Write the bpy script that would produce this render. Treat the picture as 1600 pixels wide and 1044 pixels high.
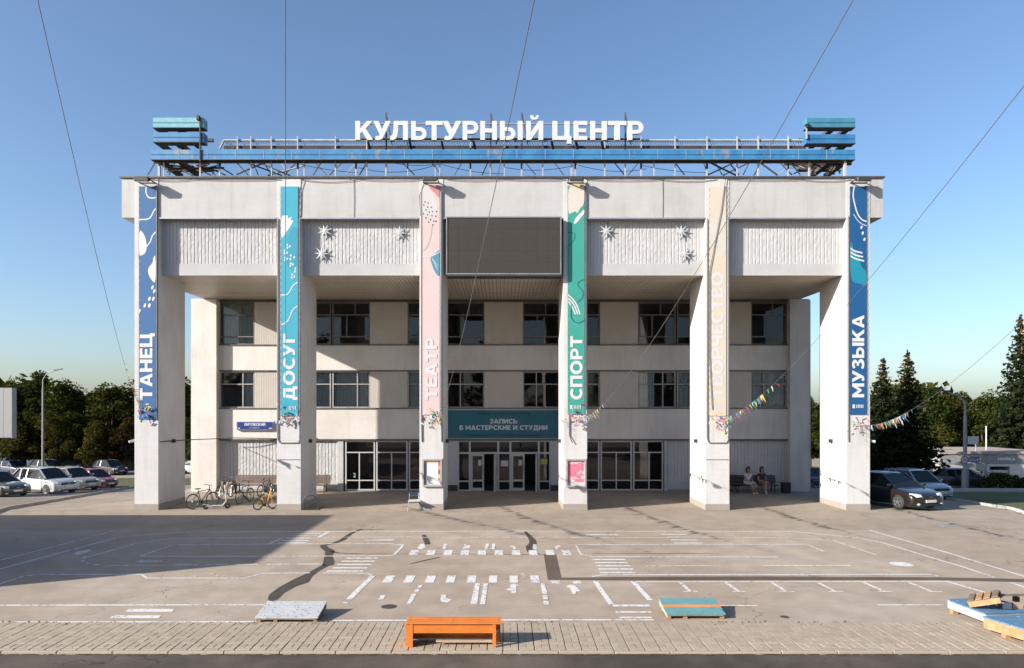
import bpy, bmesh, math, random
import numpy as np
from mathutils import Vector, Matrix, Euler

random.seed(7)
RNG = np.random.default_rng(7)
for o in list(bpy.data.objects):
    bpy.data.objects.remove(o, do_unlink=True)
scene = bpy.context.scene
COL = scene.collection

# ------------------------------------------------------------------ camera
CAM_Z = 4.36            # eye height above the plaza (the photographer stood on a terrace)
F_PX = 1080.0           # focal length in photo pixels (photo 1600 x 1044)
PX0, PY0 = 786.0, 640.0  # principal point in the photo
cam = bpy.data.cameras.new('camera')
cam.sensor_width = 36.0
cam.lens = F_PX / 1600.0 * 36.0
cam.shift_x = (800.0 - PX0) / 1600.0
cam.shift_y = (PY0 - 522.0) / 1600.0
cam.clip_start = 0.1
cam.clip_end = 4000.0
cam_ob = bpy.data.objects.new('camera', cam)
COL.objects.link(cam_ob)
cam_ob.location = (0, 0, CAM_Z)
cam_ob.rotation_euler = (math.radians(90), 0, 0)
scene.camera = cam_ob

# ------------------------------------------------------------------ sky and sun
SUN_AZ = 64.0           # degrees to the left of the facade's normal
SUN_EL = 22.7
sun_dir = Vector((-math.sin(math.radians(SUN_AZ)) * math.cos(math.radians(SUN_EL)),
                  -math.cos(math.radians(SUN_AZ)) * math.cos(math.radians(SUN_EL)),
                  math.sin(math.radians(SUN_EL))))
world = bpy.data.worlds.new('World')
scene.world = world
world.use_nodes = True
wn, wl = world.node_tree.nodes, world.node_tree.links
for n in list(wn):
    wn.remove(n)
sky = wn.new('ShaderNodeTexSky')
sky.sky_type = 'NISHITA'
sky.sun_disc = False
sky.sun_elevation = math.radians(SUN_EL)
sky.sun_rotation = math.radians(180.0 + SUN_AZ)
sky.altitude = 150
sky.air_density = 1.0
sky.dust_density = 1.6
sky.ozone_density = 3.6
bg = wn.new('ShaderNodeBackground')
bg.inputs['Strength'].default_value = 0.096
wo = wn.new('ShaderNodeOutputWorld')
wl.new(sky.outputs['Color'], bg.inputs['Color'])
wl.new(bg.outputs['Background'], wo.inputs['Surface'])

sun = bpy.data.lights.new('sun', 'SUN')
sun.energy = 5.0
sun.angle = math.radians(0.5)
sun.color = (1.0, 0.935, 0.85)
sun_ob = bpy.data.objects.new('sun', sun)
COL.objects.link(sun_ob)
sun_ob.location = sun_dir * 80
sun_ob.rotation_euler = sun_dir.to_track_quat('Z', 'Y').to_euler()

scene.view_settings.view_transform = 'Standard'
scene.view_settings.look = 'None'
scene.view_settings.gamma = 1.0
scene.view_settings.exposure = 1.1
scene.view_settings.use_curve_mapping = False
scene.cycles.max_bounces = 10
scene.cycles.diffuse_bounces = 7
scene.cycles.glossy_bounces = 3
scene.cycles.transmission_bounces = 4
scene.cycles.transparent_max_bounces = 12
scene.cycles.caustics_reflective = False
scene.cycles.caustics_refractive = False


# ------------------------------------------------------------------ terrain
def smooth(a, b, x):
    t = min(1.0, max(0.0, (x - a) / (b - a)))
    return t * t * (3 - 2 * t)


ROAD_Y = 12.40          # near kerb of the paved strip


def zt(x, y):
    """height of the ground: level plaza, falling gently away behind it on both sides of the building"""
    if y < ROAD_Y:
        return -0.03
    if y < 30:
        return 0.0
    d = min(y - 30.0, 40.0) * 0.075
    pad = 1.0 - smooth(17.0, 19.6, abs(x))
    pad *= 1.0 - smooth(54, 60, y)
    return -d * (1 - pad)


def at(px, py, y):
    """a measured photo point at a chosen distance, in metres"""
    return Vector(((px - PX0) * y / F_PX, y, CAM_Z - (py - PY0) * y / F_PX))


def on_plaza(px, py):
    y = CAM_Z * F_PX / (py - PY0)
    return ((px - PX0) * y / F_PX, y)


# ------------------------------------------------------------------ materials
MATS = {}


def srgb(r, g, b):
    def f(c):
        c /= 255.0
        return c / 12.92 if c <= 0.04045 else ((c + 0.055) / 1.055) ** 2.4
    return (f(r), f(g), f(b), 1.0)


class NT:
    def __init__(self, name):
        m = bpy.data.materials.new(name)
        m.use_nodes = True
        self.m = m
        self.n = m.node_tree.nodes
        self.l = m.node_tree.links
        self.b = self.n['Principled BSDF']
        self.out = self.n['Material Output']

    def node(self, t, **kw):
        nd = self.n.new(t)
        for k, v in kw.items():
            setattr(nd, k, v)
        return nd

    def link(self, a, b):
        self.l.new(a, b)

    def coords(self, kind='Object', scale=(1, 1, 1)):
        tc = self.node('ShaderNodeTexCoord')
        mp = self.node('ShaderNodeMapping')
        mp.inputs['Scale'].default_value = scale
        self.link(tc.outputs[kind], mp.inputs['Vector'])
        return mp.outputs['Vector']

    def noise(self, vec, scale, detail=4, rough=0.55):
        nd = self.node('ShaderNodeTexNoise')
        nd.inputs['Scale'].default_value = scale
        nd.inputs['Detail'].default_value = detail
        nd.inputs['Roughness'].default_value = rough
        self.link(vec, nd.inputs['Vector'])
        return nd.outputs['Fac']

    def ramp(self, fac, stops):
        r = self.node('ShaderNodeValToRGB')
        el = r.color_ramp.elements
        while len(el) > 1:
            el.remove(el[-1])
        el[0].position = stops[0][0]
        el[0].color = stops[0][1]
        for p, c in stops[1:]:
            e = el.new(p)
            e.color = c
        self.link(fac, r.inputs['Fac'])
        return r.outputs['Color']

    def mix(self, fac, a, b, blend='MIX'):
        mx = self.node('ShaderNodeMix', data_type='RGBA', blend_type=blend)
        if isinstance(fac, (int, float)):
            mx.inputs[0].default_value = fac
        else:
            self.link(fac, mx.inputs[0])
        for k, v in ((6, a), (7, b)):
            if isinstance(v, tuple):
                mx.inputs[k].default_value = v
            else:
                self.link(v, mx.inputs[k])
        return mx.outputs[2]

    def bump(self, height, strength=0.3, dist=0.02):
        bp = self.node('ShaderNodeBump')
        bp.inputs['Strength'].default_value = strength
        bp.inputs['Distance'].default_value = dist
        self.link(height, bp.inputs['Height'])
        self.link(bp.outputs['Normal'], self.b.inputs['Normal'])
        return bp


def sc(c, k):
    return (min(1, c[0] * k), min(1, c[1] * k), min(1, c[2] * k), 1.0)


def mat(name, col, rough=0.6, metal=0.0, var=0.18, vscale=3.0, bump=0.0, bscale=40.0, coat=0.0, spec=0.5):
    """plain painted / plastic / wooden surface with a little uneven tone"""
    if name in MATS:
        return MATS[name]
    col = sc(col, 0.80)
    t = NT(name)
    v = t.coords('Object')
    n = t.noise(v, vscale, 5)
    t.link(t.ramp(n, [(0.3, sc(col, 1 - var)), (0.7, sc(col, 1 + var * 0.6))]), t.b.inputs['Base Color'])
    t.b.inputs['Roughness'].default_value = rough
    t.b.inputs['Metallic'].default_value = metal
    t.b.inputs['Specular IOR Level'].default_value = spec
    if coat:
        t.b.inputs['Coat Weight'].default_value = coat
        t.b.inputs['Coat Roughness'].default_value = 0.05
    if bump:
        t.bump(t.noise(v, bscale, 3), bump, 0.01)
    MATS[name] = t.m
    return t.m


def m_facade(name, k=1.0, tint=(1, 1, 1)):
    """white painted facing tiles in thin courses, stained"""
    t = NT(name)
    tc = t.node('ShaderNodeTexCoord')
    sep = t.node('ShaderNodeSeparateXYZ')
    t.link(tc.outputs['Object'], sep.inputs[0])
    add = t.node('ShaderNodeMath', operation='ADD')
    t.link(sep.outputs[0], add.inputs[0])
    t.link(sep.outputs[1], add.inputs[1])
    cmb = t.node('ShaderNodeCombineXYZ')
    t.link(add.outputs[0], cmb.inputs[0])
    t.link(sep.outputs[2], cmb.inputs[1])
    bt = t.node('ShaderNodeTexBrick')
    bt.inputs['Scale'].default_value = 1.0
    bt.inputs['Brick Width'].default_value = 0.30
    bt.inputs['Row Height'].default_value = 0.10
    bt.inputs['Mortar Size'].default_value = 0.006
    bt.inputs['Mortar Smooth'].default_value = 0.4
    bt.inputs['Color1'].default_value = (0.428 * k * tint[0], 0.419 * k * tint[1], 0.418 * k * tint[2], 1)
    bt.inputs['Color2'].default_value = (0.415 * k * tint[0], 0.407 * k * tint[1], 0.404 * k * tint[2], 1)
    bt.inputs['Mortar'].default_value = (0.371 * k * tint[0], 0.362 * k * tint[1], 0.357 * k * tint[2], 1)
    t.link(cmb.outputs[0], bt.inputs['Vector'])
    n1 = t.noise(tc.outputs['Object'], 0.6, 6, 0.6)
    mp = t.node('ShaderNodeMapping')
    mp.inputs['Scale'].default_value = (3.0, 3.0, 0.35)
    t.link(tc.outputs['Object'], mp.inputs[0])
    n2 = t.noise(mp.outputs[0], 1.0, 5, 0.65)
    c = t.mix(1.0, bt.outputs['Color'], t.ramp(n1, [(0.28, (0.86, 0.84, 0.815, 1)), (0.5, (0.98, 0.975, 0.97, 1)), (0.65, (1.02, 1.02, 1.02, 1))]), 'MULTIPLY')
    c = t.mix(1.0, c, t.ramp(n2, [(0.26, (0.84, 0.815, 0.78, 1)), (0.40, (0.965, 0.955, 0.94, 1)), (0.52, (1.01, 1.01, 1.01, 1))]), 'MULTIPLY')
    t.link(c, t.b.inputs['Base Color'])
    t.b.inputs['Roughness'].default_value = 0.75
    n3 = t.noise(tc.outputs['Object'], 18, 3)
    h = t.node('ShaderNodeMath', operation='MULTIPLY_ADD')
    t.link(n3, h.inputs[0])
    h.inputs[1].default_value = 0.5
    t.link(bt.outputs['Fac'], h.inputs[2])
    bp = t.bump(h.outputs[0], 0.35, 0.012)
    bp.invert = True
    return t.m


def m_rough_white(name, col=(0.442, 0.433, 0.430, 1)):
    t = NT(name)
    v = t.coords('Object')
    n = t.noise(v, 1.2, 6, 0.6)
    n2 = t.noise(v, 25, 4, 0.6)
    c = t.ramp(n, [(0.3, sc(col, 0.88)), (0.68, sc(col, 1.04))])
    c = t.mix(0.25, c, t.ramp(n2, [(0.35, sc(col, 0.7)), (0.6, sc(col, 1.05))]))
    t.link(c, t.b.inputs['Base Color'])
    t.b.inputs['Roughness'].default_value = 0.85
    t.bump(n2, 0.35, 0.02)
    return t.m


def m_asphalt(name, base, dusty, fine=0.18, patch=0.60):
    t = NT(name)
    v = t.coords('Object')
    n1 = t.noise(v, 0.16, 6, 0.6)
    n2 = t.noise(v, 1.3, 6, 0.65)
    n3 = t.noise(v, 55, 3, 0.7)
    st = t.coords('Object', (0.05, 0.9, 1))
    n4 = t.noise(st, 1.0, 5, 0.6)
    c = t.mix(t.ramp(n1, [(0.42, (0, 0, 0, 1)), (0.60, (1, 1, 1, 1))]), base, dusty)
    c = t.mix(patch, c, t.mix(1.0, c, t.ramp(n2, [(0.28, (0.72, 0.71, 0.70, 1)), (0.62, (1.1, 1.1, 1.1, 1))]), 'MULTIPLY'))
    c = t.mix(0.35, c, t.mix(1.0, c, t.ramp(n4, [(0.35, (0.85, 0.84, 0.83, 1)), (0.62, (1.08, 1.08, 1.08, 1))]), 'MULTIPLY'))
    c = t.mix(fine * 3, c, t.mix(1.0, c, t.ramp(n3, [(0.3, (0.62, 0.62, 0.62, 1)), (0.66, (1.2, 1.2, 1.2, 1))]), 'MULTIPLY'))
    wv = t.node('ShaderNodeTexVoronoi', feature='DISTANCE_TO_EDGE')
    wv.inputs['Scale'].default_value = 0.30
    mx = t.node('ShaderNodeMix', data_type='VECTOR')
    nz = t.node('ShaderNodeTexNoise')
    nz.inputs['Scale'].default_value = 0.9
    nz.inputs['Detail'].default_value = 6
    t.link(v, nz.inputs['Vector'])
    mx.inputs[0].default_value = 0.22
    t.link(v, mx.inputs[4])
    vm = t.node('ShaderNodeVectorMath', operation='SCALE')
    t.link(nz.outputs['Color'], vm.inputs[0])
    vm.inputs['Scale'].default_value = 9.0
    va = t.node('ShaderNodeVectorMath', operation='ADD')
    t.link(v, va.inputs[0])
    t.link(vm.outputs[0], va.inputs[1])
    t.link(va.outputs[0], mx.inputs[5])
    t.link(mx.outputs[1], wv.inputs['Vector'])
    line = t.ramp(wv.outputs['Distance'], [(0.0, (1, 1, 1, 1)), (0.006, (0, 0, 0, 1))])
    some = t.ramp(t.noise(v, 0.22, 3), [(0.50, (0, 0, 0, 1)), (0.60, (1, 1, 1, 1))])
    lm = t.mix(1.0, line, some, 'MULTIPLY')
    c = t.mix(lm, c, t.mix(1.0, c, (0.38, 0.36, 0.34, 1), 'MULTIPLY'))
    ns = t.noise(v, 2.3, 3, 0.5)
    spot = t.ramp(ns, [(0.70, (1, 1, 1, 1)), (0.76, (0.74, 0.72, 0.70, 1))])
    c = t.mix(1.0, c, spot, 'MULTIPLY')
    t.link(c, t.b.inputs['Base Color'])
    t.b.inputs['Roughness'].default_value = 0.9
    t.b.inputs['Specular IOR Level'].default_value = 0.25
    t.bump(n3, 0.35, 0.008)
    return t.m


def m_worn(name, col, lo=0.36, hi=0.46, scale=9.0):
    """road paint with worn-through holes"""
    t = NT(name)
    v = t.coords('Object')
    n = t.noise(v, scale, 7, 0.72)
    n2 = t.noise(v, 0.7, 4, 0.6)
    ad = t.node('ShaderNodeMath', operation='MULTIPLY_ADD')
    t.link(n2, ad.inputs[0])
    ad.inputs[1].default_value = 0.35
    t.link(n, ad.inputs[2])
    sb = t.node('ShaderNodeMath', operation='SUBTRACT')
    t.link(ad.outputs[0], sb.inputs[0])
    sb.inputs[1].default_value = 0.17
    a = t.ramp(sb.outputs[0], [(lo, (0, 0, 0, 1)), (hi, (1, 1, 1, 1))])
    t.b.inputs['Base Color'].default_value = col
    t.b.inputs['Roughness'].default_value = 0.7
    t.link(a, t.b.inputs['Alpha'])
    return t.m


def m_glass(name, tint=(0.72, 0.8, 0.8, 1), refl=1.0):
    t = NT(name)
    t.n.remove(t.b)
    tr = t.node('ShaderNodeBsdfTransparent')
    tr.inputs['Color'].default_value = tint
    gl = t.node('ShaderNodeBsdfGlossy')
    gl.inputs['Roughness'].default_value = 0.02
    gl.inputs['Color'].default_value = (refl, refl, refl, 1)
    fr = t.node('ShaderNodeFresnel')
    fr.inputs['IOR'].default_value = 1.55
    v = t.coords('Object')
    bp = t.node('ShaderNodeBump')
    bp.inputs['Strength'].default_value = 0.03
    bp.inputs['Distance'].default_value = 0.05
    t.link(t.noise(v, 1.2, 2), bp.inputs['Height'])
    t.link(bp.outputs['Normal'], gl.inputs['Normal'])
    mx = t.node('ShaderNodeMixShader')
    t.link(fr.outputs[0], mx.inputs[0])
    t.link(tr.outputs[0], mx.inputs[1])
    t.link(gl.outputs[0], mx.inputs[2])
    t.link(mx.outputs[0], t.out.inputs['Surface'])
    return t.m


def m_leaf(name, c1, c2, c3):
    t = NT(name)
    gi = t.node('ShaderNodeNewGeometry')
    c = t.ramp(gi.outputs['Random Per Island'], [(0.0, c1), (0.5, c2), (1.0, c3)])
    oi = t.node('ShaderNodeObjectInfo')
    c = t.mix(1.0, c, t.ramp(oi.outputs['Random'], [(0.0, (0.62, 0.72, 0.68, 1)), (0.5, (0.78, 0.76, 0.70, 1)), (1.0, (1.0, 0.88, 0.74, 1))]), 'MULTIPLY')
    t.n.remove(t.b)
    df = t.node('ShaderNodeBsdfDiffuse')
    tl = t.node('ShaderNodeBsdfTranslucent')
    t.link(c, df.inputs['Color'])
    t.link(c, tl.inputs['Color'])
    mx = t.node('ShaderNodeMixShader')
    mx.inputs[0].default_value = 0.28
    t.link(df.outputs[0], mx.inputs[1])
    t.link(tl.outputs[0], mx.inputs[2])
    t.link(mx.outputs[0], t.out.inputs['Surface'])
    return t.m


def m_grass():
    t = NT('lawn_grass')
    v = t.coords('Object')
    n = t.noise(v, 0.5, 6, 0.65)
    n2 = t.noise(v, 12, 4, 0.7)
    c = t.ramp(n, [(0.3, (0.046, 0.058, 0.014, 1)), (0.7, (0.094, 0.099, 0.024, 1))])
    c = t.mix(0.4, c, t.ramp(n2, [(0.3, (0.025, 0.034, 0.008, 1)), (0.7, (0.119, 0.116, 0.034, 1))]))
    t.link(c, t.b.inputs['Base Color'])
    t.b.inputs['Roughness'].default_value = 0.95
    t.bump(n2, 0.8, 0.08)
    return t.m


def m_beam(name, c1, c2, rust=0.62):
    """blue painted steel with faded and rusty patches"""
    t = NT(name)
    v = t.coords('Object', (1.0, 1.0, 0.5))
    n = t.noise(v, 1.6, 5, 0.7)
    n2 = t.noise(v, 2.6, 5, 0.7)
    c = t.ramp(n, [(0.35, c1), (0.62, c2)])
    c = t.mix(t.ramp(n2, [(rust, (0, 0, 0, 1)), (rust + 0.08, (0.6, 0.6, 0.6, 1))]), c, (0.30, 0.22, 0.12, 1))
    t.link(c, t.b.inputs['Base Color'])
    t.b.inputs['Roughness'].default_value = 0.55
    return t.m


FACADE = m_facade('frieze_tile', .985)
PILLARM = m_facade('pillar_tile', 1.20)
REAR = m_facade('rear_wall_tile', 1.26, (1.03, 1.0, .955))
RIBBED = m_rough_white('ribbed_concrete')
PLAIN = m_rough_white('plain_render', (0.410, 0.404, 0.402, 1))
PLINTH = m_rough_white('plinth_concrete', (0.282, 0.250, 0.218, 1))
ASPHALT = m_asphalt('old_asphalt', (0.270, 0.223, 0.173, 1), (0.312, 0.259, 0.201, 1))
ASPHALT2 = m_asphalt('plaza_asphalt', (0.307, 0.248, 0.193, 1), (0.352, 0.295, 0.237, 1))
ROADM = m_asphalt('road_asphalt', (0.054, 0.044, 0.035, 1), (0.118, 0.095, 0.077, 1), 0.2, 0.8)
ROAD2 = m_asphalt('lane_asphalt', (0.196, 0.163, 0.132, 1), (0.230, 0.196, 0.163, 1))
TAR = mat('tar_seal', (0.062, 0.052, 0.043, 1), 0.7, var=0.4, vscale=4)
PAINT = m_worn('road_paint', (0.574, 0.558, 0.542, 1), 0.325, 0.495)
PAINT2 = m_worn('faded_road_paint', (0.510, 0.485, 0.460, 1), 0.33, 0.50)
PAINTY = m_worn('yellow_chalk', (0.510, 0.346, 0.181, 1), 0.46, 0.58)
PAINTB = m_worn('blue_chalk', (0.329, 0.411, 0.452, 1), 0.5, 0.62, 4)
PAINTP = m_worn('pink_chalk', (0.574, 0.370, 0.329, 1), 0.48, 0.6)
GLASS = m_glass('window_glass', (0.80, 0.86, 0.86, 1))
SHOPGLASS = m_glass('shop_glass', (0.55, 0.58, 0.58, 1))
WHITEFRAME = mat('white_aluminium', (0.50, 0.50, 0.50, 1), 0.4, var=0.06)
GREYFRAME = mat('weathered_window_frame', (0.36, 0.345, 0.33, 1), 0.55, var=0.2)
DARKM = mat('dark_steel', (0.035, 0.035, 0.038, 1), 0.5, var=0.2)
GREYM = mat('grey_steel', (0.22, 0.22, 0.22, 1), 0.45, metal=0.3, var=0.2)
WHITEM = mat('white_paint', (0.60, 0.60, 0.60, 1), 0.5, var=0.06)
FLASH = mat('zinc_flashing', (0.10, 0.095, 0.09, 1), 0.5, metal=0.2, var=0.3)
ZINC = mat('galvanised_drip', (0.55, 0.57, 0.60, 1), 0.35, metal=0.6, var=0.1)
GRASS = m_grass()
INTERIOR = mat('interior_paint', (0.16, 0.14, 0.13, 1), 0.9)
INTRED = mat('interior_red', (0.16, 0.035, 0.03, 1), 0.8)
INTDARK = mat('interior_dark', (0.02, 0.02, 0.022, 1), 0.9)
CURTAIN = mat('curtain_cloth', (0.66, 0.68, 0.66, 1), 0.9, var=0.10)


# ------------------------------------------------------------------ mesh builder
class MB:
    def __init__(self):
        self.v, self.f, self.mi = [], [], []
        self.cur = 0

    def quad(self, a, b, c, d):
        i = len(self.v)
        self.v += [tuple(a), tuple(b), tuple(c), tuple(d)]
        self.f.append((i, i + 1, i + 2, i + 3))
        self.mi.append(self.cur)
        return self

    def poly(self, pts):
        i = len(self.v)
        self.v += [tuple(p) for p in pts]
        self.f.append(tuple(range(i, i + len(pts))))
        self.mi.append(self.cur)
        return self

    def hexa(self, p):
        """8 corners: bottom 0-3 counter-clockwise, top 4-7"""
        i = len(self.v)
        self.v += [tuple(q) for q in p]
        for f in ((3, 2, 1, 0), (4, 5, 6, 7), (0, 1, 5, 4), (1, 2, 6, 5), (2, 3, 7, 6), (3, 0, 4, 7)):
            self.f.append(tuple(i + k for k in f))
            self.mi.append(self.cur)
        return self

    def box(self, x0, x1, y0, y1, z0, z1):
        return self.hexa([(x0, y0, z0), (x1, y0, z0), (x1, y1, z0), (x0, y1, z0),
                          (x0, y0, z1), (x1, y0, z1), (x1, y1, z1), (x0, y1, z1)])

    def bar(self, a, b, w, h=None, up=(0, 0, 1)):
        """rectangular bar from a to b"""
        h = h or w
        a, b = Vector(a), Vector(b)
        d = (b - a).normalized()
        s = d.cross(Vector(up))
        if s.length < 1e-4:
            s = d.cross(Vector((1, 0, 0)))
        s.normalize()
        u = s.cross(d).normalized()
        s, u = s * w / 2, u * h / 2
        return self.hexa([a - s - u, a + s - u, b + s - u, b - s - u, a - s + u, a + s + u, b + s + u, b - s + u])

    def tube(self, pts, r, n=8, cap=True):
        pts = [Vector(p) for p in pts]
        rs = r if isinstance(r, (list, tuple)) else [r] * len(pts)
        base = len(self.v)
        prev = None
        for k, p in enumerate(pts):
            d = (pts[min(k + 1, len(pts) - 1)] - pts[max(k - 1, 0)])
            d = d.normalized() if d.length > 1e-9 else Vector((0, 0, 1))
            if prev is None:
                s = d.cross(Vector((0, 0, 1)))
                if s.length < 1e-3:
                    s = d.cross(Vector((1, 0, 0)))
            else:
                s = prev - d * prev.dot(d)
            s.normalize()
            prev = s
            u = d.cross(s)
            for j in range(n):
                a = 2 * math.pi * j / n
                self.v.append(tuple(p + (s * math.cos(a) + u * math.sin(a)) * rs[k]))
        for k in range(len(pts) - 1):
            for j in range(n):
                j2 = (j + 1) % n
                self.f.append((base + k * n + j, base + k * n + j2, base + (k + 1) * n + j2, base + (k + 1) * n + j))
                self.mi.append(self.cur)
        if cap:
            self.f.append(tuple(base + j for j in reversed(range(n))))
            self.f.append(tuple(base + (len(pts) - 1) * n + j for j in range(n)))
            self.mi += [self.cur, self.cur]
        return self

    def ring(self, c, axis, R, r, n=24, m=8, a0=0.0, a1=2 * math.pi):
        """torus (or arc of one) round an axis"""
        ax = Vector(axis).normalized()
        s = ax.cross(Vector((0, 0, 1)))
        if s.length < 1e-3:
            s = Vector((1, 0, 0))
        s.normalize()
        u = ax.cross(s)
        c = Vector(c)
        full = abs(a1 - a0) > 6.28
        pts = [c + (s * math.cos(a0 + (a1 - a0) * k / n) + u * math.sin(a0 + (a1 - a0) * k / n)) * R for k in range(n + (0 if full else 1))]
        base = len(self.v)
        N = len(pts)
        for p in pts:
            rd = (p - c).normalized()
            for j in range(m):
                a = 2 * math.pi * j / m
                self.v.append(tuple(p + (rd * math.cos(a) + ax * math.sin(a)) * r))
        for k in range(N if full else N - 1):
            k2 = (k + 1) % N
            for j in range(m):
                j2 = (j + 1) % m
                self.f.append((base + k * m + j, base + k * m + j2, base + k2 * m + j2, base + k2 * m + j))
                self.mi.append(self.cur)
        return self

    def disc(self, c, axis, R, h, n=20):
        ax = Vector(axis).normalized()
        return self.tube([Vector(c) - ax * h / 2, Vector(c) + ax * h / 2], R, n)

    def prism(self, pts, d):
        """polygon pts (3-D, planar) extruded by the vector d"""
        d = Vector(d)
        i = len(self.v)
        n = len(pts)
        self.v += [tuple(p) for p in pts] + [tuple(Vector(p) + d) for p in pts]
        self.f.append(tuple(range(i, i + n)))
        self.f.append(tuple(range(i + 2 * n - 1, i + n - 1, -1)))
        self.mi += [self.cur, self.cur]
        for k in range(n):
            k2 = (k + 1) % n
            self.f.append((i + k, i + n + k, i + n + k2, i + k2))
            self.mi.append(self.cur)
        return self

    def ell(self, c, r, n=10, m=7):
        c = Vector(c)
        base = len(self.v)
        for k in range(m + 1):
            th = math.pi * k / m
            for j in range(n):
                a = 2 * math.pi * j / n
                self.v.append((c.x + r[0] * math.sin(th) * math.cos(a), c.y + r[1] * math.sin(th) * math.sin(a), c.z + r[2] * math.cos(th)))
        for k in range(m):
            for j in range(n):
                j2 = (j + 1) % n
                self.f.append((base + k * n + j, base + (k + 1) * n + j, base + (k + 1) * n + j2, base + k * n + j2))
                self.mi.append(self.cur)
        return self

    def mesh(self, name, mats, smooth_=False, fix=True, bevel=0.0):
        me = bpy.data.meshes.new(name)
        me.from_pydata(self.v, [], self.f)
        if not isinstance(mats, (list, tuple)):
            mats = [mats]
        for m in mats:
            me.materials.append(m)
        if len(mats) > 1:
            me.polygons.foreach_set('material_index', self.mi)
        if fix or bevel:
            bm = bmesh.new()
            bm.from_mesh(me)
            if bevel:
                bmesh.ops.bevel(bm, geom=list(bm.edges), offset=bevel, segments=1, affect='EDGES', clamp_overlap=True)
            bmesh.ops.recalc_face_normals(bm, faces=bm.faces)
            bm.to_mesh(me)
            bm.free()
        if smooth_:
            me.polygons.foreach_set('use_smooth', [True] * len(me.polygons))
            try:
                me.set_sharp_from_angle(angle=math.radians(smooth_ if smooth_ is not True else 40))
            except Exception:
                pass
        me.update()
        return me

    def build(self, name, mats, parent=None, smooth_=False, bevel=0.0, local=False, fix=True):
        """link as ONE object. Unless local, the vertices are world coordinates."""
        me = self.mesh(name, mats, smooth_, fix, bevel)
        return place(name, me, parent, local)


def root_loc(p):
    v = Vector((0, 0, 0))
    while p is not None:
        v += p.location
        p = p.parent
    return v


def place(name, me, parent=None, local=False, loc=None):
    ob = bpy.data.objects.new(name, me)
    COL.objects.link(ob)
    if parent is not None:
        ob.parent = parent
        if not local:
            ob.location = -root_loc(parent)
    if loc is not None:
        ob.location = loc
    return ob


def tag(o, label=None, cat=None, group=None, kind=None):
    if label:
        o['label'] = label
    if cat:
        o['category'] = cat
    if group:
        o['group'] = group
    if kind:
        o['kind'] = kind
    return o


def thing(name, label, cat, loc=(0, 0, 0), rz=0.0, group=None):
    o = bpy.data.objects.new(name, None)
    o.empty_display_size = 0.3
    COL.objects.link(o)
    o.location = loc
    o.rotation_euler = (0, 0, rz)
    return tag(o, label, cat, group)


def copy_tree(o, parent=None):
    c = o.copy()
    COL.objects.link(c)
    c.parent = parent
    for ch in list(o.children):
        copy_tree(ch, c)
    return c


# ------------------------------------------------------------------ lettering
GLYPHS = {}


def glyph(s, offset=0.0, extrude=0.0):
    """mesh data (verts, faces) of a string in the built-in font, baseline at y = 0, capitals 1 high"""
    key = (s, round(offset, 4), round(extrude, 4))
    if key in GLYPHS:
        return GLYPHS[key]

    def raw(t, offset=offset, extrude=extrude):
        cu = bpy.data.curves.new('lettering', 'FONT')
        cu.body = t
        cu.size = 1.0
        cu.offset = offset
        cu.extrude = extrude
        cu.resolution_u = 4
        ob = bpy.data.objects.new('lettering', cu)
        COL.objects.link(ob)
        dg = bpy.context.evaluated_depsgraph_get()
        me = bpy.data.meshes.new_from_object(ob.evaluated_get(dg))
        v = np.array([x.co[:] for x in me.vertices]) if len(me.vertices) else np.zeros((0, 3))
        f = [tuple(p.vertices) for p in me.polygons]
        bpy.data.meshes.remove(me)
        bpy.data.objects.remove(ob, do_unlink=True)
        bpy.data.curves.remove(cu)
        return v, f
    if ('cap', offset) not in GLYPHS:
        v, _ = raw('Н')
        GLYPHS[('cap', offset)] = (v[:, 1].min(), v[:, 1].max())
    lo, hi = GLYPHS[('cap', offset)]
    v, f = raw(s)
    if len(v):
        v[:, 1] = (v[:, 1] - lo) / (hi - lo)
        v[:, 0] = (v[:, 0] - v[:, 0].min()) / (hi - lo)
        v[:, 2] = v[:, 2] / max(1e-6, extrude) * 0.5 if extrude else v[:, 2]
    GLYPHS[key] = (v, f)
    return v, f


def _arc(cx, cy, rx_, ry_, a0, a1, n=8):
    return [(cx + rx_ * math.cos(math.radians(a0 + (a1 - a0) * k / n)), cy + ry_ * math.sin(math.radians(a0 + (a1 - a0) * k / n))) for k in range(n + 1)]


def _strip(o, i):
    return [[o[k], o[k + 1], i[k + 1], i[k]] for k in range(len(o) - 1)]


def _bowl(x0, y0, y1, xc, w, xi=None, iy0=None, iy1=None):
    """half-round bowl on the stem's right edge x0, from y0 to y1"""
    iy0, iy1 = iy0 if iy0 is not None else y0 + .205, iy1 if iy1 is not None else y1 - .205
    ro, ri = (y1 - y0) / 2, (iy1 - iy0) / 2
    o = [(x0, y1)] + _arc(xc, (y0 + y1) / 2, ro, ro, 90, -90) + [(x0, y0)]
    i = [(x0, iy1)] + _arc(xc - .02, (iy0 + iy1) / 2, ri * 1.05, ri, 90, -90) + [(x0, iy0)]
    return _strip(o, i)


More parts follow.
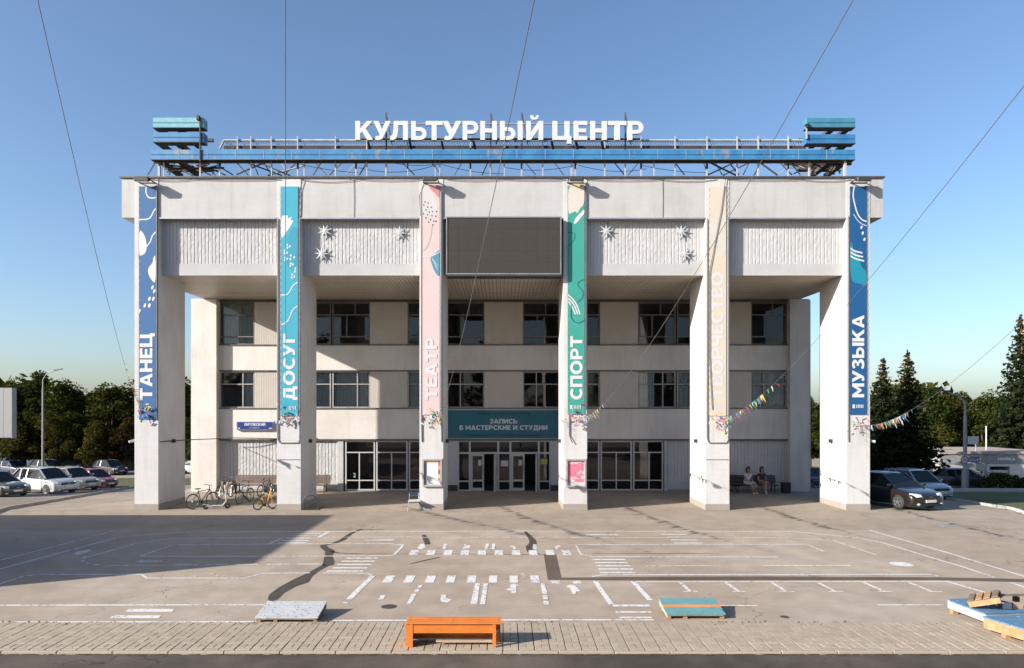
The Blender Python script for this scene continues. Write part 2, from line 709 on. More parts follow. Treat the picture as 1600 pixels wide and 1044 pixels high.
def _bold():
    R = lambda a, b, c, d: [(a, b), (c, b), (c, d), (a, d)]
    L = {}
    L['Т'] = [[(0, 1), (0, .78), (.30, .78), (.30, 0), (.55, 0), (.55, .78), (.85, .78), (.85, 1)]]
    L['Г'] = [[(0, 0), (.25, 0), (.25, .78), (.68, .78), (.68, 1), (0, 1)]]
    L['Е'] = [[(0, 0), (.70, 0), (.70, .21), (.25, .21), (.25, .40), (.64, .40), (.64, .60), (.25, .60), (.25, .79), (.70, .79), (.70, 1), (0, 1)]]
    L['Н'] = [[(0, 0), (.25, 0), (.25, .39), (.62, .39), (.62, 0), (.87, 0), (.87, 1), (.62, 1), (.62, .61), (.25, .61), (.25, 1), (0, 1)]]
    L['П'] = [[(0, 0), (.25, 0), (.25, .78), (.62, .78), (.62, 0), (.87, 0), (.87, 1), (0, 1)]]
    L['Ц'] = [[(0, 1), (0, 0), (.74, 0), (.74, -.2), (.97, -.2), (.97, .21), (.87, .21), (.87, 1), (.62, 1), (.62, .21), (.25, .21), (.25, 1)]]
    L['Ч'] = [[(0, 1), (0, .60), (.04, .46), (.14, .38), (.28, .35), (.58, .36), (.58, 0), (.83, 0), (.83, 1), (.58, 1), (.58, .56), (.33, .56), (.27, .58), (.25, .64), (.25, 1)]]
    L['К'] = [[(0, 0), (.25, 0), (.25, .33), (.35, .43), (.62, 0), (.92, 0), (.53, .60), (.89, 1), (.60, 1), (.25, .61), (.25, 1), (0, 1)]]
    L['У'] = [[(0, 1), (.27, 1), (.46, .56), (.64, 1), (.90, 1), (.55, .22), (.48, .09), (.38, .01), (.24, -.02), (.08, .03), (.14, .22), (.24, .20), (.31, .22), (.34, .28)]]
    L['Л'] = [[(0, 0), (.12, -.01), (.25, .05), (.345, .20), (.385, .50), (.40, .78), (.63, .78), (.63, 0), (.88, 0), (.88, 1), (.17, 1), (.155, .55), (.13, .34), (.08, .24), (0, .22)]]
    L['Д'] = [[(0, -.2), (.22, -.2), (.22, 0), (.78, 0), (.78, -.2), (1, -.2), (1, .21), (0, .21)], [(.10, .21), (.35, .21), (.40, .79), (.19, 1)], R(.61, .21, .86, .79), [(.19, 1), (.40, .79), (.86, .79), (.86, 1)]]
    L['А'] = [[(0, 0), (.26, 0), (.325, .18), (.065, .18)], [(.70, 0), (.96, 0), (.895, .18), (.635, .18)], [(.065, .18), (.895, .18), (.823, .38), (.137, .38)], [(.137, .38), (.37, .38), (.48, .72), (.48, 1), (.36, 1)], [(.823, .38), (.60, 1), (.48, 1), (.48, .72), (.59, .38)]]
    L['М'] = [[(0, 0), (.24, 0), (.24, .58), (.46, .22), (.58, .22), (.80, .58), (.80, 0), (1.04, 0), (1.04, 1), (.82, 1), (.52, .50), (.22, 1), (0, 1)]]
    L['И'] = [[(0, 0), (.24, 0), (.64, .58), (.64, 0), (.88, 0), (.88, 1), (.65, 1), (.24, .42), (.24, 1), (0, 1)]]
    L['Й'] = L['И'] + [[(.22, 1.30), (.36, 1.30), (.38, 1.22), (.44, 1.19), (.50, 1.22), (.52, 1.30), (.66, 1.30), (.62, 1.16), (.53, 1.08), (.44, 1.06), (.35, 1.08), (.26, 1.16)]]
    L['О'] = _strip(_arc(.53, .5, .53, .52, 0, 360, 24), _arc(.53, .5, .27, .29, 0, 360, 24))
    L['С'] = _strip(_arc(.51, .5, .51, .52, 45, 315, 18), _arc(.51, .5, .26, .29, 45, 315, 18))
    L['Р'] = [R(0, 0, .25, 1)] + _bowl(.25, .32, 1, .50, 0)
    L['Ь'] = [R(0, 0, .25, 1)] + _bowl(.25, 0, .67, .50, 0)
    L['Ы'] = [R(0, 0, .25, 1)] + _bowl(.25, 0, .67, .46, 0) + [R(.90, 0, 1.15, 1)]
    L['В'] = [R(0, 0, .25, 1)] + _bowl(.25, .51, 1, .45, 0, None, .61, .80) + _bowl(.25, 0, .51, .50, 0, None, .20, .41)
    L['Б'] = [R(0, 0, .25, 1), R(.25, .79, .70, 1)] + _bowl(.25, 0, .62, .46, 0)
    L['З'] = _strip([(.03, .90), (.16, .98), (.34, 1.02), (.56, .98), (.70, .86), (.70, .70), (.60, .58), (.52, .53), (.24, .53)], [(.12, .72), (.20, .77), (.32, .80), (.42, .79), (.46, .74), (.45, .68), (.40, .64), (.34, .62), (.24, .62)]) \
        + _strip([(.24, .53), (.52, .53), (.64, .47), (.75, .34), (.73, .16), (.60, .03), (.38, -.02), (.16, .01), (.0, .10)], [(.24, .43), (.36, .43), (.44, .40), (.49, .34), (.48, .25), (.42, .21), (.32, .19), (.20, .21), (.09, .28)])
    return L


BOLD = _bold()


def bold_glyph(ch, depth=0.0):
    """heavy capital: verts (cap height 1, z = depth) and faces; with depth the letter is a solid"""
    key = ('bold', ch, depth)
    if key in GLYPHS:
        return GLYPHS[key]
    bm = bmesh.new()
    for poly in BOLD[ch]:
        bm.faces.new([bm.verts.new((x, y, 0)) for x, y in poly])
    bmesh.ops.remove_doubles(bm, verts=bm.verts, dist=1e-4)
    if depth:
        r = bmesh.ops.extrude_face_region(bm, geom=list(bm.faces))
        bmesh.ops.translate(bm, vec=(0, 0, depth), verts=[g for g in r['geom'] if isinstance(g, bmesh.types.BMVert)])
    bm.verts.index_update()
    v = np.array([q.co[:] for q in bm.verts])
    f = [tuple(q.index for q in fc.verts) for fc in bm.faces]
    bm.free()
    GLYPHS[key] = (v, f)
    return v, f


def text_line(s, offset=0.03, gap=0.10, space=0.35):
    """letters laid side by side: list of (char, verts, faces, x start), total width (cap height 1)"""
    out, x = [], 0.0
    for ch in s:
        if ch == ' ':
            x += space
            continue
        v, f = bold_glyph(ch) if offset > .03 and ch in BOLD else glyph(ch, 0.0)
        out.append((ch, v, f, x))
        x += v[:, 0].max() + gap
    return out, x - gap


def plane_text(s, origin, ux, uy, width, cap, m, parent, offset=0.03, gap=0.10, space=0.35, split=True, name='letter'):
    """lettering on a plane: origin = lower left of the line, ux/uy unit axes; fitted to width"""
    ls, tot = text_line(s, offset, gap, space)
    kx = width / tot
    origin, ux, uy = Vector(origin), Vector(ux), Vector(uy)
    allmb = MB()
    for ch, v, f, x in ls:
        mb = MB() if split else allmb
        b = len(mb.v)
        for p in v:
            mb.v.append(tuple(origin + ux * ((p[0] + x) * kx) + uy * (p[1] * cap)))
        for q in f:
            mb.f.append(tuple(b + k for k in q))
            mb.mi.append(0)
        if split:
            mb.build(name, m, parent)
    if not split:
        allmb.build(name, m, parent)


# prepare the thin lettering first, while the scene is still small
for _c in 'Новыйтворческийсезон' + 'Подробностинастойкеадминистратораинасайте' + 'БУЛЬВАР402':
    glyph(_c, 0.0, 0.0)
# ================================================================== THE SETTING: ground
def axis_lines(a, b, step, far):
    s = list(np.arange(a, b + 1e-6, step))
    return [-f for f in reversed(far)] + s + far


def make_ground():
    xs = [-1500, -600, -250, -120, -80] + list(np.arange(-60, 60.1, 1.25)) + [80, 120, 250, 600, 1500]
    ys = [-300, -60, -10, 5, ROAD_Y - 0.02, ROAD_Y, 20, 26, 30] + list(np.arange(31, 71, 1.0)) + [70, 90, 130, 250, 600, 1800]
    ys = sorted(set(round(float(v), 3) for v in ys))
    v = [(x, y, zt(x, y)) for y in ys for x in xs]
    n = len(xs)
    f = [(j * n + i, j * n + i + 1, (j + 1) * n + i + 1, (j + 1) * n + i) for j in range(len(ys) - 1) for i in range(n - 1)]
    me = bpy.data.meshes.new('ground')
    me.from_pydata(v, [], f)
    me.materials.append(ASPHALT)
    return tag(place('ground', me), kind='structure')


def drape(name, poly_fn, m, dz, kind='structure', parent=None):
    """a strip of ground between two edge polylines: poly_fn(t) -> (left xy, right xy), t in 0..1"""
    mb = MB()
    n, w = 48, 14
    rows = []
    for i in range(n + 1):
        a, b = poly_fn(i / n)
        rows.append([(a[0] + (b[0] - a[0]) * k / w, a[1] + (b[1] - a[1]) * k / w) for k in range(w + 1)])
    for i in range(n):
        for k in range(w):
            q = [rows[i][k], rows[i][k + 1], rows[i + 1][k + 1], rows[i + 1][k]]
            mb.quad(*[(p[0], p[1], zt(*p) + dz) for p in q])
    me = mb.mesh(name, m, fix=False)
    bm = bmesh.new()
    bm.from_mesh(me)
    bmesh.ops.remove_doubles(bm, verts=bm.verts, dist=1e-4)
    bmesh.ops.recalc_face_normals(bm, faces=bm.faces)
    for fc in bm.faces:
        if fc.normal.z < 0:
            fc.normal_flip()
    bm.to_mesh(me)
    bm.free()
    o = place(name, me, parent)
    if kind:
        tag(o, kind=kind)
    return o


ground = make_ground()
plaza = tag(MB().quad((-60, 14.07, .004), (60, 14.07, .004), (60, 25.0, .004), (-60, 25.0, .004)).build('plaza', ASPHALT2, fix=False), kind='structure')
road = tag(MB().quad((-70, -6, -.026), (70, -6, -.026), (70, ROAD_Y - 0.03, -.026), (-70, ROAD_Y - 0.03, -.026)).build('road', ROADM, fix=False), kind='structure')


def lerp(a, b, t):
    return (a[0] + (b[0] - a[0]) * t, a[1] + (b[1] - a[1]) * t)


KL0, KL1 = (-20.6, 26.5), (-29.9, 56.0)
KR0, KR1 = (20.2, 23.5), (27.2, 47.0)


def plane_q(px, py):
    """photo point on the falling ground beside the building"""
    k = (py - PY0) / F_PX
    y = (CAM_Z - 2.25) / (k - 0.075)
    return ((px - PX0) * y / F_PX, y)


drape('parking_lane', lambda t: (lerp((-90, 26.5), (-90, 56), t), lerp(KL0, KL1, t)), ROAD2, 0.006)
drape('lawn', lambda t: (lerp((-120, 57.2), (-120, 74), t), lerp((-30.2, 57.2), (-23, 74), t)), GRASS, 0.03)
drape('path', lambda t: (lerp((-120, 55.9), (-120, 57.1), t), lerp((-29.9, 55.9), (-22, 57.1), t)), PLINTH, 0.012)
drape('lawn', lambda t: (lerp((20.6, 23.5), (27.5, 47.0), t), lerp((80, 23.5), (80, 47.0), t)), GRASS, 0.03)
drape('lawn', lambda t: (lerp((28.0, 51.0), (34.0, 62.0), t), lerp((80, 51.0), (80, 62.0), t)), GRASS, 0.03)


def kerb_line(a, b, stone=1.0, w=0.14, h=0.12, m=None, name='kerb', label=None):
    """kerb made of single stones"""
    root = thing(name, None, None, (a[0], a[1], 0))
    tag(root, kind='structure')
    L = math.hypot(b[0] - a[0], b[1] - a[1])
    n = int(L / stone)
    for i in range(n):
        p, q = lerp(a, b, i / n), lerp(a, b, (i + 0.985) / n)
        mb = MB()
        d = Vector((q[0] - p[0], q[1] - p[1])).normalized()
        s = Vector((-d.y, d.x)) * w / 2
        j = random.uniform(-.008, .008)
        mb.hexa([(p[0] - s.x, p[1] - s.y, zt(*p) - .05), (p[0] + s.x, p[1] + s.y, zt(*p) - .05),
                 (q[0] + s.x, q[1] + s.y, zt(*q) - .05), (q[0] - s.x, q[1] - s.y, zt(*q) - .05),
                 (p[0] - s.x, p[1] - s.y, zt(*p) + h + j), (p[0] + s.x, p[1] + s.y, zt(*p) + h + j),
                 (q[0] + s.x, q[1] + s.y, zt(*q) + h + j), (q[0] - s.x, q[1] - s.y, zt(*q) + h + j)])
        mb.build('kerb_stone', m, root, bevel=0.012)
    return root


KERBM = m_rough_white('kerb_concrete', (0.306, 0.261, 0.210, 1))
KERBW = m_rough_white('whitewashed_kerb', (0.419, 0.408, 0.390, 1))
kerb_line(KL0, KL1, 1.0, m=KERBM)
kerb_line(KR0, KR1, 1.0, m=KERBW)
kerb_line((28.0, 50.8), (60, 50.8), 1.2, m=KERBW)

# --- paving strip along the near edge: columns of one block across, then a pair lengthwise
PAVE_Y0, PAVE_Y1 = 12.47, 14.06
PW, PC = 0.285, 0.106       # column pitch, course depth (pair course is twice as deep)
MORTAR = mat('joint_dirt', (0.035, 0.028, 0.022, 1), 0.95, var=0.4, vscale=6)


def m_paver():
    t = NT('paving_block')
    oi = t.node('ShaderNodeObjectInfo')
    gi = t.node('ShaderNodeNewGeometry')
    v = t.coords('Object')
    n = t.noise(v, 30, 4, 0.7)
    ad = t.node('ShaderNodeMath', operation='ADD')
    t.link(oi.outputs['Random'], ad.inputs[0])
    t.link(gi.outputs['Random Per Island'], ad.inputs[1])
    fr = t.node('ShaderNodeMath', operation='FRACT')
    t.link(ad.outputs[0], fr.inputs[0])
    c = t.ramp(fr.outputs[0], [(0.0, (0.268, 0.218, 0.162, 1)), (0.5, (0.298, 0.242, 0.180, 1)), (1.0, (0.324, 0.266, 0.202, 1))])
    c = t.mix(0.5, c, t.mix(1.0, c, t.ramp(n, [(0.3, (0.791, 0.791, 0.791, 1)), (0.65, (1.266, 1.266, 1.266, 1))]), 'MULTIPLY'))
    t.link(c, t.b.inputs['Base Color'])
    t.b.inputs['Roughness'].default_value = 0.9
    t.bump(n, 0.4, 0.006)
    return t.m


PAVER = m_paver()
paving = tag(MB().quad((-40, PAVE_Y0, .010), (40, PAVE_Y0, .010), (40, PAVE_Y1, .010), (-40, PAVE_Y1, .010)).build('pavement', MORTAR, fix=False), kind='structure')
G_ = 0.017
cross_me = MB().box(0, PW - G_, 0, PC - .006, -.03, .024).mesh('paving_block', PAVER, bevel=.005)
half_me = MB().box(0, PW / 2 - G_ * .75, 0, 2 * PC - .006, -.03, .024).mesh('paving_block', PAVER, bevel=.005)
blocks = []
ncol = int(24 / PW)
for ci in range(-ncol // 2 - 6, ncol // 2 + 8):
    x = ci * PW
    y = PAVE_Y0
    k = 0
    while y < PAVE_Y1 - 0.06:
        if k % 2 == 0:
            blocks.append((x + G_ / 2, y, 0))
            y += PC
        else:
            blocks.append((x + G_ / 2, y, 1))
            blocks.append((x + PW / 2 + G_ / 4, y, 1))
            y += 2 * PC
        k += 1
vis = [b for b in blocks if abs(b[0] + .1) < 0.76 * b[1]]
vis.sort(key=lambda b: b[1] - (0.3 if b[2] == 0 else 0))
near = set(vis[:300])
rest = MB()
for b in blocks:
    dz = random.uniform(-.0035, .0035)
    if b in near:
        place('paving_block', half_me if b[2] else cross_me, paving, True, (b[0], b[1], dz + .010))
    else:
        w = PW / 2 - G_ * .75 if b[2] else PW - G_
        d = (2 * PC if b[2] else PC) - .006
        rest.box(b[0], b[0] + w, b[1], b[1] + d, 0.0, .034 + dz)
tag(rest.build('paving_blocks', PAVER, paving), kind='stuff')
# kerb stones at the near edge
nk = thing('kerb', None, None, (0, ROAD_Y, 0))
tag(nk, kind='structure')
for i in range(-13, 14):
    MB().box(i * 1.0 + .004, i * 1.0 + .996, ROAD_Y - 0.02, PAVE_Y0 - .006, -.12, .020 + random.uniform(-.006, .006)).build('kerb_stone', KERBM, nk, bevel=.012)


# --- painted markings and sealed cracks
LZ = 0.010


def px_poly(pts, m, name, z=LZ):
    p = [on_plaza(*q) for q in pts]
    mb = MB().poly([(a, b, z) for a, b in p])
    me = mb.mesh(name, m, fix=False)
    if me.polygons[0].normal.z < 0:
        me.flip_normals()
    return place(name, me, plaza)


def ribbon(pts, w, m, name='painted_line', z=LZ, parent=None):
    """line of constant width on the ground; pts in metres"""
    pts = [Vector(p) for p in pts]
    L, R = [], []
    ws = w if isinstance(w, (list, tuple)) else [w] * len(pts)
    for i, p in enumerate(pts):
        a = pts[max(0, i - 1)]
        b = pts[min(len(pts) - 1, i + 1)]
        d = (b - a).normalized()
        s = Vector((-d.y, d.x)) * ws[i] / 2
        L.append(p + s)
        R.append(p - s)
    mb = MB()
    for i in range(len(pts) - 1):
        mb.quad((R[i].x, R[i].y, z), (R[i + 1].x, R[i + 1].y, z), (L[i + 1].x, L[i + 1].y, z), (L[i].x, L[i].y, z))
    return mb.build(name, m, parent or plaza, fix=False)


def pl(pts, m=None, w=0.085, name='painted_line', z=LZ):
    return ribbon([on_plaza(*p) for p in pts], w, m or PAINT, name, z)


pl([(0, 876), (90, 853), (179, 829.6)], PAINT2)
pl([(0, 889.7), (91, 865), (182, 840.7), (236, 835), (287, 832), (466, 831)], PAINT)
pl([(466, 831), (800, 830.5), (1239, 831)], PAINT)
pl([(1239, 831), (1263, 833), (1339, 840.7), (1377, 847.8), (1468, 875.6), (1501, 885), (1554, 903)], PAINT)
pl([(1356.8, 828.5), (1480, 864), (1600, 901), (1660, 919)], PAINT)
pl([(138, 871), (216, 848.5), (270, 841.4), (460, 840.5), (643, 839.4)], PAINT2)
for x in range(656, 892, 26):
    pl([(x, 840), (x + 13, 840)], PAINT, 0.07)
pl([(898, 840.7), (1043, 840.5), (1225, 840.7), (1301, 844.5), (1369, 867.7)], PAINT2)
for a, b in (((131, 873), (134, 870)), ((128, 878), (131, 876)), ((135, 881), (139, 881)), ((146, 883), (155, 883)), ((165, 884), (263, 884)),
             ((273, 883.3), (309, 883)), ((320, 883), (356, 882.8)), ((368, 882.5), (403, 882.4)), ((417, 882.3), (452, 882.2)), ((464, 882), (499, 882))):
    pl([a, b], PAINT, 0.09)
pl([(219, 869.5), (270, 851.5), (440, 850.5), (606, 850), (629.5, 851.5), (627, 856), (616, 867), (608, 869), (400, 869.8), (219, 869.6)], PAINT)
pl([(1287.6, 862), (1259, 851), (1080, 851), (899.5, 851.5), (908, 867), (926.5, 870.4), (1080, 870.8), (1215, 871)], PAINT)
pl([(1009, 885), (1127, 884.7)], PAINT2)
pl([(1188, 884.7), (1330, 884)], PAINT)
pl([(925, 901.5), (942, 898.8), (1150, 898.3), (1455, 898), (1465.5, 901)], PAINT)
pl([(930, 908.5), (955, 945)], PAINT, 0.13)
pl([(989, 909), (1016, 938.6)], PAINT, 0.13)
pl([(989, 909.3), (1240, 909.3), (1484, 909)], PAINT)
pl([(1481, 909.5), (1551, 929.7)], PAINT, 0.10)
pl([(1580, 910.7), (1620, 925)], PAINT, 0.10)
for a, b, c0, c1 in ((1063, 1078.5, 1068, 1090), (1134, 1154, 1144, 1164.5), (1205.7, 1228.6, 1217, 1241), (1277.6, 1305, 1295, 1318), (1349, 1382, 1373, 1395), (1420, 1455, 1449, 1472)):
    pl([(a, 910.5), (b, 924.6)], PAINT, 0.09)
    pl([(c0, 925), (c1, 925)], PAINT, 0.06)
pl([(1372, 946), (1476, 946)], PAINT)
pl([(957, 947), (1016, 947)], PAINT, 0.16)
pl([(1117, 947), (1183, 947)], PAINT, 0.07)
pl([(962, 957), (1018, 957)], PAINT, 0.12, 'crossing_stripe')
pl([(967, 965.6), (1019, 965.6)], PAINT, 0.10, 'crossing_stripe')
pl([(-60, 973), (400, 972.3)], PAINT, 0.09)
pl([(521, 970.5), (720, 969.6), (1022, 969.2)], PAINT, 0.09)
pl([(-60, 946.6), (424, 945.7)], PAINT, 0.10)
for a, b, y in ((199, 272, 954.5), (174, 251, 964.6)):
    px_poly([(a + 2.5, y - 2.3), (b + 1, y - 2.3), (b - 3, y + 2.3), (a - 3, y + 2.3)], PAINT, 'crossing_stripe')
pl([(-40, 926), (0, 913), (37, 900.8), (61, 898), (221, 898), (229.5, 904), (381, 904), (412, 896.4), (484, 895.8)], PAINT)
pl([(505, 896), (572, 896.4), (585.6, 900)], PAINT)
pl([(584, 899), (545, 937)], PAINT, 0.14)
pl([(538, 943), (542, 942)], PAINT, 0.14)
for a, b in (((248, 902.5), (253, 897.5)), ((292, 896.5), (307, 902)), ((329, 896.5), (351, 902)), ((376, 902), (391, 896.5))):
    pl([a, b], PAINTY, 0.08)
for y, a, b in ((833.8, 467, 501), (837.6, 458, 495), (841.5, 449, 488), (845, 441, 483), (848.7, 434, 478)):
    pl([(a, y), (b, y)], PAINT, 0.13, 'crossing_stripe')
pl([(420, 850), (439, 842)], PAINT2, 0.16)
pl([(498, 840), (513, 831.5)], PAINT, 0.16)
for y, a, b in ((872.8, 541, 591), (877.5, 534, 586), (882.6, 527, 580.6), (888, 520, 574), (893, 511, 567)):
    pl([(a, y), (b, y)], PAINT, 0.15, 'crossing_stripe')
for y, a, b in ((875, 925, 977), (879.7, 929, 981), (884.6, 932, 985), (889.8, 935, 990), (895.2, 937, 993)):
    pl([(a, y), (b, y)], PAINT, 0.15, 'crossing_stripe')
for y, a, b in ((835.4, 1033, 1073), (840, 1043, 1080), (844.3, 1048, 1090), (849, 1053, 1097)):
    pl([(a, y), (b, y)], PAINT, 0.13, 'crossing_stripe')
pl([(916, 836), (965, 836)], PAINT2, 0.22, 'painted_arrow')
pl([(569, 844.5), (616, 844.2)], PAINT2, [0.05, 0.3], 'painted_arrow')
for x in (638, 665, 692, 719, 746, 773, 800, 827, 854, 880):
    px_poly([(x + (786 - x) * .033, 860.2), (x + 13 + (773 - x) * .033, 860.2), (x + 13.5, 867.7), (x, 867.7)], PAINT, 'crossing_stripe')
for a, b in ((596.4, 611), (629.5, 643.7), (663, 677.5), (696, 709.5), (729, 743), (763.5, 777), (796.6, 810), (830, 844)):
    px_poly([(a + (786 - a) * .042, 900), (b + (786 - b) * .042, 900), (b, 911), (a, 911)], PAINT, 'crossing_stripe')
px_poly([(861, 908.3), (874.5, 908.3), (876, 912.5), (862.5, 912.5)], PAINT, 'crossing_stripe')
px_poly([(894.5, 908.3), (907, 908.3), (909.5, 912.5), (896.5, 912.5)], PAINT, 'crossing_stripe')
px_poly([(742.6, 912), (750, 912), (745.4, 944.7), (735, 944.7)], PAINT, 'painted_line')
px_poly([(756, 912), (762.6, 912), (758, 944.7), (750, 944.7)], PAINT, 'painted_line')
px_poly([(654.5, 915), (660.5, 915), (658, 919), (652, 919)], PAINT, 'painted_line')
px_poly([(649.5, 921.5), (656, 921.5), (653, 926), (646.5, 926)], PAINT, 'painted_line')
px_poly([(644, 928.5), (651, 928.5), (642, 944.5), (635.5, 944.5)], PAINT, 'painted_line')
px_poly([(844.5, 912.3), (851, 912.3), (855.5, 928.5), (847.5, 928.5)], PAINT, 'painted_line')
px_poly([(848, 931), (855.5, 931), (856.5, 937), (848.5, 937)], PAINT, 'painted_line')
px_poly([(848.8, 939.5), (857, 939.5), (858, 945.2), (849.5, 945.2)], PAINT, 'painted_line')
px_poly([(595, 931), (603, 930.5), (598.5, 937.5), (591, 937.8)], PAINT, 'painted_line')
px_poly([(690, 930), (697.5, 930), (697, 935), (706, 938), (699, 942.5), (690, 941), (688, 938)], PAINT, 'painted_arrow')
px_poly([(798, 913.5), (803, 912.7), (812.5, 915), (806.5, 916.5), (807, 927.5), (799.5, 927.5), (799, 924), (790, 922), (796, 918)], PAINT, 'painted_arrow')
px_poly([(884, 917.5), (889.5, 914), (899, 915.5), (907, 924.5), (900.5, 925), (899, 928.7), (894.5, 929), (890.5, 919.5)], PAINT, 'painted_arrow')
px_poly([(657, 850.5), (663, 850.5), (665, 856), (658, 859), (652, 857)], PAINT, 'painted_arrow')
px_poly([(725, 850.5), (736, 853), (733, 857.5), (722, 858), (726, 854)], PAINT, 'painted_arrow')
px_poly([(694, 850.5), (699, 850.5), (696, 858.5), (691, 858.5)], PAINT, 'painted_line')
px_poly([(759.5, 850), (764, 850), (762, 859), (757, 859)], PAINT, 'painted_line')
px_poly([(769.5, 850), (774, 850), (773, 859), (768, 859)], PAINT, 'painted_line')
px_poly([(794, 854), (801, 852.6), (806, 855), (806, 859), (801.5, 858.5), (801, 855.5)], PAINT2, 'painted_arrow')
px_poly([(833, 850.5), (838, 852), (839.5, 859), (833, 858)], PAINT2, 'painted_arrow')
px_poly([(867, 854), (873, 852.5), (877, 855), (872, 856), (871, 859.5), (868, 858)], PAINT2, 'painted_arrow')
px_poly([(115, 866), (118, 863), (140, 859), (143, 861.5), (128, 865.5), (121, 868)], PAINT2, 'painted_arrow')
px_poly([(212, 878), (222, 875), (226, 876.5), (254, 876.6), (254, 878), (226, 878.6), (221, 880)], PAINT2, 'painted_arrow')
px_poly([(815, 896), (822, 896), (823, 905), (816, 905)], PAINTP, 'chalk_drawing')
px_poly([(1456, 817), (1490, 816), (1512, 820), (1500, 824), (1470, 825), (1458, 821)], PAINTB, 'chalk_drawing')


def disc_mark(px, py, r, m, name, z=LZ):
    c = on_plaza(px, py)
    mb = MB().poly([(c[0] + r * math.cos(a), c[1] + r * math.sin(a), z) for a in np.linspace(0, 2 * math.pi, 24, endpoint=False)])
    return mb.build(name, m, plaza, fix=False)


disc_mark(1408.6, 882, 0.30, PAINT, 'painted_disc')
disc_mark(607.5, 948.3, 0.17, TAR, 'tar_spot')
disc_mark(1226, 964.5, 0.09, TAR, 'tar_spot')
# sealed cracks
CZ = 0.007
pl([(565, 827), (548, 834), (535, 844), (520, 850), (505, 852.5), (508, 857), (516, 861)], TAR, [.10, .16, .20, .18, .22, .25, .3], 'sealed_crack', CZ)
pl([(516, 861), (513, 869), (514, 878), (512, 884)], TAR, [.3, .22, .32, .3], 'sealed_crack', CZ)
px_poly([(505, 882), (515, 884), (498, 893), (488, 901), (483, 910), (462, 917), (444, 927), (434, 937), (424, 940.5), (418, 937), (421, 929), (436, 918), (458, 906), (482, 895)], TAR, 'sealed_crack', CZ)
pl([(516, 862), (530, 864.5), (560, 865.8), (700, 866), (850, 867)], TAR, [.12, .09, .05, .05, .05], 'sealed_crack', CZ)
pl([(820, 830.5), (824, 835), (832, 844), (833, 849), (826, 855), (829, 863), (842, 866)], TAR, [.10, .13, .22, .25, .20, .2, .08], 'sealed_crack', CZ)
pl([(662, 836), (666, 844), (668.5, 851)], TAR, [.14, .2, .18], 'sealed_crack', CZ)
pl([(641, 881.5), (664, 876), (687, 871)], TAR, [.06, .1, .07], 'sealed_crack', CZ)
pl([(925, 865.5), (1010, 865.5), (1070, 865), (1115, 865.3)], TAR, [.03, .05, .06, .03], 'sealed_crack', CZ)
pl([(480, 828.6), (545, 828.3), (600, 827.6)], TAR, [.03, .07, .03], 'sealed_crack', CZ)
pl([(1010, 806.5), (1070, 812)], PAINT2, 0.04)
PATCH = m_asphalt('patch_asphalt', (0.087, 0.068, 0.052, 1), (0.107, 0.086, 0.067, 1))
px_poly([(849.5, 866), (869, 866), (877.5, 903), (1000, 901.6), (1200, 901), (1470, 902.5), (1700, 907), (1700, 912), (1470, 907.3), (1200, 907.2), (1000, 907.6), (856, 906.6)], PATCH, 'asphalt_patch', 0.0055)
# weeds and dirt along the paving edge
wd = MB()
for i in range(420):
    x = random.uniform(-11.5, 12)
    y = 14.06 + random.gauss(0, .03)
    if random.random() < .25:
        y = 13.93 + random.gauss(0, .025)
    if math.sin(x * 3.1) + math.sin(x * 1.3 + 1) < random.uniform(-.6, 1.2):
        continue
    for k in range(3):
        a = random.uniform(0, 6.28)
        h = random.uniform(.01, .04)
        s = random.uniform(.012, .035)
        wd.poly([(x + s * math.cos(a), y + s * .4 * math.sin(a), .012), (x - s * math.cos(a), y - s * .4 * math.sin(a), .012), (x + random.uniform(-.03, .03), y + random.uniform(-.01, .03), .02 + h)])
tag(wd.build('weeds', m_leaf('dry_weed', (.05, .05, .02, 1), (.12, .10, .05, 1), (.2, .16, .09, 1)), fix=False), 'small dry weeds and dirt along the edge of the paving blocks', 'weeds', kind='stuff')

# ragged dirt where the road surface laps against the kerb
rd = MB()
for i in range(520):
    x = random.uniform(-10.5, 11)
    s = random.uniform(.02, .09)
    y = ROAD_Y - .03 + random.gauss(0, .012)
    rd.poly([(x + s * math.cos(a) * random.uniform(.7, 1.6), y + s * .32 * math.sin(a), -.02 + random.uniform(0, .004)) for a in np.linspace(0, 2 * math.pi, 7, endpoint=False)])
tag(rd.build('kerb_dirt', m_leaf('dusty_soil', (.10, .08, .06, 1), (.17, .135, .10, 1), (.26, .21, .16, 1)), fix=False), 'ragged strip of dust and grit along the near kerb', 'dirt', kind='stuff')
# ================================================================== THE CULTURAL CENTRE
BX0, BX1 = -16.50, 16.45
YF, YP, YW = 30.0, 30.32, 37.0         # frieze front, upper panel plane, rear wall of the portico
Z_SOF, Z_FR0, Z_FR1 = 10.25, 12.69, 14.40
PILX = [-15.47, -9.29, -3.11, 3.13, 9.30, 15.40]
PHW = 0.515                            # half width of a pillar
bld = thing('cultural_centre', 'long white cultural centre with six tall pillars and recessed glazed entrance', 'building', (0, YF, 0))

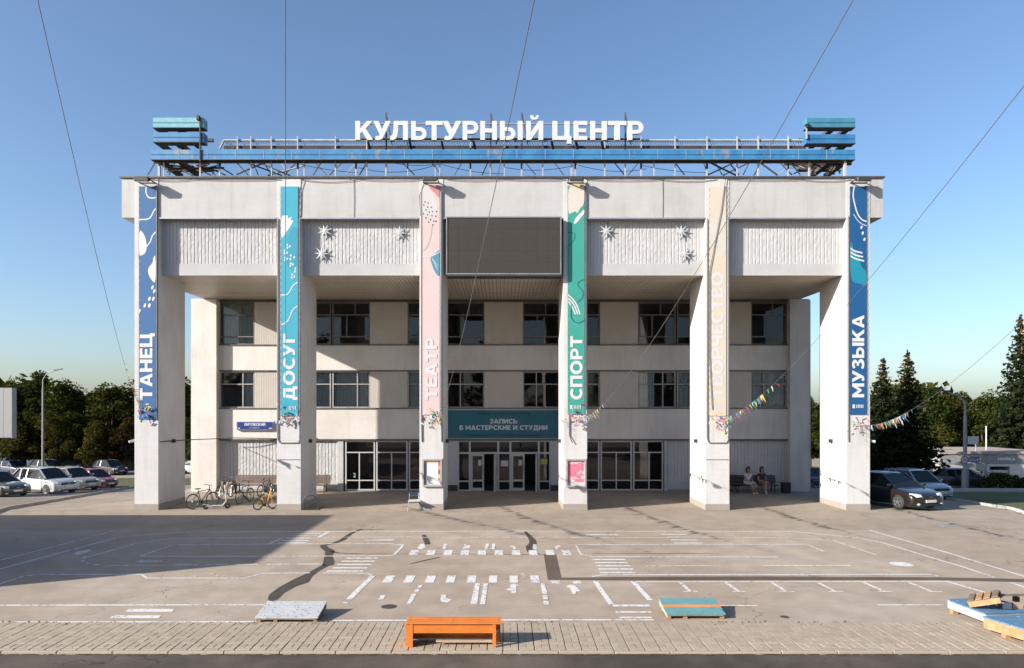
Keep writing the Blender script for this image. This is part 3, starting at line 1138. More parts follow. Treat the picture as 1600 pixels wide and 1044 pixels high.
# --- shell
mb = MB()
mb.box(-16.55, 16.48, YF, 45, Z_FR0, Z_FR1)
mb.build('frieze', FACADE, bld)
mb = MB()
mb.box(-16.62, 16.55, YF - .07, 45.05, Z_FR1 + .003, Z_FR1 + .07)
mb.build('roof_flashing', FLASH, bld)
mb = MB()
mb.box(-15.97, 15.90, YP + .06, 44.9, Z_SOF + .06, Z_FR0 - .003)
mb.build('upper_wall', PLAIN, bld)
mb = MB()
for x0, x1 in ((BX0, BX0 + .3), (BX1 - .3, BX1)):
    mb.box(x0, x1, YW + .55, 44.9, -3, Z_SOF + .05)
mb.box(BX0 + .3, BX1 - .3, 44.6, 44.9, -3, Z_SOF + .05)
mb.build('side_wall', FACADE, bld)
mb = MB()                               # floors and rooms behind the glass
mb.box(BX0 + .31, BX1 - .31, YW + .4, 44.5, 2.80, 3.1)
mb.box(BX0 + .31, BX1 - .31, YW + .4, 44.5, 6.45, 6.75)
mb.box(BX0 + .31, BX1 - .31, YW + .4, 44.5, Z_SOF - .02, Z_SOF + .04)
mb.box(BX0 + .31, BX1 - .31, YW + .10, 44.5, -.2, .006)
mb.box(BX0 + .31, BX1 - .31, 42.5, 42.7, 0.01, 10.2)
for x in (-12.4, -3.0, 3.0, 12.4):
    mb.box(x - .08, x + .08, YW + .35, 42.5, 0.01, 10.2)
mb.build('interior', INTERIOR, bld)
mb = MB()
mb.box(-9.0, -3.1, 40.6, 40.7, .02, 2.78)
mb.box(-9.1, -9.0, YW + .5, 40.7, .02, 2.78)
mb.build('red_shop_wall', INTRED, bld)

# --- pillars
for i, x in enumerate(PILX):
    mb = MB().box(x - PHW, x + PHW, YF - .018, YF + 2.5, 0.26, Z_FR1 - .05)
    p = mb.build('pillar', PILLARM, bld)
    MB().box(x - PHW - .012, x + PHW + .012, YF - .032, YF + 2.512, -.05, .26).build('plinth', PLINTH, p)
# recessed ribbed panels above the portico
def rib_panel(x0, x1, z0, z1, y, pitch, depth, jag, name, m, rows=18, parent=None):
    """vertical ribs with broken edges"""
    n = max(2, int(round((x1 - x0) / pitch)))
    p = (x1 - x0) / n
    prof = []
    for i in range(n):
        xa = x0 + i * p
        prof += [(xa, 0), (xa + p * .10, depth), (xa + p * .20, depth), (xa + p * .30, 0)]
    prof.append((x1, 0))
    mb = MB()
    R = rows + 1
    js = {}
    for r in range(R):
        z = z0 + (z1 - z0) * r / rows
        for k, (xx, d) in enumerate(prof):
            j = 0
            if jag and 0 < k < len(prof) - 1:
                j = random.gauss(0, jag)
            mb.v.append((xx + j, y + d + (random.gauss(0, jag * .5) if jag and d == 0 else 0), z))
    w = len(prof)
    for r in range(rows):
        for k in range(w - 1):
            mb.f.append((r * w + k, r * w + k + 1, (r + 1) * w + k + 1, (r + 1) * w + k))
            mb.mi.append(0)
    return mb.build(name, m, parent or bld, fix=False)


for i in range(5):
    x0, x1 = PILX[i] + PHW, PILX[i + 1] - PHW
    rib_panel(x0, x1, 10.74, Z_FR0, YP, 0.156, 0.016, 0.005, 'ribbed_panel', RIBBED)
    MB().box(x0, x1, YP - .012, YP + .05, Z_SOF - .012, 10.74).build('panel_border', PLAIN, bld)
    MB().box(x0 + .02, x1 - .02, YF - .03, YP, Z_FR0 - .055, Z_FR0 - .004).build('drip_rail', ZINC, bld)
# soffit boards
sof = MB().box(-15.96, 15.89, YP + .05, YW + .4, Z_SOF + .031, Z_SOF + .055).build('soffit', FLASH, bld)
SOFM = mat('soffit_board', (0.62, 0.545, 0.44, 1), 0.45, var=0.2, vscale=1.2)
sb_me = MB().box(0, .158, 0, YW + .05 - YP - .045, 0, .024).mesh('soffit_board', SOFM)
x = -15.95
while x < 15.72:
    place('soffit_board', sb_me, sof, True, (x, YP + .045, Z_SOF + .004 + random.uniform(-.002, .002)))
    x += .182

# --- rear wall of the portico
def facade_box(x0, x1, y0, y1, z0, z1, name='wall', m=None):
    return MB().box(x0, x1, y0, y1, z0, z1).build(name, m or REAR, bld)


facade_box(BX0 - .04, -15.20, YW - .36, YW + .6, 0, Z_SOF - .01, 'pilaster')
facade_box(15.24, BX1 - .2, YW - .30, YW + .6, 0, Z_SOF - .01, 'pilaster')
facade_box(BX1 - .2, BX1 + .02, YW + .02, YW + .6, 0, Z_SOF - .01, 'pilaster')
facade_box(-15.20, 15.24, YW, YW + .4, 2.78, 4.40, 'spandrel')
facade_box(-15.20, 15.24, YW, YW + .4, 6.47, 7.79, 'spandrel')
for z0, z1 in ((4.40, 4.445), (7.79, 7.835)):
    MB().box(-15.19, 15.23, YW - .06, YW + .2, z0, z1).build('sill', FLASH, bld)
MB().box(-15.19, 15.23, YW - .02, YW + .3, 6.405, 6.466).build('lintel', FLASH, bld)
MB().box(-15.19, 15.23, YW - .015, YW + .3, 10.12, 10.235).build('lintel', FLASH, bld)
MB().box(-15.19, 15.23, YW - .035, YW + .3, 2.70, 2.777).build('lintel', FLASH, bld)


def window(x0, x1, z0, z1, y, style, curtain=None, frame=None, bars_v=(), bars_h=(), fw=.06, glass=None, name='window'):
    """frame mesh (the part) with one pane per opening (sub-parts)"""
    fm = MB()
    fm.box(x0, x0 + fw, y, y + .10, z0, z1)
    fm.box(x1 - fw, x1, y, y + .10, z0, z1)
    fm.box(x0 + fw, x1 - fw, y, y + .10, z0, z0 + fw)
    fm.box(x0 + fw, x1 - fw, y, y + .10, z1 - fw, z1)
    cells = []
    hs = sorted(bars_h)
    zs = [z0 + fw] + hs + [z1 - fw]
    for h in hs:
        fm.box(x0 + fw, x1 - fw, y + .005, y + .09, h - .03, h + .03)
    for k in range(len(zs) - 1):
        za, zb = zs[k] + (.03 if k else 0), zs[k + 1] - (.03 if k < len(zs) - 2 else 0)
        vs = sorted(v for v, rows in bars_v if k in rows)
        for v in vs:
            fm.box(v - .03, v + .03, y + .005, y + .09, za, zb)
        xs = [x0 + fw] + vs + [x1 - fw]
        for q in range(len(xs) - 1):
            cells.append((xs[q] + (.03 if q else 0), xs[q + 1] - (.03 if q < len(xs) - 2 else 0), za, zb))
    w = fm.build(name, frame or GREYFRAME, bld)
    for a, b, c, d in cells:
        j = random.uniform(-.004, .004)
        MB().quad((a, y + .05 + j, c), (b, y + .05 - j, c), (b, y + .05 - j, d), (a, y + .05 + j, d)).build('pane', glass or GLASS, w, fix=False)
    if curtain:
        cm = MB()
        n = 26
        a, b = x0 + fw, x1 - fw
        ca, cb = a + (b - a) * curtain[0], a + (b - a) * curtain[1]
        for k in range(n):
            xa, xb = ca + (cb - ca) * k / n, ca + (cb - ca) * (k + 1) / n
            ya, yb = y + .20 + .03 * math.sin(k * 1.9), y + .20 + .03 * math.sin((k + 1) * 1.9)
            cm.quad((xa, ya, z0), (xb, yb, z0), (xb, yb, z1), (xa, ya, z1))
        cm.build('curtain', CURTAIN, w, fix=False)
    return w


PANELS = [(-13.33, -11.27), (-7.13, -5.12), (-1.0, 1.06), (5.20, 7.23), (11.37, 13.30)]
groups = [(-15.20, -13.33)] + [(PANELS[i][1], PANELS[i + 1][0]) for i in range(4)] + [(13.30, 15.24)]
CORR = m_rough_white('corrugated_panel', (0.46, 0.425, 0.385, 1))
for (x0, x1) in PANELS:
    rib_panel(x0, x1, 4.445, 6.405, YW + .05, .092, .012, 0, 'corrugated_panel', CORR, 1)
    rib_panel(x0, x1, 7.835, 10.12, YW + .05, .092, .012, 0, 'corrugated_panel', CORR, 1)
random.seed(11)
for gi, (x0, x1) in enumerate(groups):
    halves = [(x0, x1)] if x1 - x0 < 2.5 else [(x0, (x0 + x1) / 2 - .035), ((x0 + x1) / 2 + .035, x1)]
    for hi_, (a, b) in enumerate(halves):
        # second floor: transom light over a wide and a narrow sash
        right = (hi_ + gi) % 2 == 0
        vx = a + (b - a) * (.66 if right else .36)
        window(a, b, 4.445, 6.405, YW + .10, 2, random.choice(((0.0, 1.0), (0.0, .45), (.55, 1.0), None, None)) if gi not in (0, 1) else ((0.0, 1.0) if gi == 1 else (.62, 1.0)),
               bars_v=((vx, (0, 1)),), bars_h=(5.72,), fw=.07)
        # third floor: low rail and transom
        window(a, b, 7.835, 10.12, YW + .10, 3, (.0, 1.0) if gi == 0 else None,
               bars_v=((a + (b - a) * .38, (1,) if gi != 0 else ()), (a + (b - a) * .6, (2,))), bars_h=(8.27, 9.44), fw=.07,
               frame=mat('dark_window_frame', (.16, .155, .15, 1), .5))

# --- ground floor
def ground_rib(x0, x1):
    rib_panel(x0, x1, .50, 2.70, YW + .12, .178, .022, .006, 'ribbed_wall', RIBBED)
    facade_box(x0, x1, YW + .10, YW + .3, .10, .50, 'wall_base', PLAIN)
    facade_box(x0, x1, YW + .08, YW + .3, -.05, .10, 'plinth', PLINTH)


ground_rib(-15.20, -8.86)
ground_rib(8.80, 15.24)
facade_box(-8.86, -8.56, YW + .02, YW + .4, .0, 2.70, 'jamb', PLAIN)
facade_box(8.64, 8.80, YW + .02, YW + .4, .0, 2.70, 'jamb', PLAIN)
facade_box(-3.3, -2.43, YW + .02, YW + .4, .32, 2.70, 'jamb', PLAIN)
facade_box(2.53, 3.4, YW + .02, YW + .4, .32, 2.70, 'jamb', PLAIN)
facade_box(-3.3, -2.43, YW + .0, YW + .4, -.05, .32, 'plinth', DARKM)
facade_box(2.53, 3.4, YW + .0, YW + .4, -.05, .32, 'plinth', DARKM)


def wx(px):
    return (px - PX0) * YW / F_PX


def wz(py):
    return CAM_Z - (py - PY0) * YW / F_PX


def glazing(edges, x0, x1, z_rows, splits):
    """row of big white-framed shop windows; edges = thick mullions between them"""
    for k in range(len(edges) - 1):
        a, b = edges[k] + .03, edges[k + 1] - .03
        bv = tuple((v, (0, 1)) for v in splits.get(k, ()))
        window(a, b, z_rows[0], z_rows[-1], YW + .06, 1, None, WHITEFRAME, bv, z_rows[1:-1], .075, SHOPGLASS, 'shop_window')


ZR = (.02, .56, 2.06, 2.69)
e = [wx(p) for p in (538, 586.5, 637.5, 690)]
glazing(e, e[0], e[-1], ZR, {0: (wx(561),), 1: (wx(611.5),), 2: (wx(664),)})
e = [wx(p) for p in (884, 937.8, 988.6, 1037.6)]
glazing(e, e[0], e[-1], ZR, {0: (wx(912),), 1: (wx(963.3),), 2: (wx(1014.5),)})
# number on the shop glass
num = MB()
v, f = glyph('2')
for p in v:
    num.v.append((wx(551.5) + p[0] * .24, YW + .045, wz(746) + p[1] * .24))
num.f = list(f)
num.mi = [0] * len(f)
num.build('window_number', mat('sticker_teal', (.35, .60, .62, 1), .5), bld)

# entrance: frame, two fixed leaves, two open leaves
em = [wx(p) for p in (716, 734, 778.5, 797.5, 842, 859.4)]
ZT = 2.03
ent = MB()
for k, xx in enumerate(em):
    w = .045 if k in (0, 5) else .05
    ent.box(xx - w, xx + w, YW + .04, YW + .16, 0, 2.69)
for k in range(5):
    ent.box(em[k] + .05, em[k + 1] - .05, YW + .045, YW + .155, ZT - .05, ZT + .05)
    ent.box(em[k] + .05, em[k + 1] - .05, YW + .045, YW + .155, 2.62, 2.69)
for k in (0, 2, 4):
    ent.box(em[k] + .05, em[k + 1] - .05, YW + .045, YW + .155, .48, .55)
    ent.box(em[k] + .05, em[k + 1] - .05, YW + .045, YW + .155, .0, .06)
entr = ent.build('entrance_frame', WHITEFRAME, bld)
for k in range(5):
    MB().quad((em[k] + .05, YW + .1, ZT + .05), (em[k + 1] - .05, YW + .1, ZT + .05), (em[k + 1] - .05, YW + .1, 2.62), (em[k] + .05, YW + .1, 2.62)).build('pane', SHOPGLASS, entr, fix=False)
    if k in (0, 2, 4):
        for za, zb in ((.06, .48), (.55, ZT - .05)):
            MB().quad((em[k] + .05, YW + .1, za), (em[k + 1] - .05, YW + .1, za), (em[k + 1] - .05, YW + .1, zb), (em[k] + .05, YW + .1, zb)).build('pane', SHOPGLASS, entr, fix=False)


def door_leaf(x0, w, ang):
    """leaf hinged at x0; ang = how far it stands open"""
    c, s = math.cos(ang), math.sin(ang)

    def T(u, t, z):
        return (x0 + u * c + t * s, YW + .08 + t * c - u * s, z)
    m_ = MB()
    sg = 1 if w > 0 else -1
    for a, b, z0, z1 in ((0, .09 * sg, .01, ZT - .06), (w - .09 * sg, w, .01, ZT - .06), (.09 * sg, w - .09 * sg, .01, .16), (.09 * sg, w - .09 * sg, .50, .60), (.09 * sg, w - .09 * sg, ZT - .17, ZT - .06)):
        m_.hexa([T(a, 0, z0), T(b, 0, z0), T(b, .05, z0), T(a, .05, z0), T(a, 0, z1), T(b, 0, z1), T(b, .05, z1), T(a, .05, z1)])
    d = m_.build('door', WHITEFRAME, bld)
    for z0, z1 in ((.16, .50), (.60, ZT - .17)):
        MB().quad(T(.09 * sg, .025, z0), T(w - .09 * sg, .025, z0), T(w - .09 * sg, .025, z1), T(.09 * sg, .025, z1)).build('pane', SHOPGLASS, d, fix=False)
    MB().tube([T(w - .05 * sg, -.01, .95), T(w - .05 * sg, -.07, .95), T(w - .05 * sg, -.07, 1.35), T(w - .05 * sg, -.01, 1.35)], .014, 6).build('handle', GREYM, d)
    MB().quad(T(w * .55, -.004, 1.35), T(w * .80, -.004, 1.35), T(w * .80, -.004, 1.65), T(w * .55, -.004, 1.65)).build('notice', WHITEM, d, fix=False)


door_leaf(em[1] + .06, .70, 0)
door_leaf(em[3] + .06, .70, 0)
door_leaf(em[2] - .06, -.68, -math.radians(80))
door_leaf(em[4] - .06, -.68, -math.radians(82))
MB().quad((em[2] + .14, YW + .09, 1.32), (em[3] - .12, YW + .09, 1.32), (em[3] - .12, YW + .09, 1.62), (em[2] + .14, YW + .09, 1.62)).build('notice', WHITEM, bld, fix=False)
MB().quad((em[4] + .10, YW + .09, 1.42), (em[5] - .14, YW + .09, 1.42), (em[5] - .14, YW + .09, 1.70), (em[4] + .10, YW + .09, 1.70)).build('notice', mat('yellow_notice', (.55, .42, .12, 1), .7), bld, fix=False)

# --- conduits and cables on the pillars and the frieze
def cable(pts, r, m=None, name='cable', n=5):
    return MB().tube(pts, r, n).build(name, m or DARKM, bld, True)


def fx(px):
    return (px - PX0) / 36.0


def fz(py):
    return CAM_Z - (py - PY0) / 36.0


YC = YF - .05
CONDUIT = mat('grey_conduit', (.20, .19, .18, 1), .5)
for a, b in ((434.5, 468.5), (1104.5, 1137)):
    cable([(fx(a), YC, fz(342)), (fx(a), YC, fz(686)), (fx(a + 3), YC, fz(692)), (fx(b - 3), YC, fz(692)), (fx(b), YC, fz(686)), (fx(b), YC, fz(342))], .022, CONDUIT, 'conduit')
    MB().box(fx(a - 1), fx(b + 1.5), YF - .022, YF - .010, fz(719), fz(718)).build('joint', DARKM, bld)
for a in (658.6, 689.5):
    cable([(fx(a), YC, fz(300)), (fx(a), YC, fz(640)), (fx(a + .5), YC, fz(690))], .03 if a > 670 else .022, CONDUIT, 'conduit')
cable([(fx(246), YC, fz(290)), (fx(246.5), YC, fz(656))], .03, CONDUIT, 'conduit')
cable([(fx(915.5), YC, fz(285)), (fx(915), YC, fz(640))], .02, CONDUIT, 'conduit')
cable([(fx(889.5), YC, fz(648)), (fx(889.5), YC, fz(680)), (fx(894), YC - .05, fz(692))], .018, DARKM, 'conduit')
cable([(fx(1324.6), YC, fz(338)), (fx(1324.6), YC, fz(690))], .022, CONDUIT, 'conduit')
cable([(fx(1133), YC - .02, fz(280)), (fx(1126), YC - .03, fz(330)), (fx(1108), YC - .03, fz(425)), (fx(1108), YC - .03, fz(560)), (fx(1112), YC - .03, fz(640))], .012, DARKM)
# sagging runs along the frieze top
def sag(px0, px1, y0, y1, drop, r=.011, n=10):
    pts = []
    for k in range(n + 1):
        t = k / n
        pts.append((fx(px0 + (px1 - px0) * t), YF - .04, fz(y0 + (y1 - y0) * t + drop * 4 * t * (1 - t))))
    cable(pts, r)


for a, b, d in ((238, 300, 2), (300, 440, 1), (470, 560, 4), (560, 660, 2), (698, 785, 2), (785, 885, 1.5), (915, 1030, 2), (1030, 1120, 3), (1135, 1250, 1.5), (1250, 1330, 3)):
    sag(a, b, 281, 281.5, d)
for x, y0, y1 in ((553, 281, 340), (546, 276, 281), (1035, 281, 340), (1031, 276, 281)):
    cable([(fx(x), YF - .02, fz(y0)), (fx(x + .5), YF - .02, fz((y0 + y1) / 2)), (fx(x), YF - .02, fz(y1))], .009)
cable([(fx(665), YF - .05, fz(282)), (fx(656), YF - .05, fz(306)), (fx(657), YF - .05, fz(338))], .014)
cable([(fx(474), YF - .05, fz(281)), (fx(469), YF - .05, fz(297)), (fx(468), YF - .05, fz(340))], .012)
# cable along the rear wall and pillar sides at lintel height
cable([(PILX[0] + PHW + .02, YF + .1, 2.95), (PILX[0] + PHW + .02, YF + 2.45, 2.93), (-15.0, YW - .40, 2.82), (-14.2, YW - .42, 2.86), (-12, YW - .05, 2.80), (-9.9, YW - .05, 2.80)], .022, DARKM)
for x in PILX[:3]:
    MB().box(x + PHW, x + PHW + .14, YF + 1.2, YF + 1.32, 2.86, 3.02).build('bracket', DARKM, bld)
for x in PILX[3:]:
    MB().box(x - PHW - .14, x - PHW, YF + 1.2, YF + 1.32, 2.86, 3.02).build('bracket', DARKM, bld)
for sx, px in ((-1, PILX[0] - PHW), (1, PILX[5] + PHW)):
    cm_ = MB()
    cm_.tube([(px, YF + .25, 2.96), (px + sx * .10, YF + .2, 3.0)], .025, 6)
    cm_.tube([(px + sx * .04, YF + .25, 3.02), (px + sx * .26, YF + .02, 2.96)], .055, 8)
    cm_.build('security_camera', WHITEM, bld, 40)

# ------------------------------------------------------------------ screen over the entrance
scr = thing('video_screen', 'large dark video screen with silver frame above the entrance', 'screen', (0, YF - .28, 10.15))
sx0, sx1, sz0, sz1, sy = -2.45, 2.51, 10.17, 12.66, YF - .27
MB().box(sx0 + .02, sx1 - .02, sy + .03, YP - .03, sz0 + .02, sz1 - .02).build('housing', DARKM, scr)


def m_led():
    t = NT('led_modules')
    tc = t.coords('Object')
    bt = t.node('ShaderNodeTexChecker')
    bt.inputs['Scale'].default_value = 26
    bt.inputs['Color1'].default_value = (.046, .040, .036, 1)
    bt.inputs['Color2'].default_value = (.041, .035, .032, 1)
    t.link(tc, bt.inputs['Vector'])
    n = t.noise(tc, .8, 4)
    c = t.mix(.4, bt.outputs['Color'], t.ramp(n, [(.3, (.036, .031, .028, 1)), (.7, (.056, .048, .043, 1))]))
    t.link(c, t.b.inputs['Base Color'])
    t.b.inputs['Roughness'].default_value = .7
    t.b.inputs['Specular IOR Level'].default_value = .2
    return t.m


LEDM = m_led()
nx_, nz_ = 10, 5
mw, mh = (sx1 - sx0 - .10) / nx_, (sz1 - sz0 - .10) / nz_
led_me = MB().box(0, mw - .004, 0, .03, 0, mh - .004).mesh('screen_module', LEDM)
for i in range(nx_):
    for j in range(nz_):
        place('screen_module', led_me, scr, True, Vector((sx0 + .05 + i * mw + .002, sy + .004 + random.uniform(0, .003), sz0 + .05 + j * mh + .002)) - scr.location)
fr = MB()
fr.box(sx0, sx0 + .05, sy - .02, sy + .05, sz0, sz1)
fr.box(sx1 - .05, sx1, sy - .02, sy + .05, sz0, sz1)
fr.box(sx0 + .05, sx1 - .05, sy - .02, sy + .05, sz0, sz0 + .05)
fr.box(sx0 + .05, sx1 - .05, sy - .02, sy + .05, sz1 - .05, sz1)
fr.build('frame', mat('screen_frame', (.30, .30, .31, 1), .4, metal=.3), scr)
MB().box(sx0, sx1, sy - .01, YP, sz0 - .08, sz0 - .003).build('bottom_rail', DARKM, scr)

# ------------------------------------------------------------------ star ornaments
STARM = mat('star_enamel', (.52, .53, .55, 1), .35, var=.04)
star_defs = [(508, 361, 'upper of two white metal stars right of the cyan banner'),
             (503, 396.5, 'lower of two white metal stars right of the cyan banner'),
             (624, 364, 'single white metal star at the right end of the panel left of the pink banner'),
             (947.6, 361.5, 'single white metal star at the left end of the panel right of the green banner'),
             (1065, 362, 'upper of two white metal stars left of the beige banner'),
             (1070, 397, 'lower of two white metal stars left of the beige banner')]
st = MB()
nst, ro, ri = 8, .37, .105
pts = []
for k in range(nst * 2):
    a = math.pi * k / nst + .1
    r = ro if k % 2 == 0 else ri
    pts.append((r * math.cos(a), r * math.sin(a)))
front = (0, -.05, 0)
for k in range(nst * 2):
    p, q = pts[k], pts[(k + 1) % (nst * 2)]
    st.poly([front, (p[0], -.015 if k % 2 == 0 else -.03, p[1]), (q[0], -.015 if k % 2 else -.03, q[1])])
    st.quad((p[0], -.015 if k % 2 == 0 else -.03, p[1]), (p[0], .0, p[1]), (q[0], .0, q[1]), (q[0], -.015 if k % 2 else -.03, q[1]))
st.poly([(p[0], 0, p[1]) for p in pts])
star_me = st.mesh('star_plate', STARM)
peg_me = MB().tube([(0, 0, 0), (0, .09, 0)], .03, 6).mesh('peg', GREYM)
for px, py, lab in star_defs:
    p = at(px, py, YP - .08)
    s_ = thing('star_ornament', lab, 'ornament', p, 0, 'metal stars on the ribbed panels')
    o = place('star_plate', star_me, s_, True, (0, 0, 0))
    o.rotation_euler = (0, random.uniform(-.2, .2), 0)
    place('peg', peg_me, s_, True, (0, 0, 0))

# ------------------------------------------------------------------ floodlights under the roof edge
FL_GLASS = mat('lamp_glass', (.30, .30, .26, 1), .15)
for i, lab in ((0, 'black floodlight above the dark blue dance banner at the left end'), (2, 'floodlight under the roof edge above the pink banner'),
               (3, 'floodlight under the roof edge above the green banner'), (5, 'black floodlight above the blue music banner at the right end')):
    x = PILX[i] + (.05 if i == 0 else 0)
    z = fz(285.5)
    fl = thing('floodlight', lab, 'lamp', (x, YF - .42, z), 0, 'floodlights under the roof edge')
    h = MB()
    h.hexa([(-.30, -.16, -.13), (.30, -.16, -.13), (.26, .16, -.02), (-.26, .16, -.02), (-.30, -.18, .06), (.30, -.18, .06), (.26, .14, .13), (-.26, .14, .13)])
    h.build('housing', mat('floodlight_body', (.05, .05, .042, 1), .5), fl, bevel=.02, local=True)
    MB().hexa([(-.26, -.15, -.155), (.26, -.15, -.155), (.22, .14, -.05), (-.22, .14, -.05), (-.26, -.15, -.13), (.26, -.15, -.13), (.22, .14, -.025), (-.22, .14, -.025)]).build('lens', FL_GLASS, fl, local=True)
    b = MB()
    for s in (-1, 1):
        b.bar((s * .315, -.02, 0), (s * .33, .41, -.02), .03, .05)
    b.bar((-.35, .40, -.02), (.35, .40, -.02), .03, .05)
    b.bar((-.33, 0, .0), (.33, 0, .0), .02, .02)
    b.build('bracket', DARKM, fl, local=True)

# ------------------------------------------------------------------ notice cases on two pillars
def m_poster(name, kind):
    t = NT(name)
    v = t.coords('Object')
    if kind == 'pink':
        vo = t.node('ShaderNodeTexVoronoi')
        vo.inputs['Scale'].default_value = 7
        t.link(v, vo.inputs['Vector'])
        n = t.noise(v, 5, 4)
        c = t.ramp(vo.outputs['Distance'], [(.05, (.75, .45, .42, 1)), (.22, (.62, .09, .16, 1)), (.6, (.66, .16, .24, 1))])
        c = t.mix(t.ramp(n, [(.56, (0, 0, 0, 1)), (.64, (1, 1, 1, 1))]), c, (.78, .62, .55, 1))
        t.link(c, t.b.inputs['Base Color'])
    t.b.inputs['Roughness'].default_value = .5
    return t.m


def case(px0, px1, py0, py1, lab, pink):
    x0, x1, z0, z1 = fx(px0), fx(px1), fz(py1), fz(py0)
    c = thing('notice_case', lab, 'notice board', ((x0 + x1) / 2, YF - .02, z0), 0, 'notice cases on the pillars')
    FRM = mat('case_frame', (.46, .45, .45, 1), .4, metal=.2)
    y0, y1 = YF - .12, YF - .021
    f_ = MB()
    f_.box(x0, x0 + .07, y0, y1, z0, z1).box(x1 - .07, x1, y0, y1, z0, z1)
    f_.box(x0 + .07, x1 - .07, y0, y1, z0, z0 + .07).box(x0 + .07, x1 - .07, y0, y1, z1 - .07, z1)
    f_.build('frame', FRM, c)
    MB().box(x0 + .07, x1 - .07, YF - .05, y1, z0 + .07, z1 - .07).build('backing', WHITEM, c)
    yp = YF - .055
    if pink:
        MB().quad((x0 + .09, yp, z0 + .22), (x1 - .10, yp, z0 + .22), (x1 - .10, yp, z1 - .10), (x0 + .09, yp, z1 - .10)).build('poster', m_poster('pink_poster', 'pink'), c, fix=False)
        for k, (za, w) in enumerate(((z1 - .17, .55), (z1 - .22, .42), (z0 + .42, .35), (z0 + .36, .45), (z0 + .29, .30))):
            MB().quad((x0 + .12, yp - .003, za), (x0 + .12 + w, yp - .003, za), (x0 + .12 + w, yp - .003, za + .03), (x0 + .12, yp - .003, za + .03)).build('text_line', WHITEM, c, fix=False)
    else:
        pm = [mat('poster_red', (.55, .08, .05, 1), .6), mat('poster_orange', (.75, .30, .06, 1), .6), mat('poster_plum', (.16, .04, .08, 1), .6), mat('poster_yellow', (.75, .50, .15, 1), .6)]
        MB().quad((x0 + .09, yp, z0 + .10), (x1 - .09, yp, z0 + .10), (x1 - .09, yp, z1 - .09), (x0 + .09, yp, z1 - .09)).build('poster', mat('poster_paper', (.74, .73, .75, 1), .6, var=.04), c, fix=False)
        n = 9
        for k in range(n):
            za, zb = z0 + .26 + (z1 - z0 - .36) * k / n, z0 + .26 + (z1 - z0 - .36) * (k + 1) / n
            MB().quad((x1 - .17, yp - .003, za), (x1 - .10, yp - .003, za), (x1 - .10, yp - .003, zb), (x1 - .17, yp - .003, zb)).build('border_block', pm[(k * 3 + k // 2) % 4], c, fix=False)
        for k in range(7):
            xa, xb = x0 + .10 + (x1 - x0 - .28) * k / 7, x0 + .10 + (x1 - x0 - .28) * (k + 1) / 7
            MB().quad((xa, yp - .003, z1 - .16), (xb, yp - .003, z1 - .16), (xb, yp - .003, z1 - .10), (xa, yp - .003, z1 - .10)).build('border_block', pm[(k * 2 + 3) % 4], c, fix=False)
        MB().quad((x0 + .095, yp - .003, z0 + .12), (x0 + .14, yp - .003, z0 + .12), (x0 + .14, yp - .003, z1 - .16), (x0 + .095, yp - .003, z1 - .16)).build('border_strip', pm[2], c, fix=False)
        MB().poly([(x0 + .22, yp - .02, z0 + .12), (x0 + .50, yp - .004, z0 + .12), (x0 + .24, yp - .03, z0 + .26)]).build('curled_corner', mat('poster_back', (.40, .39, .42, 1), .7), c, fix=False)


case(660.3, 691, 717, 760, 'notice case with a pale poster on the pillar left of the entrance', False)
case(884, 915.5, 717, 761, 'notice case with a pink poster on the pillar right of the entrance', True)

# ------------------------------------------------------------------ entrance banner and street plate
TEAL = mat('banner_teal', (.012, .13, .18, 1), .6, var=.12, vscale=1.5)
eb = thing('entrance_banner', 'wide teal banner with white lettering above the entrance doors', 'banner', (0, YW - .06, 2.74))
bx0, bx1, bz0, bz1 = -2.95, 3.05, wz(684.5), wz(641)
nb = MB()
for k in range(24):
    a, b = bx0 + (bx1 - bx0) * k / 24, bx0 + (bx1 - bx0) * (k + 1) / 24
    ya, yb = YW - .075 + .006 * math.sin(k * 1.7), YW - .075 + .006 * math.sin((k + 1) * 1.7)
    nb.hexa([(a, ya, bz0), (b, yb, bz0), (b, yb + .02, bz0), (a, ya + .02, bz0), (a, ya, bz1), (b, yb, bz1), (b, yb + .02, bz1), (a, ya + .02, bz1)])
nb.build('cloth', TEAL, eb)
LET = mat('banner_lettering', (.62, .64, .66, 1), .6, var=.05)
DLET = mat('banner_small_print', (.008, .012, .06, 1), .6)
yb_ = YW - .086
ux, uz = (1, 0, 0), (0, 0, 1)
plane_text('ЗАПИСЬ', (wx(765.5), yb_, wz(661.8)), ux, uz, wx(808.3) - wx(765.5), wz(654.6) - wz(661.8), LET, eb, .035, .09)
plane_text('В МАСТЕРСКИЕ И СТУДИИ', (wx(718.3), yb_, wz(671.8)), ux, uz, wx(855.3) - wx(718.3), wz(664.6) - wz(671.8), LET, eb, .035, .09, .42)
plane_text('Новый творческий сезон', (wx(746), yb_, wz(647.8)), ux, uz, wx(828) - wx(746), wz(644) - wz(647.8), DLET, eb, .03, .09, .35, False, 'small_print')
plane_text('Подробности на стойке администратора и на сайте', (wx(726.5), yb_, wz(681.2)), ux, uz, wx(847.5) - wx(726.5), wz(678.4) - wz(681.2), DLET, eb, .02, .09, .35, False, 'small_print')

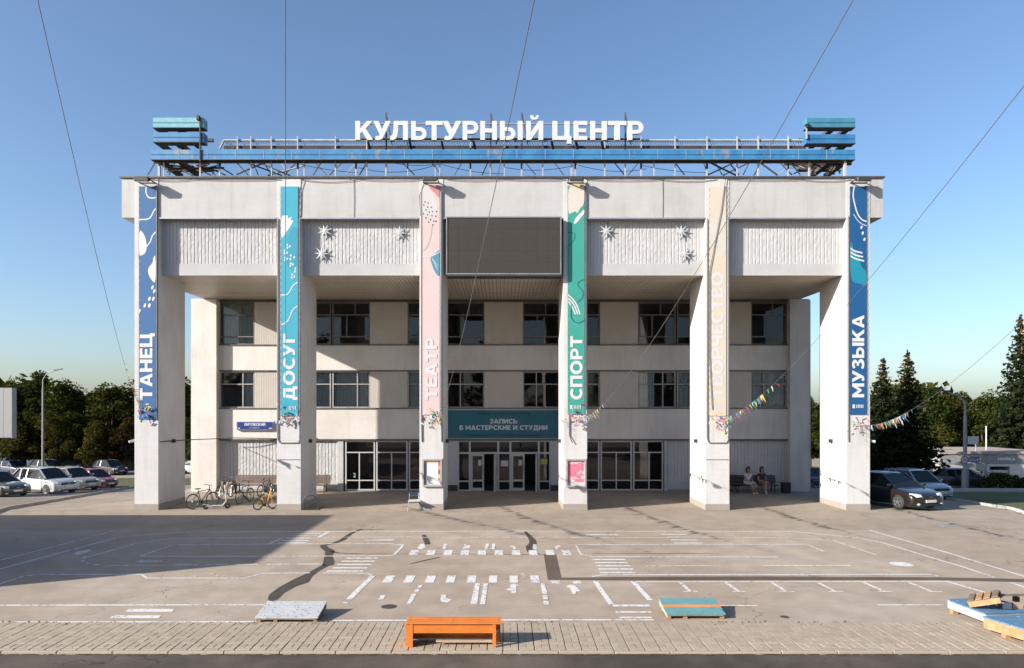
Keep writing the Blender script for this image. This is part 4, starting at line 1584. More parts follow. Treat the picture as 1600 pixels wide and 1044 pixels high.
sp = thing('street_nameplate', 'blue street nameplate with white letters on the wall behind the bicycles', 'sign', (wx(401), YW - .03, wz(672)))
px0, px1, pz0, pz1 = wx(371.2), wx(428.2), wz(672), wz(658.8)
MB().box(px0, px1, YW - .13, YW - .004, pz0, pz1).build('plate_box', mat('plate_rim', (.30, .33, .42, 1), .5), sp)
MB().box(px0 + .03, px1 - .03, YW - .138, YW - .131, pz0 + .03, pz1 - .03).build('plate', mat('plate_blue', (.022, .040, .20, 1), .4), sp)
yb_ = YW - .142
plane_text('ЛИТОВСКИЙ', (wx(383), yb_, wz(665.3)), ux, uz, wx(416) - wx(383), wz(661.1) - wz(665.3), WHITEM, sp, .04, .10)
plane_text('БУЛЬВАР', (wx(391.5), yb_, wz(669.2)), ux, uz, wx(407) - wx(391.5), .055, WHITEM, sp, .03, .12, .3, False, 'small_print')
for pa, pb in ((373, 376.5), (421.5, 426)):
    MB().quad((wx(pa), yb_, wz(669.7)), (wx(pb), yb_, wz(669.7)), (wx(pb), yb_, wz(668.4)), (wx(pa), yb_, wz(668.4))).build('small_mark', WHITEM, sp, fix=False)
# ================================================================== PILLAR BANNERS
def bz(c):
    return tuple(c)


def hexm(name, r, g, b, k=0.86, rough=.7):
    c = srgb(r, g, b)
    k = k * .68
    return mat(name, (c[0] * k, c[1] * k, c[2] * k, 1), rough, var=.05, vscale=1.0)


BW = hexm('banner_white', 240, 238, 240, 1.1)


class Banner:
    def __init__(self, px0, px1, py0, py1, m, label):
        self.x0, self.x1, self.z0, self.z1 = fx(px0), fx(px1), fz(py1), fz(py0)
        self.b = thing('pillar_banner', label, 'banner', ((self.x0 + self.x1) / 2, YF - .05, self.z0), 0, 'tall banners on the pillars')
        mb = MB()
        n = 60
        for k in range(n):
            za, zb = self.z0 + (self.z1 - self.z0) * k / n, self.z0 + (self.z1 - self.z0) * (k + 1) / n
            mb.box(self.x0, self.x1, YF - .050, YF - .024, za, zb)
        mb = MB().box(self.x0, self.x1, YF - .050, YF - .024, self.z0, self.z1)
        mb.build('cloth', m, self.b)
        self.k = 0
        pts = []
        n = int((self.z1 - self.z0) / .14)
        side = fx(px1) + .012
        for q in range(n + 1):
            pts.append((side + (.028 if q % 2 else -.012), YF - .058, self.z0 + (self.z1 - self.z0) * q / n))
        MB().tube(pts, .0055, 4).build('lacing', mat('lacing_rope', (.16, .14, .14, 1), .8), self.b)
        pts = [(2 * self.x0 - .0 - (p[0] - side) - self.x0 - .012, p[1], p[2]) for p in pts]
        MB().tube(pts, .0045, 4).build('lacing', MATS['lacing_rope'], self.b)

    def y(self):
        self.k += 1
        return YF - .052 - .0011 * self.k

    def cl(self, x):
        return min(self.x1 - .004, max(self.x0 + .004, x))

    def poly(self, pts, m, name='printed_shape', y=None):
        y = y or self.y()
        p = [(self.cl(fx(a)), y, fz(b)) for a, b in pts]
        # smooth the outline a little (Chaikin)
        q = p
        for _ in range(2):
            r = []
            for i in range(len(q)):
                a, b = Vector(q[i]), Vector(q[(i + 1) % len(q)])
                r += [tuple(a * .78 + b * .22), tuple(a * .22 + b * .78)]
            q = r
        MB().poly(q).build(name, m, self.b, fix=False)

    def stroke(self, pts, w, m, name='printed_line'):
        y = self.y()
        q = [Vector((fx(a), fz(b))) for a, b in pts]
        for _ in range(2):
            r = [q[0]]
            for i in range(len(q) - 1):
                r += [q[i] * .75 + q[i + 1] * .25, q[i] * .25 + q[i + 1] * .75]
            q = r + [q[-1]]
        w = w / 36.0
        mb = MB()
        L, R = [], []
        for i, p in enumerate(q):
            d = (q[min(i + 1, len(q) - 1)] - q[max(i - 1, 0)]).normalized()
            s = Vector((-d.y, d.x)) * w / 2
            L.append(p + s)
            R.append(p - s)
        for i in range(len(q) - 1):
            mb.quad((self.cl(R[i].x), y, R[i].y), (self.cl(R[i + 1].x), y, R[i + 1].y), (self.cl(L[i + 1].x), y, L[i + 1].y), (self.cl(L[i].x), y, L[i].y))
        mb.build(name, m, self.b, fix=False)

    def dots(self, pts, rx, ry, m, tilt=0.0):
        y = self.y()
        for a, b in pts:
            mb = MB()
            cx, cz = fx(a), fz(b)
            pl_ = []
            for t in np.linspace(0, 2 * math.pi, 8, endpoint=False):
                u, v = rx / 36 * math.cos(t), ry / 36 * math.sin(t)
                pl_.append((self.cl(cx + u * math.cos(tilt) + v * math.sin(tilt)), y, cz - u * math.sin(tilt) + v * math.cos(tilt)))
            mb.poly(pl_).build('printed_dot', m, self.b, fix=False)

    def word(self, s, py_top, py_bot, px_top, px_base, m, gap=.10):
        """reads upwards: letter tops face left"""
        y = self.y()
        plane_text(s, (fx(px_base), y, fz(py_bot)), (0, 0, 1), (-1, 0, 0), fz(py_top) - fz(py_bot), fx(px_base) - fx(px_top), m, self.b, .045, gap)

    def logo(self, px, py, m, block=True):
        y = self.y()
        w = 3.8 / 36
        if block:
            MB().quad((fx(px), y, fz(py + 3)), (fx(px) + w, y, fz(py + 3)), (fx(px) + w, y, fz(py - 3)), (fx(px), y, fz(py - 3))).build('logo_block', m, self.b, fix=False)
        for k in range(5):
            xa = fx(px + 6 + k * 2.4)
            MB().quad((xa, y, fz(py + 2.6)), (xa + .036, y, fz(py + 2.6)), (xa + .036, y, fz(py - 2.6)), (xa, y, fz(py - 2.6))).build('logo_line', m, self.b, fix=False)


def conv(x0, y0, s):
    return lambda pts: [(x0 + a / s, y0 + b / s) for a, b in pts]


# dance
B = Banner(218.3, 244.6, 292, 655.5, hexm('banner_dance_blue', 48, 116, 180, .95), 'dark blue pillar banner reading ТАНЕЦ on the leftmost pillar')
c = conv(200, 280, 5.22)
B.stroke(c([(155, 66), (148, 105), (165, 150), (200, 160), (240, 150)]), 1.9, BW)
B.stroke(c([(92, 332), (165, 332), (195, 310), (212, 265), (240, 236)]), 1.9, BW)
B.poly(c([(90, 412), (128, 438), (152, 490), (160, 560), (148, 606), (120, 624), (90, 626)]), BW)
B.stroke(c([(155, 555), (190, 512), (203, 460), (240, 428)]), 1.9, BW)
B.poly(c([(240, 618), (212, 638), (205, 690), (178, 715), (166, 745), (175, 785), (195, 822), (240, 860)]), BW)
B.dots(c([(205, 885), (220, 915), (182, 978), (212, 978), (145, 1030), (180, 1030)]), 1.9, 3.6, BW, .35)
c = conv(200, 460, 4.745)
B.dots(c([(163, 35), (193, 35), (130, 85), (165, 85), (90, 125)]), 1.9, 3.6, BW, .35)
B.word('ТАНЕЦ', 521, 625.5, 219.6, 239.2, BW)
B.logo(221, 640, BW, False)
# leisure
B = Banner(439.4, 466, 292, 650, hexm('banner_leisure_cyan', 60, 190, 218, 1.0), 'cyan pillar banner reading ДОСУГ on the second pillar from the left')
c = conv(430, 280, 5.22)
CY2 = hexm('banner_cyan_shade', 48, 174, 205, 1.0)
B.poly(c([(150, 390), (190, 400), (190, 640), (170, 720), (120, 740), (100, 700), (90, 620), (100, 480)]), CY2)
B.poly(c([(48, 305), (75, 298), (112, 298), (100, 325), (142, 308), (128, 340), (158, 340), (100, 430), (48, 502)]), BW)
B.dots(c([(102, 538), (122, 550), (102, 562), (80, 585), (98, 602), (78, 608), (85, 640), (100, 652), (83, 662), (130, 625), (127, 655), (157, 640), (130, 690), (147, 697), (127, 710), (167, 730), (165, 755), (142, 780), (160, 797), (140, 805)]), 1.5, 1.9, BW, .4)
B.stroke(c([(48, 946), (100, 946), (125, 915), (148, 865), (192, 840)]), 1.8, BW)
c = conv(430, 460, 4.18)
B.stroke(c([(30, 204), (75, 188), (100, 150), (115, 98), (158, 74)]), 1.8, BW)
B.word('ДОСУГ', 521.5, 625, 443.2, 461.8, BW)
B.logo(446, 637.5, BW, False)
# theatre
B = Banner(659.5, 687.2, 290, 648.5, hexm('banner_theatre_pink', 238, 212, 211, 1.12), 'pale pink pillar banner reading ТЕАТР left of the video screen')
c = conv(640, 280, 4.745)
B.poly(c([(92, 50), (130, 46), (165, 90), (200, 160), (212, 260), (150, 290), (92, 285)]), hexm('banner_pale', 232, 226, 226, 1.1))
B.poly(c([(128, 44), (226, 44), (226, 150), (200, 120)]), hexm('banner_rose', 226, 150, 158, 1.05))
BLK = hexm('banner_ink', 45, 42, 48)
B.dots(c([(115, 172), (138, 180), (107, 195), (135, 210), (163, 212), (123, 232), (147, 247), (170, 243), (200, 243), (105, 260), (135, 268), (167, 273), (195, 278), (123, 290), (157, 303), (180, 315), (197, 315), (142, 320), (173, 342)]), 1.0, 1.4, BLK, -.4)
B.stroke(c([(166, 350), (158, 430), (135, 500), (100, 535)]), 1.6, hexm('banner_pale_line', 240, 232, 232))
B.poly(c([(152, 590), (180, 560), (200, 545), (222, 520), (224, 715), (212, 722), (188, 690), (165, 632)]), hexm('banner_sky_scribble', 95, 178, 210, .84))
B.stroke(c([(95, 577), (160, 577), (190, 560), (226, 540)]), 1.3, BW)
for k in range(4):
    B.stroke(c([(168 + k * 12, 585 + k * 14), (176 + k * 10, 612 + k * 22)]), .8, BW)
B.word('ТЕАТР', 528, 625, 664.8, 683.2, hexm('banner_theatre_letters', 240, 230, 232, 1.14))
# sport
GREEN = hexm('banner_sport_green', 66, 182, 166, 1.0)
B = Banner(887.2, 913, 291, 647.5, GREEN, 'green pillar banner reading СПОРТ right of the video screen')
c = conv(870, 280, 5.22)
B.poly(c([(86, 40), (226, 40), (226, 205), (190, 240), (165, 285), (150, 262), (120, 280), (86, 292)]), hexm('banner_cream', 234, 226, 216, 1.1))
B.poly(c([(86, 40), (140, 60), (226, 105), (226, 40)]), hexm('banner_straw', 236, 214, 165, 1.1))
B.poly(c([(133, 362), (155, 315), (190, 280), (226, 245), (226, 285), (190, 325), (150, 372)]), BW)
DB = hexm('banner_petrol', 20, 130, 150, .8)
B.stroke(c([(88, 438), (130, 438), (152, 462), (130, 515), (88, 555)]), 1.2, DB)
B.stroke(c([(225, 820), (185, 832), (165, 860), (190, 890), (216, 920), (212, 970), (165, 1008)]), 1.2, DB)
c = conv(780, 430, 2.677)
for a in ([(284, 80), (318, 110), (338, 165)], [(284, 94), (312, 120), (328, 165)], [(284, 107), (304, 130), (318, 165)]):
    B.stroke(c(a), 2.0, BW)
B.stroke(c([(302, 125), (297, 180), (325, 205), (358, 188)]), 1.2, DB)
B.word('СПОРТ', 525.5, 624.5, 891, 909.8, BW)
B.logo(890.5, 636, BW)
# creativity
B = Banner(1107.4, 1134, 292, 650, hexm('banner_creative_beige', 235, 222, 202, 1.12), 'beige pillar banner reading ТВОРЧЕСТВО on the second pillar from the right')
c = conv(1090, 280, 5.22)
B.poly(c([(84, 300), (150, 320), (230, 340), (230, 620), (190, 640), (150, 590), (84, 560)]), hexm('banner_beige_pale', 231, 226, 214, 1.10))
B.word('ТВОРЧЕСТВО', 425.5, 623, 1111, 1129.5, hexm('banner_creative_letters', 236, 234, 236, 1.12))
B.logo(1110.5, 636, BW)
# music
B = Banner(1327.5, 1353.4, 292, 647.8, hexm('banner_music_blue', 10, 100, 160, 1.0), 'deep blue pillar banner reading МУЗЫКА on the rightmost pillar')
c = conv(1310, 280, 5.22)
B.poly(c([(84, 500), (112, 540), (115, 570), (170, 640), (226, 760), (226, 880), (180, 856), (84, 840)]), hexm('banner_music_cyan', 24, 160, 190, 1.0))
B.poly(c([(165, 655), (226, 690), (226, 750), (190, 730)]), hexm('banner_music_deep', 12, 110, 160, .82))
B.stroke(c([(125, 60), (112, 130), (125, 200), (150, 290), (188, 338), (226, 348)]), 2.0, BW)
B.stroke(c([(118, 288), (150, 340), (185, 370), (226, 384)]), 1.1, BW)
B.dots(c([(183, 395), (193, 443), (207, 494)]), 1.8, 2.8, BW, .3)
for a in ([(84, 560), (120, 588), (190, 605)], [(84, 592), (130, 622), (196, 637)], [(84, 624), (130, 652), (205, 670)]):
    B.stroke(c(a), 2.3, BW)
B.word('МУЗЫКА', 492.8, 621, 1330.5, 1349.2, BW, .08)
B.logo(1331, 635, BW)

# ------------------------------------------------------------------ rag garlands from the pillars to a mast behind the viewer
MAST = Vector((2.0, -6.2, 10.6))
mast = thing('garland_mast', 'tall steel mast behind the viewer that holds the garland wires', 'mast', (MAST.x, MAST.y, -.1))
MB().tube([(MAST.x, MAST.y, -.1), (MAST.x, MAST.y, 10.8)], [.14, .07], 10).build('pole', GREYM, mast, 40)
MB().ring((MAST.x, MAST.y, 10.5), (0, 0, 1), .12, .03, 12, 6).build('collar', DARKM, mast)
MB().box(MAST.x - .3, MAST.x + .3, MAST.y - .3, MAST.y + .3, -.1, -.06).build('base_plate', DARKM, mast)
RAGS = [mat('rag_' + n, c_, .8) for n, c_ in (('red', (.55, .05, .06, 1)), ('orange', (.75, .28, .04, 1)), ('yellow', (.75, .58, .10, 1)), ('green', (.07, .34, .12, 1)),
                                              ('blue', (.05, .18, .50, 1)), ('teal', (.06, .40, .48, 1)), ('white', (.75, .74, .76, 1)), ('pink', (.70, .25, .35, 1)), ('violet', (.2, .07, .28, 1)))]
gl_lab = ['rag garland on a wire from the leftmost pillar with the dark blue banner', 'rag garland bunched on the pillar with the cyan banner', 'rag garland bunched on the pillar with the pink banner',
          'rag garland flying from the pillar with the green banner', 'long rag garland flying right from the pillar with the beige banner', 'rag garland flying right from the rightmost pillar']
reach = [11.5, 11.0, 11.0, 9.5, 11.5, 10.5]
aim = [(60, 0), (446, 0), (833, 0), (1328, 0), (1600, 130), (1597, 503)]
ends = []
slope0 = [.03, -.05, -.05, -.02, .03, .0]
bz_ = [642, 652, 653, 651, 656, 664]
random.seed(5)
for i, x in enumerate(PILX):
    A = Vector((x + (0 if i > 3 else -.1), YF - .12, fz(bz_[i])))
    g = thing('garland', gl_lab[i], 'garland', A, 0, 'rag garlands on wires')
    D = MAST - A
    T = A.y - MAST.y
    # aim: where the wire leaves the photograph
    (tpx, tpy), best = aim[i], None
    for k in range(20, 340):
        t = k * .1
        z = A.z + slope0[i] * t + (D.z - slope0[i] * T) * (t / T) ** 2
        err = abs((z - CAM_Z) / (A.y - t) - (PY0 - tpy) / F_PX)
        if A.y - t > 1 and (best is None or err < best[0]):
            best = (err, t)
    D.x = ((tpx - PX0) / F_PX * (A.y - best[1]) - A.x) / best[1] * T
    ends.append(A.x + D.x)

    def wire(t):
        return Vector((A.x + D.x * t / T, A.y - t, A.z + slope0[i] * t + (D.z - slope0[i] * T) * (t / T) ** 2))
    MB().tube([wire(T * k / 60) for k in range(61)], .0038, 5).build('wire', GREYM, g)
    rg = MB()
    # a few tatters caught on the pillar
    for k in range(34):
        p = A + Vector((random.gauss(.03, .20), random.uniform(-.14, .02), random.gauss(-.06, .19)))
        rg.cur = random.randrange(9)
        s = random.uniform(.03, .09)
        a = random.uniform(0, 6.28)
        d = Vector((math.cos(a), random.uniform(-.4, .2), math.sin(a))) * s
        e_ = Vector((-d.z, random.uniform(-.1, .1), d.x)) * random.uniform(.25, .6)
        rg.quad(p - d - e_ * .4, p + d - e_, p + d * 1.2 + e_ * .5, p - d + e_)
    # torn pennants along the wire, blown to the right
    t = .25
    while t < reach[i] + 2.5:
        p = wire(t)
        rg.cur = random.randrange(9)
        k = 1.0 if t < reach[i] else .55
        ln, wd_ = random.uniform(.13, .30) * k, random.uniform(.06, .13) * k
        d = Vector((random.uniform(.1, .7), random.uniform(-.2, .4), random.uniform(-1.0, .05))).normalized() * ln
        w_ = (wire(t + .1) - p).normalized() * wd_
        m_ = p + d * .55 + Vector((random.uniform(-.02, .02), random.uniform(-.02, .02), random.uniform(-.02, .03)))
        rg.quad(p - w_, p + w_, m_ + w_ * .75, m_ - w_ * .7)
        rg.quad(m_ - w_ * .7, m_ + w_ * .75, p + d + w_ * .25, p + d - w_ * .15)
        t += random.uniform(.10, .24) if t < reach[i] else random.uniform(.35, .7)
    tag(rg.build('rags', RAGS, g, fix=False), kind='stuff')

MB().bar((min(ends) - .2, MAST.y, MAST.z + .03), (max(ends) + .2, MAST.y, MAST.z + .03), .08, .06).build('crossarm', DARKM, mast)
print('wire ends', [round(v, 2) for v in ends])
# ================================================================== ROOFTOP SIGN
sign = thing('rooftop_sign', 'white КУЛЬТУРНЫЙ ЦЕНТР rooftop letters on a blue steel frame', 'sign', (0, 31, Z_FR1))
YB, YL, YK = 31.0, 32.0, 33.0


def rx(px, y=YB):
    return (px - PX0) * y / F_PX


def rz_(py, y=YB):
    return CAM_Z - (py - PY0) * y / F_PX


BLUE = m_beam('blue_beam_paint', (.018, .125, .30, 1), (.038, .19, .37, 1), .57)
BLUE2 = m_beam('blue_beam_paint_clean', (.018, .12, .29, 1), (.035, .17, .34, 1), .72)
PALEB = m_beam('faded_beam_paint', (.07, .25, .34, 1), (.16, .36, .40, 1), .72)
RUST = mat('rusty_steel', (.10, .075, .06, 1), .8, var=.4)
WPOST = mat('white_post', (.46, .45, .44, 1), .6, var=.2)


def beam(x0, x1, py0, py1, m, y=YB, d=.42):
    z1, z0 = rz_(py0, y), rz_(py1, y)
    mid = (z0 + z1) / 2
    b = MB()
    b.box(x0, x1, y, y + d, mid + .014, z1)
    b.box(x0, x1, y, y + d, z0 + .03, mid - .014)
    o = b.build('blue_beam', m, sign)
    s = MB()
    s.box(x0 + .004, x1 - .004, y + .03, y + d - .02, mid - .0135, mid + .0135)
    s.box(x0 - .01, x1 + .01, y - .015, y + d, z0, z0 + .028)
    s.build('beam_flange', RUST, o)
    k = MB()
    n = max(1, int((x1 - x0) / 1.25))
    for i in range(1, n):
        x = x0 + (x1 - x0) * i / n
        k.box(x - .012, x + .012, y - .008, y - .001, z0 + .03, z1)
    if n > 1:
        k.build('beam_joint', mat('beam_joint', (.25, .38, .48, 1), .6), o)


beam(rx(236), rx(1336), 234, 250, BLUE)
beam(rx(239), rx(318), 184, 200, PALEB)
beam(rx(239.5), rx(318), 207, 222.5, BLUE2)
beam(rx(1261), rx(1336.5), 184.5, 199.5, m_beam('teal_beam_paint', (.03, .15, .25, 1), (.05, .20, .28, 1), .68))
beam(rx(1260), rx(1336.5), 210, 224.5, BLUE2)
# side beams running back from the front ones
for py0, py1 in ((184, 200), (207, 222.5), (234, 250)):
    z0, z1 = rz_(py1), rz_(py0)
    for x in (rx(237) + .02, rx(268), rx(1336) - .27, rx(1312) - .27):
        s = MB()
        s.box(x + .05, x + .20, YB + .43, YB + 2.6, z0 + .10, z0 + .24)
        s.box(x, x + .25, YB + .44, YB + 2.6, z0 + .05, z0 + .09)
        s.build('side_beam', RUST, sign)
    s = MB()
    s.box(rx(237), rx(300), YB + 2.2, YB + 2.35, z0 + .26, z0 + .40)
    s.build('cross_beam', RUST, sign)
    MB().box(rx(1280), rx(1336), YB + 2.2, YB + 2.35, z0 + .26, z0 + .40).build('cross_beam', RUST, sign)
# posts under the long beam
zb = rz_(250)
random.seed(3)
for i, px in enumerate((248, 256, 312.5, 343, 392, 424, 465, 475, 524, 556, 573, 603, 637, 680, 687, 735, 766, 788, 815, 848, 893, 899, 945, 977, 1002, 1022, 1055, 1105, 1152, 1185, 1232, 1265, 1321)):
    w = .10 if px in (248, 1321) else random.choice((.045, .05, .065))
    yy = YB + (.1 if i % 3 else .3)
    x = rx(px, yy)
    o = MB().box(x - w / 2, x + w / 2, yy, yy + w, Z_FR1 + .071, zb + (.0 if w > .06 else -.3)).build('post', WPOST, sign)
    if w <= .065:
        MB().box(x - w / 2 - .006, x + w / 2 + .006, yy - .006, yy + w + .006, zb - .3, zb).build('post_sleeve', RUST, o)
# braces and rails
br = [((660, 393), (832, 318)), ((690, 318), (905, 398)), ((760, 318), (950, 398)), ((830, 398), (1020, 345)), ((560, 345), (640, 395)), ((280, 330), (420, 398)), ((350, 318), (520, 396)), ((420, 318), (600, 396))]
for k, ((a, b), (c_, d)) in enumerate(br):
    yy = YB + .6 + .25 * k
    p, q = (180 + a / 3.48, 160 + b / 3.48), (180 + c_ / 3.48, 160 + d / 3.48)
    MB().bar(at(p[0], p[1], yy), at(q[0], q[1], yy), .07, .05).build('brace', WPOST if k in (0, 3) else RUST, sign)
for k, (p, q) in enumerate([((1105, 252), (1150, 274)), ((1152, 252), (1105, 274)), ((1130, 274), (1175, 252)), ((1185, 252), (1215, 274)), ((1215, 272), (1245, 253)), ((1250, 274), (1300, 254)), ((1270, 274), (1318, 253)), ((1235, 262), (1310, 258))]):
    yy = YB + .6 + .3 * k
    MB().bar(at(p[0], p[1], yy), at(q[0], q[1], yy), .08, .05).build('brace', WPOST if k > 3 else RUST, sign)
MB().bar(at(240, 254.5, YB + .2), at(1330, 254.5, YB + .2), .05).build('rail', RUST, sign)
MB().bar(at(255, 263.5, YB + .9), at(350, 262.5, YB + .9), .07).build('rail', RUST, sign)
MB().bar(at(1225, 256.5, YB + .9), at(1330, 256.5, YB + .9), .10).build('rail', RUST, sign)
# walkway behind the letters
for py, r, m in ((219.8, .065, WPOST), (231.5, .035, RUST), (229, .04, RUST)):
    a, b = at(350, py, YK), at(1259, py, YK)
    MB().tube([a, b], r, 6).build('rail', m, sign)
gr = MB()
a0, a1 = rx(352, YK), rx(1258, YK)
x = a0
while x < a1:
    gr.bar((x, YK + .05, rz_(222, YK)), (x + .13, YK + .05, rz_(229, YK)), .012, .022)
    x += .12
gr.build('grating', mat('grating_steel', (.28, .27, .27, 1), .6), sign, fix=False)
for px in (371, 392, 424, 465, 524, 573, 637, 735, 788, 848, 899, 945, 1002, 1055, 1105, 1152, 1185, 1232):
    x = rx(px, YK - .1)
    MB().box(x - .025, x + .025, YK - .12, YK - .07, rz_(258, YK), rz_(214, YK)).build('stanchion', WPOST, sign)
MB().bar(at(350, 219, YK), at(343, 233, YK), .10, .06).build('brace', WPOST, sign)
MB().bar(at(353, 220, YK), at(366, 232, YK), .08, .06).build('brace', RUST, sign)
MB().tube([at(558, 193.8, YL + .3), at(1000, 193.8, YL + .3)], .035, 6).build('rail', mat('pink_primer', (.42, .30, .27, 1), .7), sign)
MB().tube([at(558, 217.5, YL + .3), at(1000, 217.5, YL + .3)], .045, 6).build('rail', RUST, sign)
for px, w in ((603.5, .07), (767, .05), (815.5, .045), (977, .06)):
    x = rx(px, YL + .38)
    m_ = MB().box(x - w / 2, x + w / 2, YL + .36, YL + .36 + w, Z_FR1 + .07, rz_(176, YL + .38))
    m_.build('mast', RUST, sign)
    MB().bar(at(px, 178, YL + .5), at(px + 9, 226, YL + 1.0), .04).build('brace', RUST, sign)
for px in (575, 640, 690, 740, 862, 900, 940):
    MB().bar(at(px, 221, YL + .3), at(px + 3, 233, YL + .6), .09, .08).build('bracket', DARKM, sign)
# lamps and boxes on the frame
MB().box(rx(308), rx(313), YB - .12, YB + .02, rz_(189), rz_(181.5)).build('junction_box', DARKM, sign, bevel=.02)
MB().bar(at(312.5, 182, YB - .03), at(312.5, 252, YB - .03), .05).build('post', RUST, sign)
MB().bar(at(1260, 192, YB - .05), at(1260.5, 217, YB - .05), .05).build('post', WPOST, sign)
MB().hexa([tuple(at(1257, 198, YB - .25)), tuple(at(1263, 198, YB - .25)), tuple(at(1264, 198, YB)), tuple(at(1258, 198, YB)), tuple(at(1259, 193, YB - .25)), tuple(at(1262, 193, YB - .25)), tuple(at(1264, 193, YB)), tuple(at(1258, 193, YB))]).build('spot_lamp', DARKM, sign)
# drooping cables under the beam
for a, b, y0, y1, d in ((560, 687, 262, 256, 10), (687, 790, 256, 272, 4), (470, 560, 257, 270, 2), (790, 900, 262, 258, 6), (900, 1010, 257, 264, 7), (1000, 1105, 258, 270, 3), (610, 680, 254, 257, 3)):
    pts = [at(a + (b - a) * k / 10, y0 + (y1 - y0) * k / 10 + d * 4 * (k / 10) * (1 - k / 10), YB + .5) for k in range(11)]
    MB().tube(pts, .013, 5).build('cable', DARKM, sign)
# the letters
LETM = mat('roof_letter_face', (.66, .66, .665, 1), .4, var=.02)
z0, capz = rz_(220.5, YL), rz_(191, YL) - rz_(220.5, YL)
for ch, a, b in (('К', 556, 584), ('У', 584, 611), ('Л', 610.5, 638), ('Ь', 643, 667), ('Т', 665.5, 692), ('У', 691.5, 721), ('Р', 723, 747.5), ('Н', 750.5, 776.5), ('Ы', 781, 816.5), ('Й', 822, 848.5),
                 ('Ц', 863, 892.5), ('Е', 896, 917), ('Н', 922, 947.5), ('Т', 949.5, 978), ('Р', 980, 1004.5)):
    v, f = bold_glyph(ch, .14)
    w = v[:, 0].max()
    x0, x1 = rx(a, YL), rx(b, YL)
    mb = MB()
    for p in v:
        mb.v.append((x0 + p[0] / w * (x1 - x0), YL - p[2], z0 + p[1] * capz))
    mb.f = list(f)
    mb.mi = [0] * len(f)
    mb.build('letter', LETM, sign)

# denser lattice of thin struts behind the long beam
random.seed(31)
for k in range(46):
    px = 250 + k * 23.5 + random.uniform(-6, 6)
    if 560 < px < 1080 and k % 2:
        continue
    yy = YB + random.uniform(.5, 2.4)
    dx_ = random.uniform(8, 22) * random.choice((-1, 1))
    MB().bar(at(px, 252, yy), at(px + dx_, 273.5, yy), random.uniform(.03, .055), .04).build('strut', random.choice((RUST, RUST, WPOST)), sign)
for px0, px1 in ((256, 345), (1225, 1330)):
    for k in range(9):
        yy = YB + .8 + k * .2
        a_, b_ = px0 + random.uniform(0, px1 - px0), px0 + random.uniform(0, px1 - px0)
        MB().bar(at(a_, random.uniform(253, 260), yy), at(b_, random.uniform(264, 273), yy), .06, .05).build('strut', random.choice((RUST, WPOST, DARKM)), sign)
# ================================================================== WOODEN FURNITURE ON THE PLAZA
WOOD = mat('pale_pine', (.44, .26, .13, 1), .7, var=.3, vscale=6)
WOODL = mat('light_plywood', (.50, .37, .26, 1), .7, var=.2, vscale=5)
WOODD = mat('weathered_wood', (.20, .14, .09, 1), .8, var=.3, vscale=6)


def m_mosaic(name, base, spots, scale):
    t = NT(name)
    v = t.coords('Object')
    vo = t.node('ShaderNodeTexVoronoi')
    vo.inputs['Scale'].default_value = scale
    t.link(v, vo.inputs['Vector'])
    n = t.noise(v, 4, 4)
    sp_ = t.ramp(vo.outputs['Distance'], [(.20, (1, 1, 1, 1)), (.30, (0, 0, 0, 1))])
    hue = t.ramp(vo.outputs['Color'], [(.2, spots[0]), (.5, spots[1]), (.8, spots[2])])
    c = t.mix(sp_, t.ramp(n, [(.3, sc(base, .86)), (.7, sc(base, 1.05))]), hue)
    t.link(c, t.b.inputs['Base Color'])
    t.b.inputs['Roughness'].default_value = .7
    return t.m


def platform(label, loc, w, d, h0, h1, top_m, stripe=None, boards=6, rim=None, ends=WOODL):
    """wooden ramp-like platform, low at the near edge: boards on a frame, block legs"""
    t = thing('wooden_platform', label, 'platform', loc, 0, 'low wooden platforms on the plaza')

    def hz(y):
        return h0 + (h1 - h0) * y / d
    bd = d / boards
    for k in range(boards):
        m = top_m if not (stripe and k == stripe[0]) else stripe[1]
        a, b = k * bd + (.0 if not (stripe and k == stripe[0]) else .01), (k + 1) * bd - .007
        j0, j1 = random.uniform(-.008, .008), random.uniform(-.008, .008)
        q = random.uniform(-.0025, .0025)
        MB().hexa([(-w / 2 + j0, a, hz(a) - .024), (w / 2 + j1, a, hz(a) - .024), (w / 2 + j1, b, hz(b) - .024), (-w / 2 + j0, b, hz(b) - .024),
                   (-w / 2 + j0, a, hz(a) + q), (w / 2 + j1, a, hz(a) + q), (w / 2 + j1, b, hz(b) + q), (-w / 2 + j0, b, hz(b) + q)]).build('top_board', m, t, local=True, bevel=.003)
        nl = MB()
        for x in (-w / 2 + .05, 0, w / 2 - .05):
            nl.disc((x, (a + b) / 2, hz((a + b) / 2) + q + .0008), (0, 0, 1), .006, .002, 6)
        nl.build('nail_heads', DARKM, t, local=True)
    MB().box(-w / 2 + .02, w / 2 - .02, d - .05, d - .02, h1 - .12, h1 - .035).build('apron', rim or WOOD, t, local=True)
    MB().box(-w / 2 + .04, w / 2 - .04, .012, .035, hz(.02) - .05, hz(.02) - .026).build('apron', rim or WOOD, t, local=True)
    for s in (-1, 1):
        a, b = (s * (w / 2 - .04), s * (w / 2 - .008))
        x0, x1 = min(a, b), max(a, b)
        MB().hexa([(x0, .036, hz(.036) - .085), (x1, .036, hz(.036) - .085), (x1, d - .01, h1 - .14), (x0, d - .01, h1 - .14), (x0, .036, hz(.036) - .026), (x1, .036, hz(.036) - .026), (x1, d - .01, h1 - .026), (x0, d - .01, h1 - .026)]).build('side_panel', ends, t, local=True)
    for x, y in ((-w / 2 + .06, .04), (w / 2 - .06, .04), (-w / 2 + .40, .04), (-w / 2 + .08, d - .16), (w / 2 - .08, d - .16), (w / 2 - .08, d * .45)):
        MB().box(x - .04, x + .04, y, y + .09, .0, hz(y) - .05).build('leg', WOOD, t, local=True)
    return t


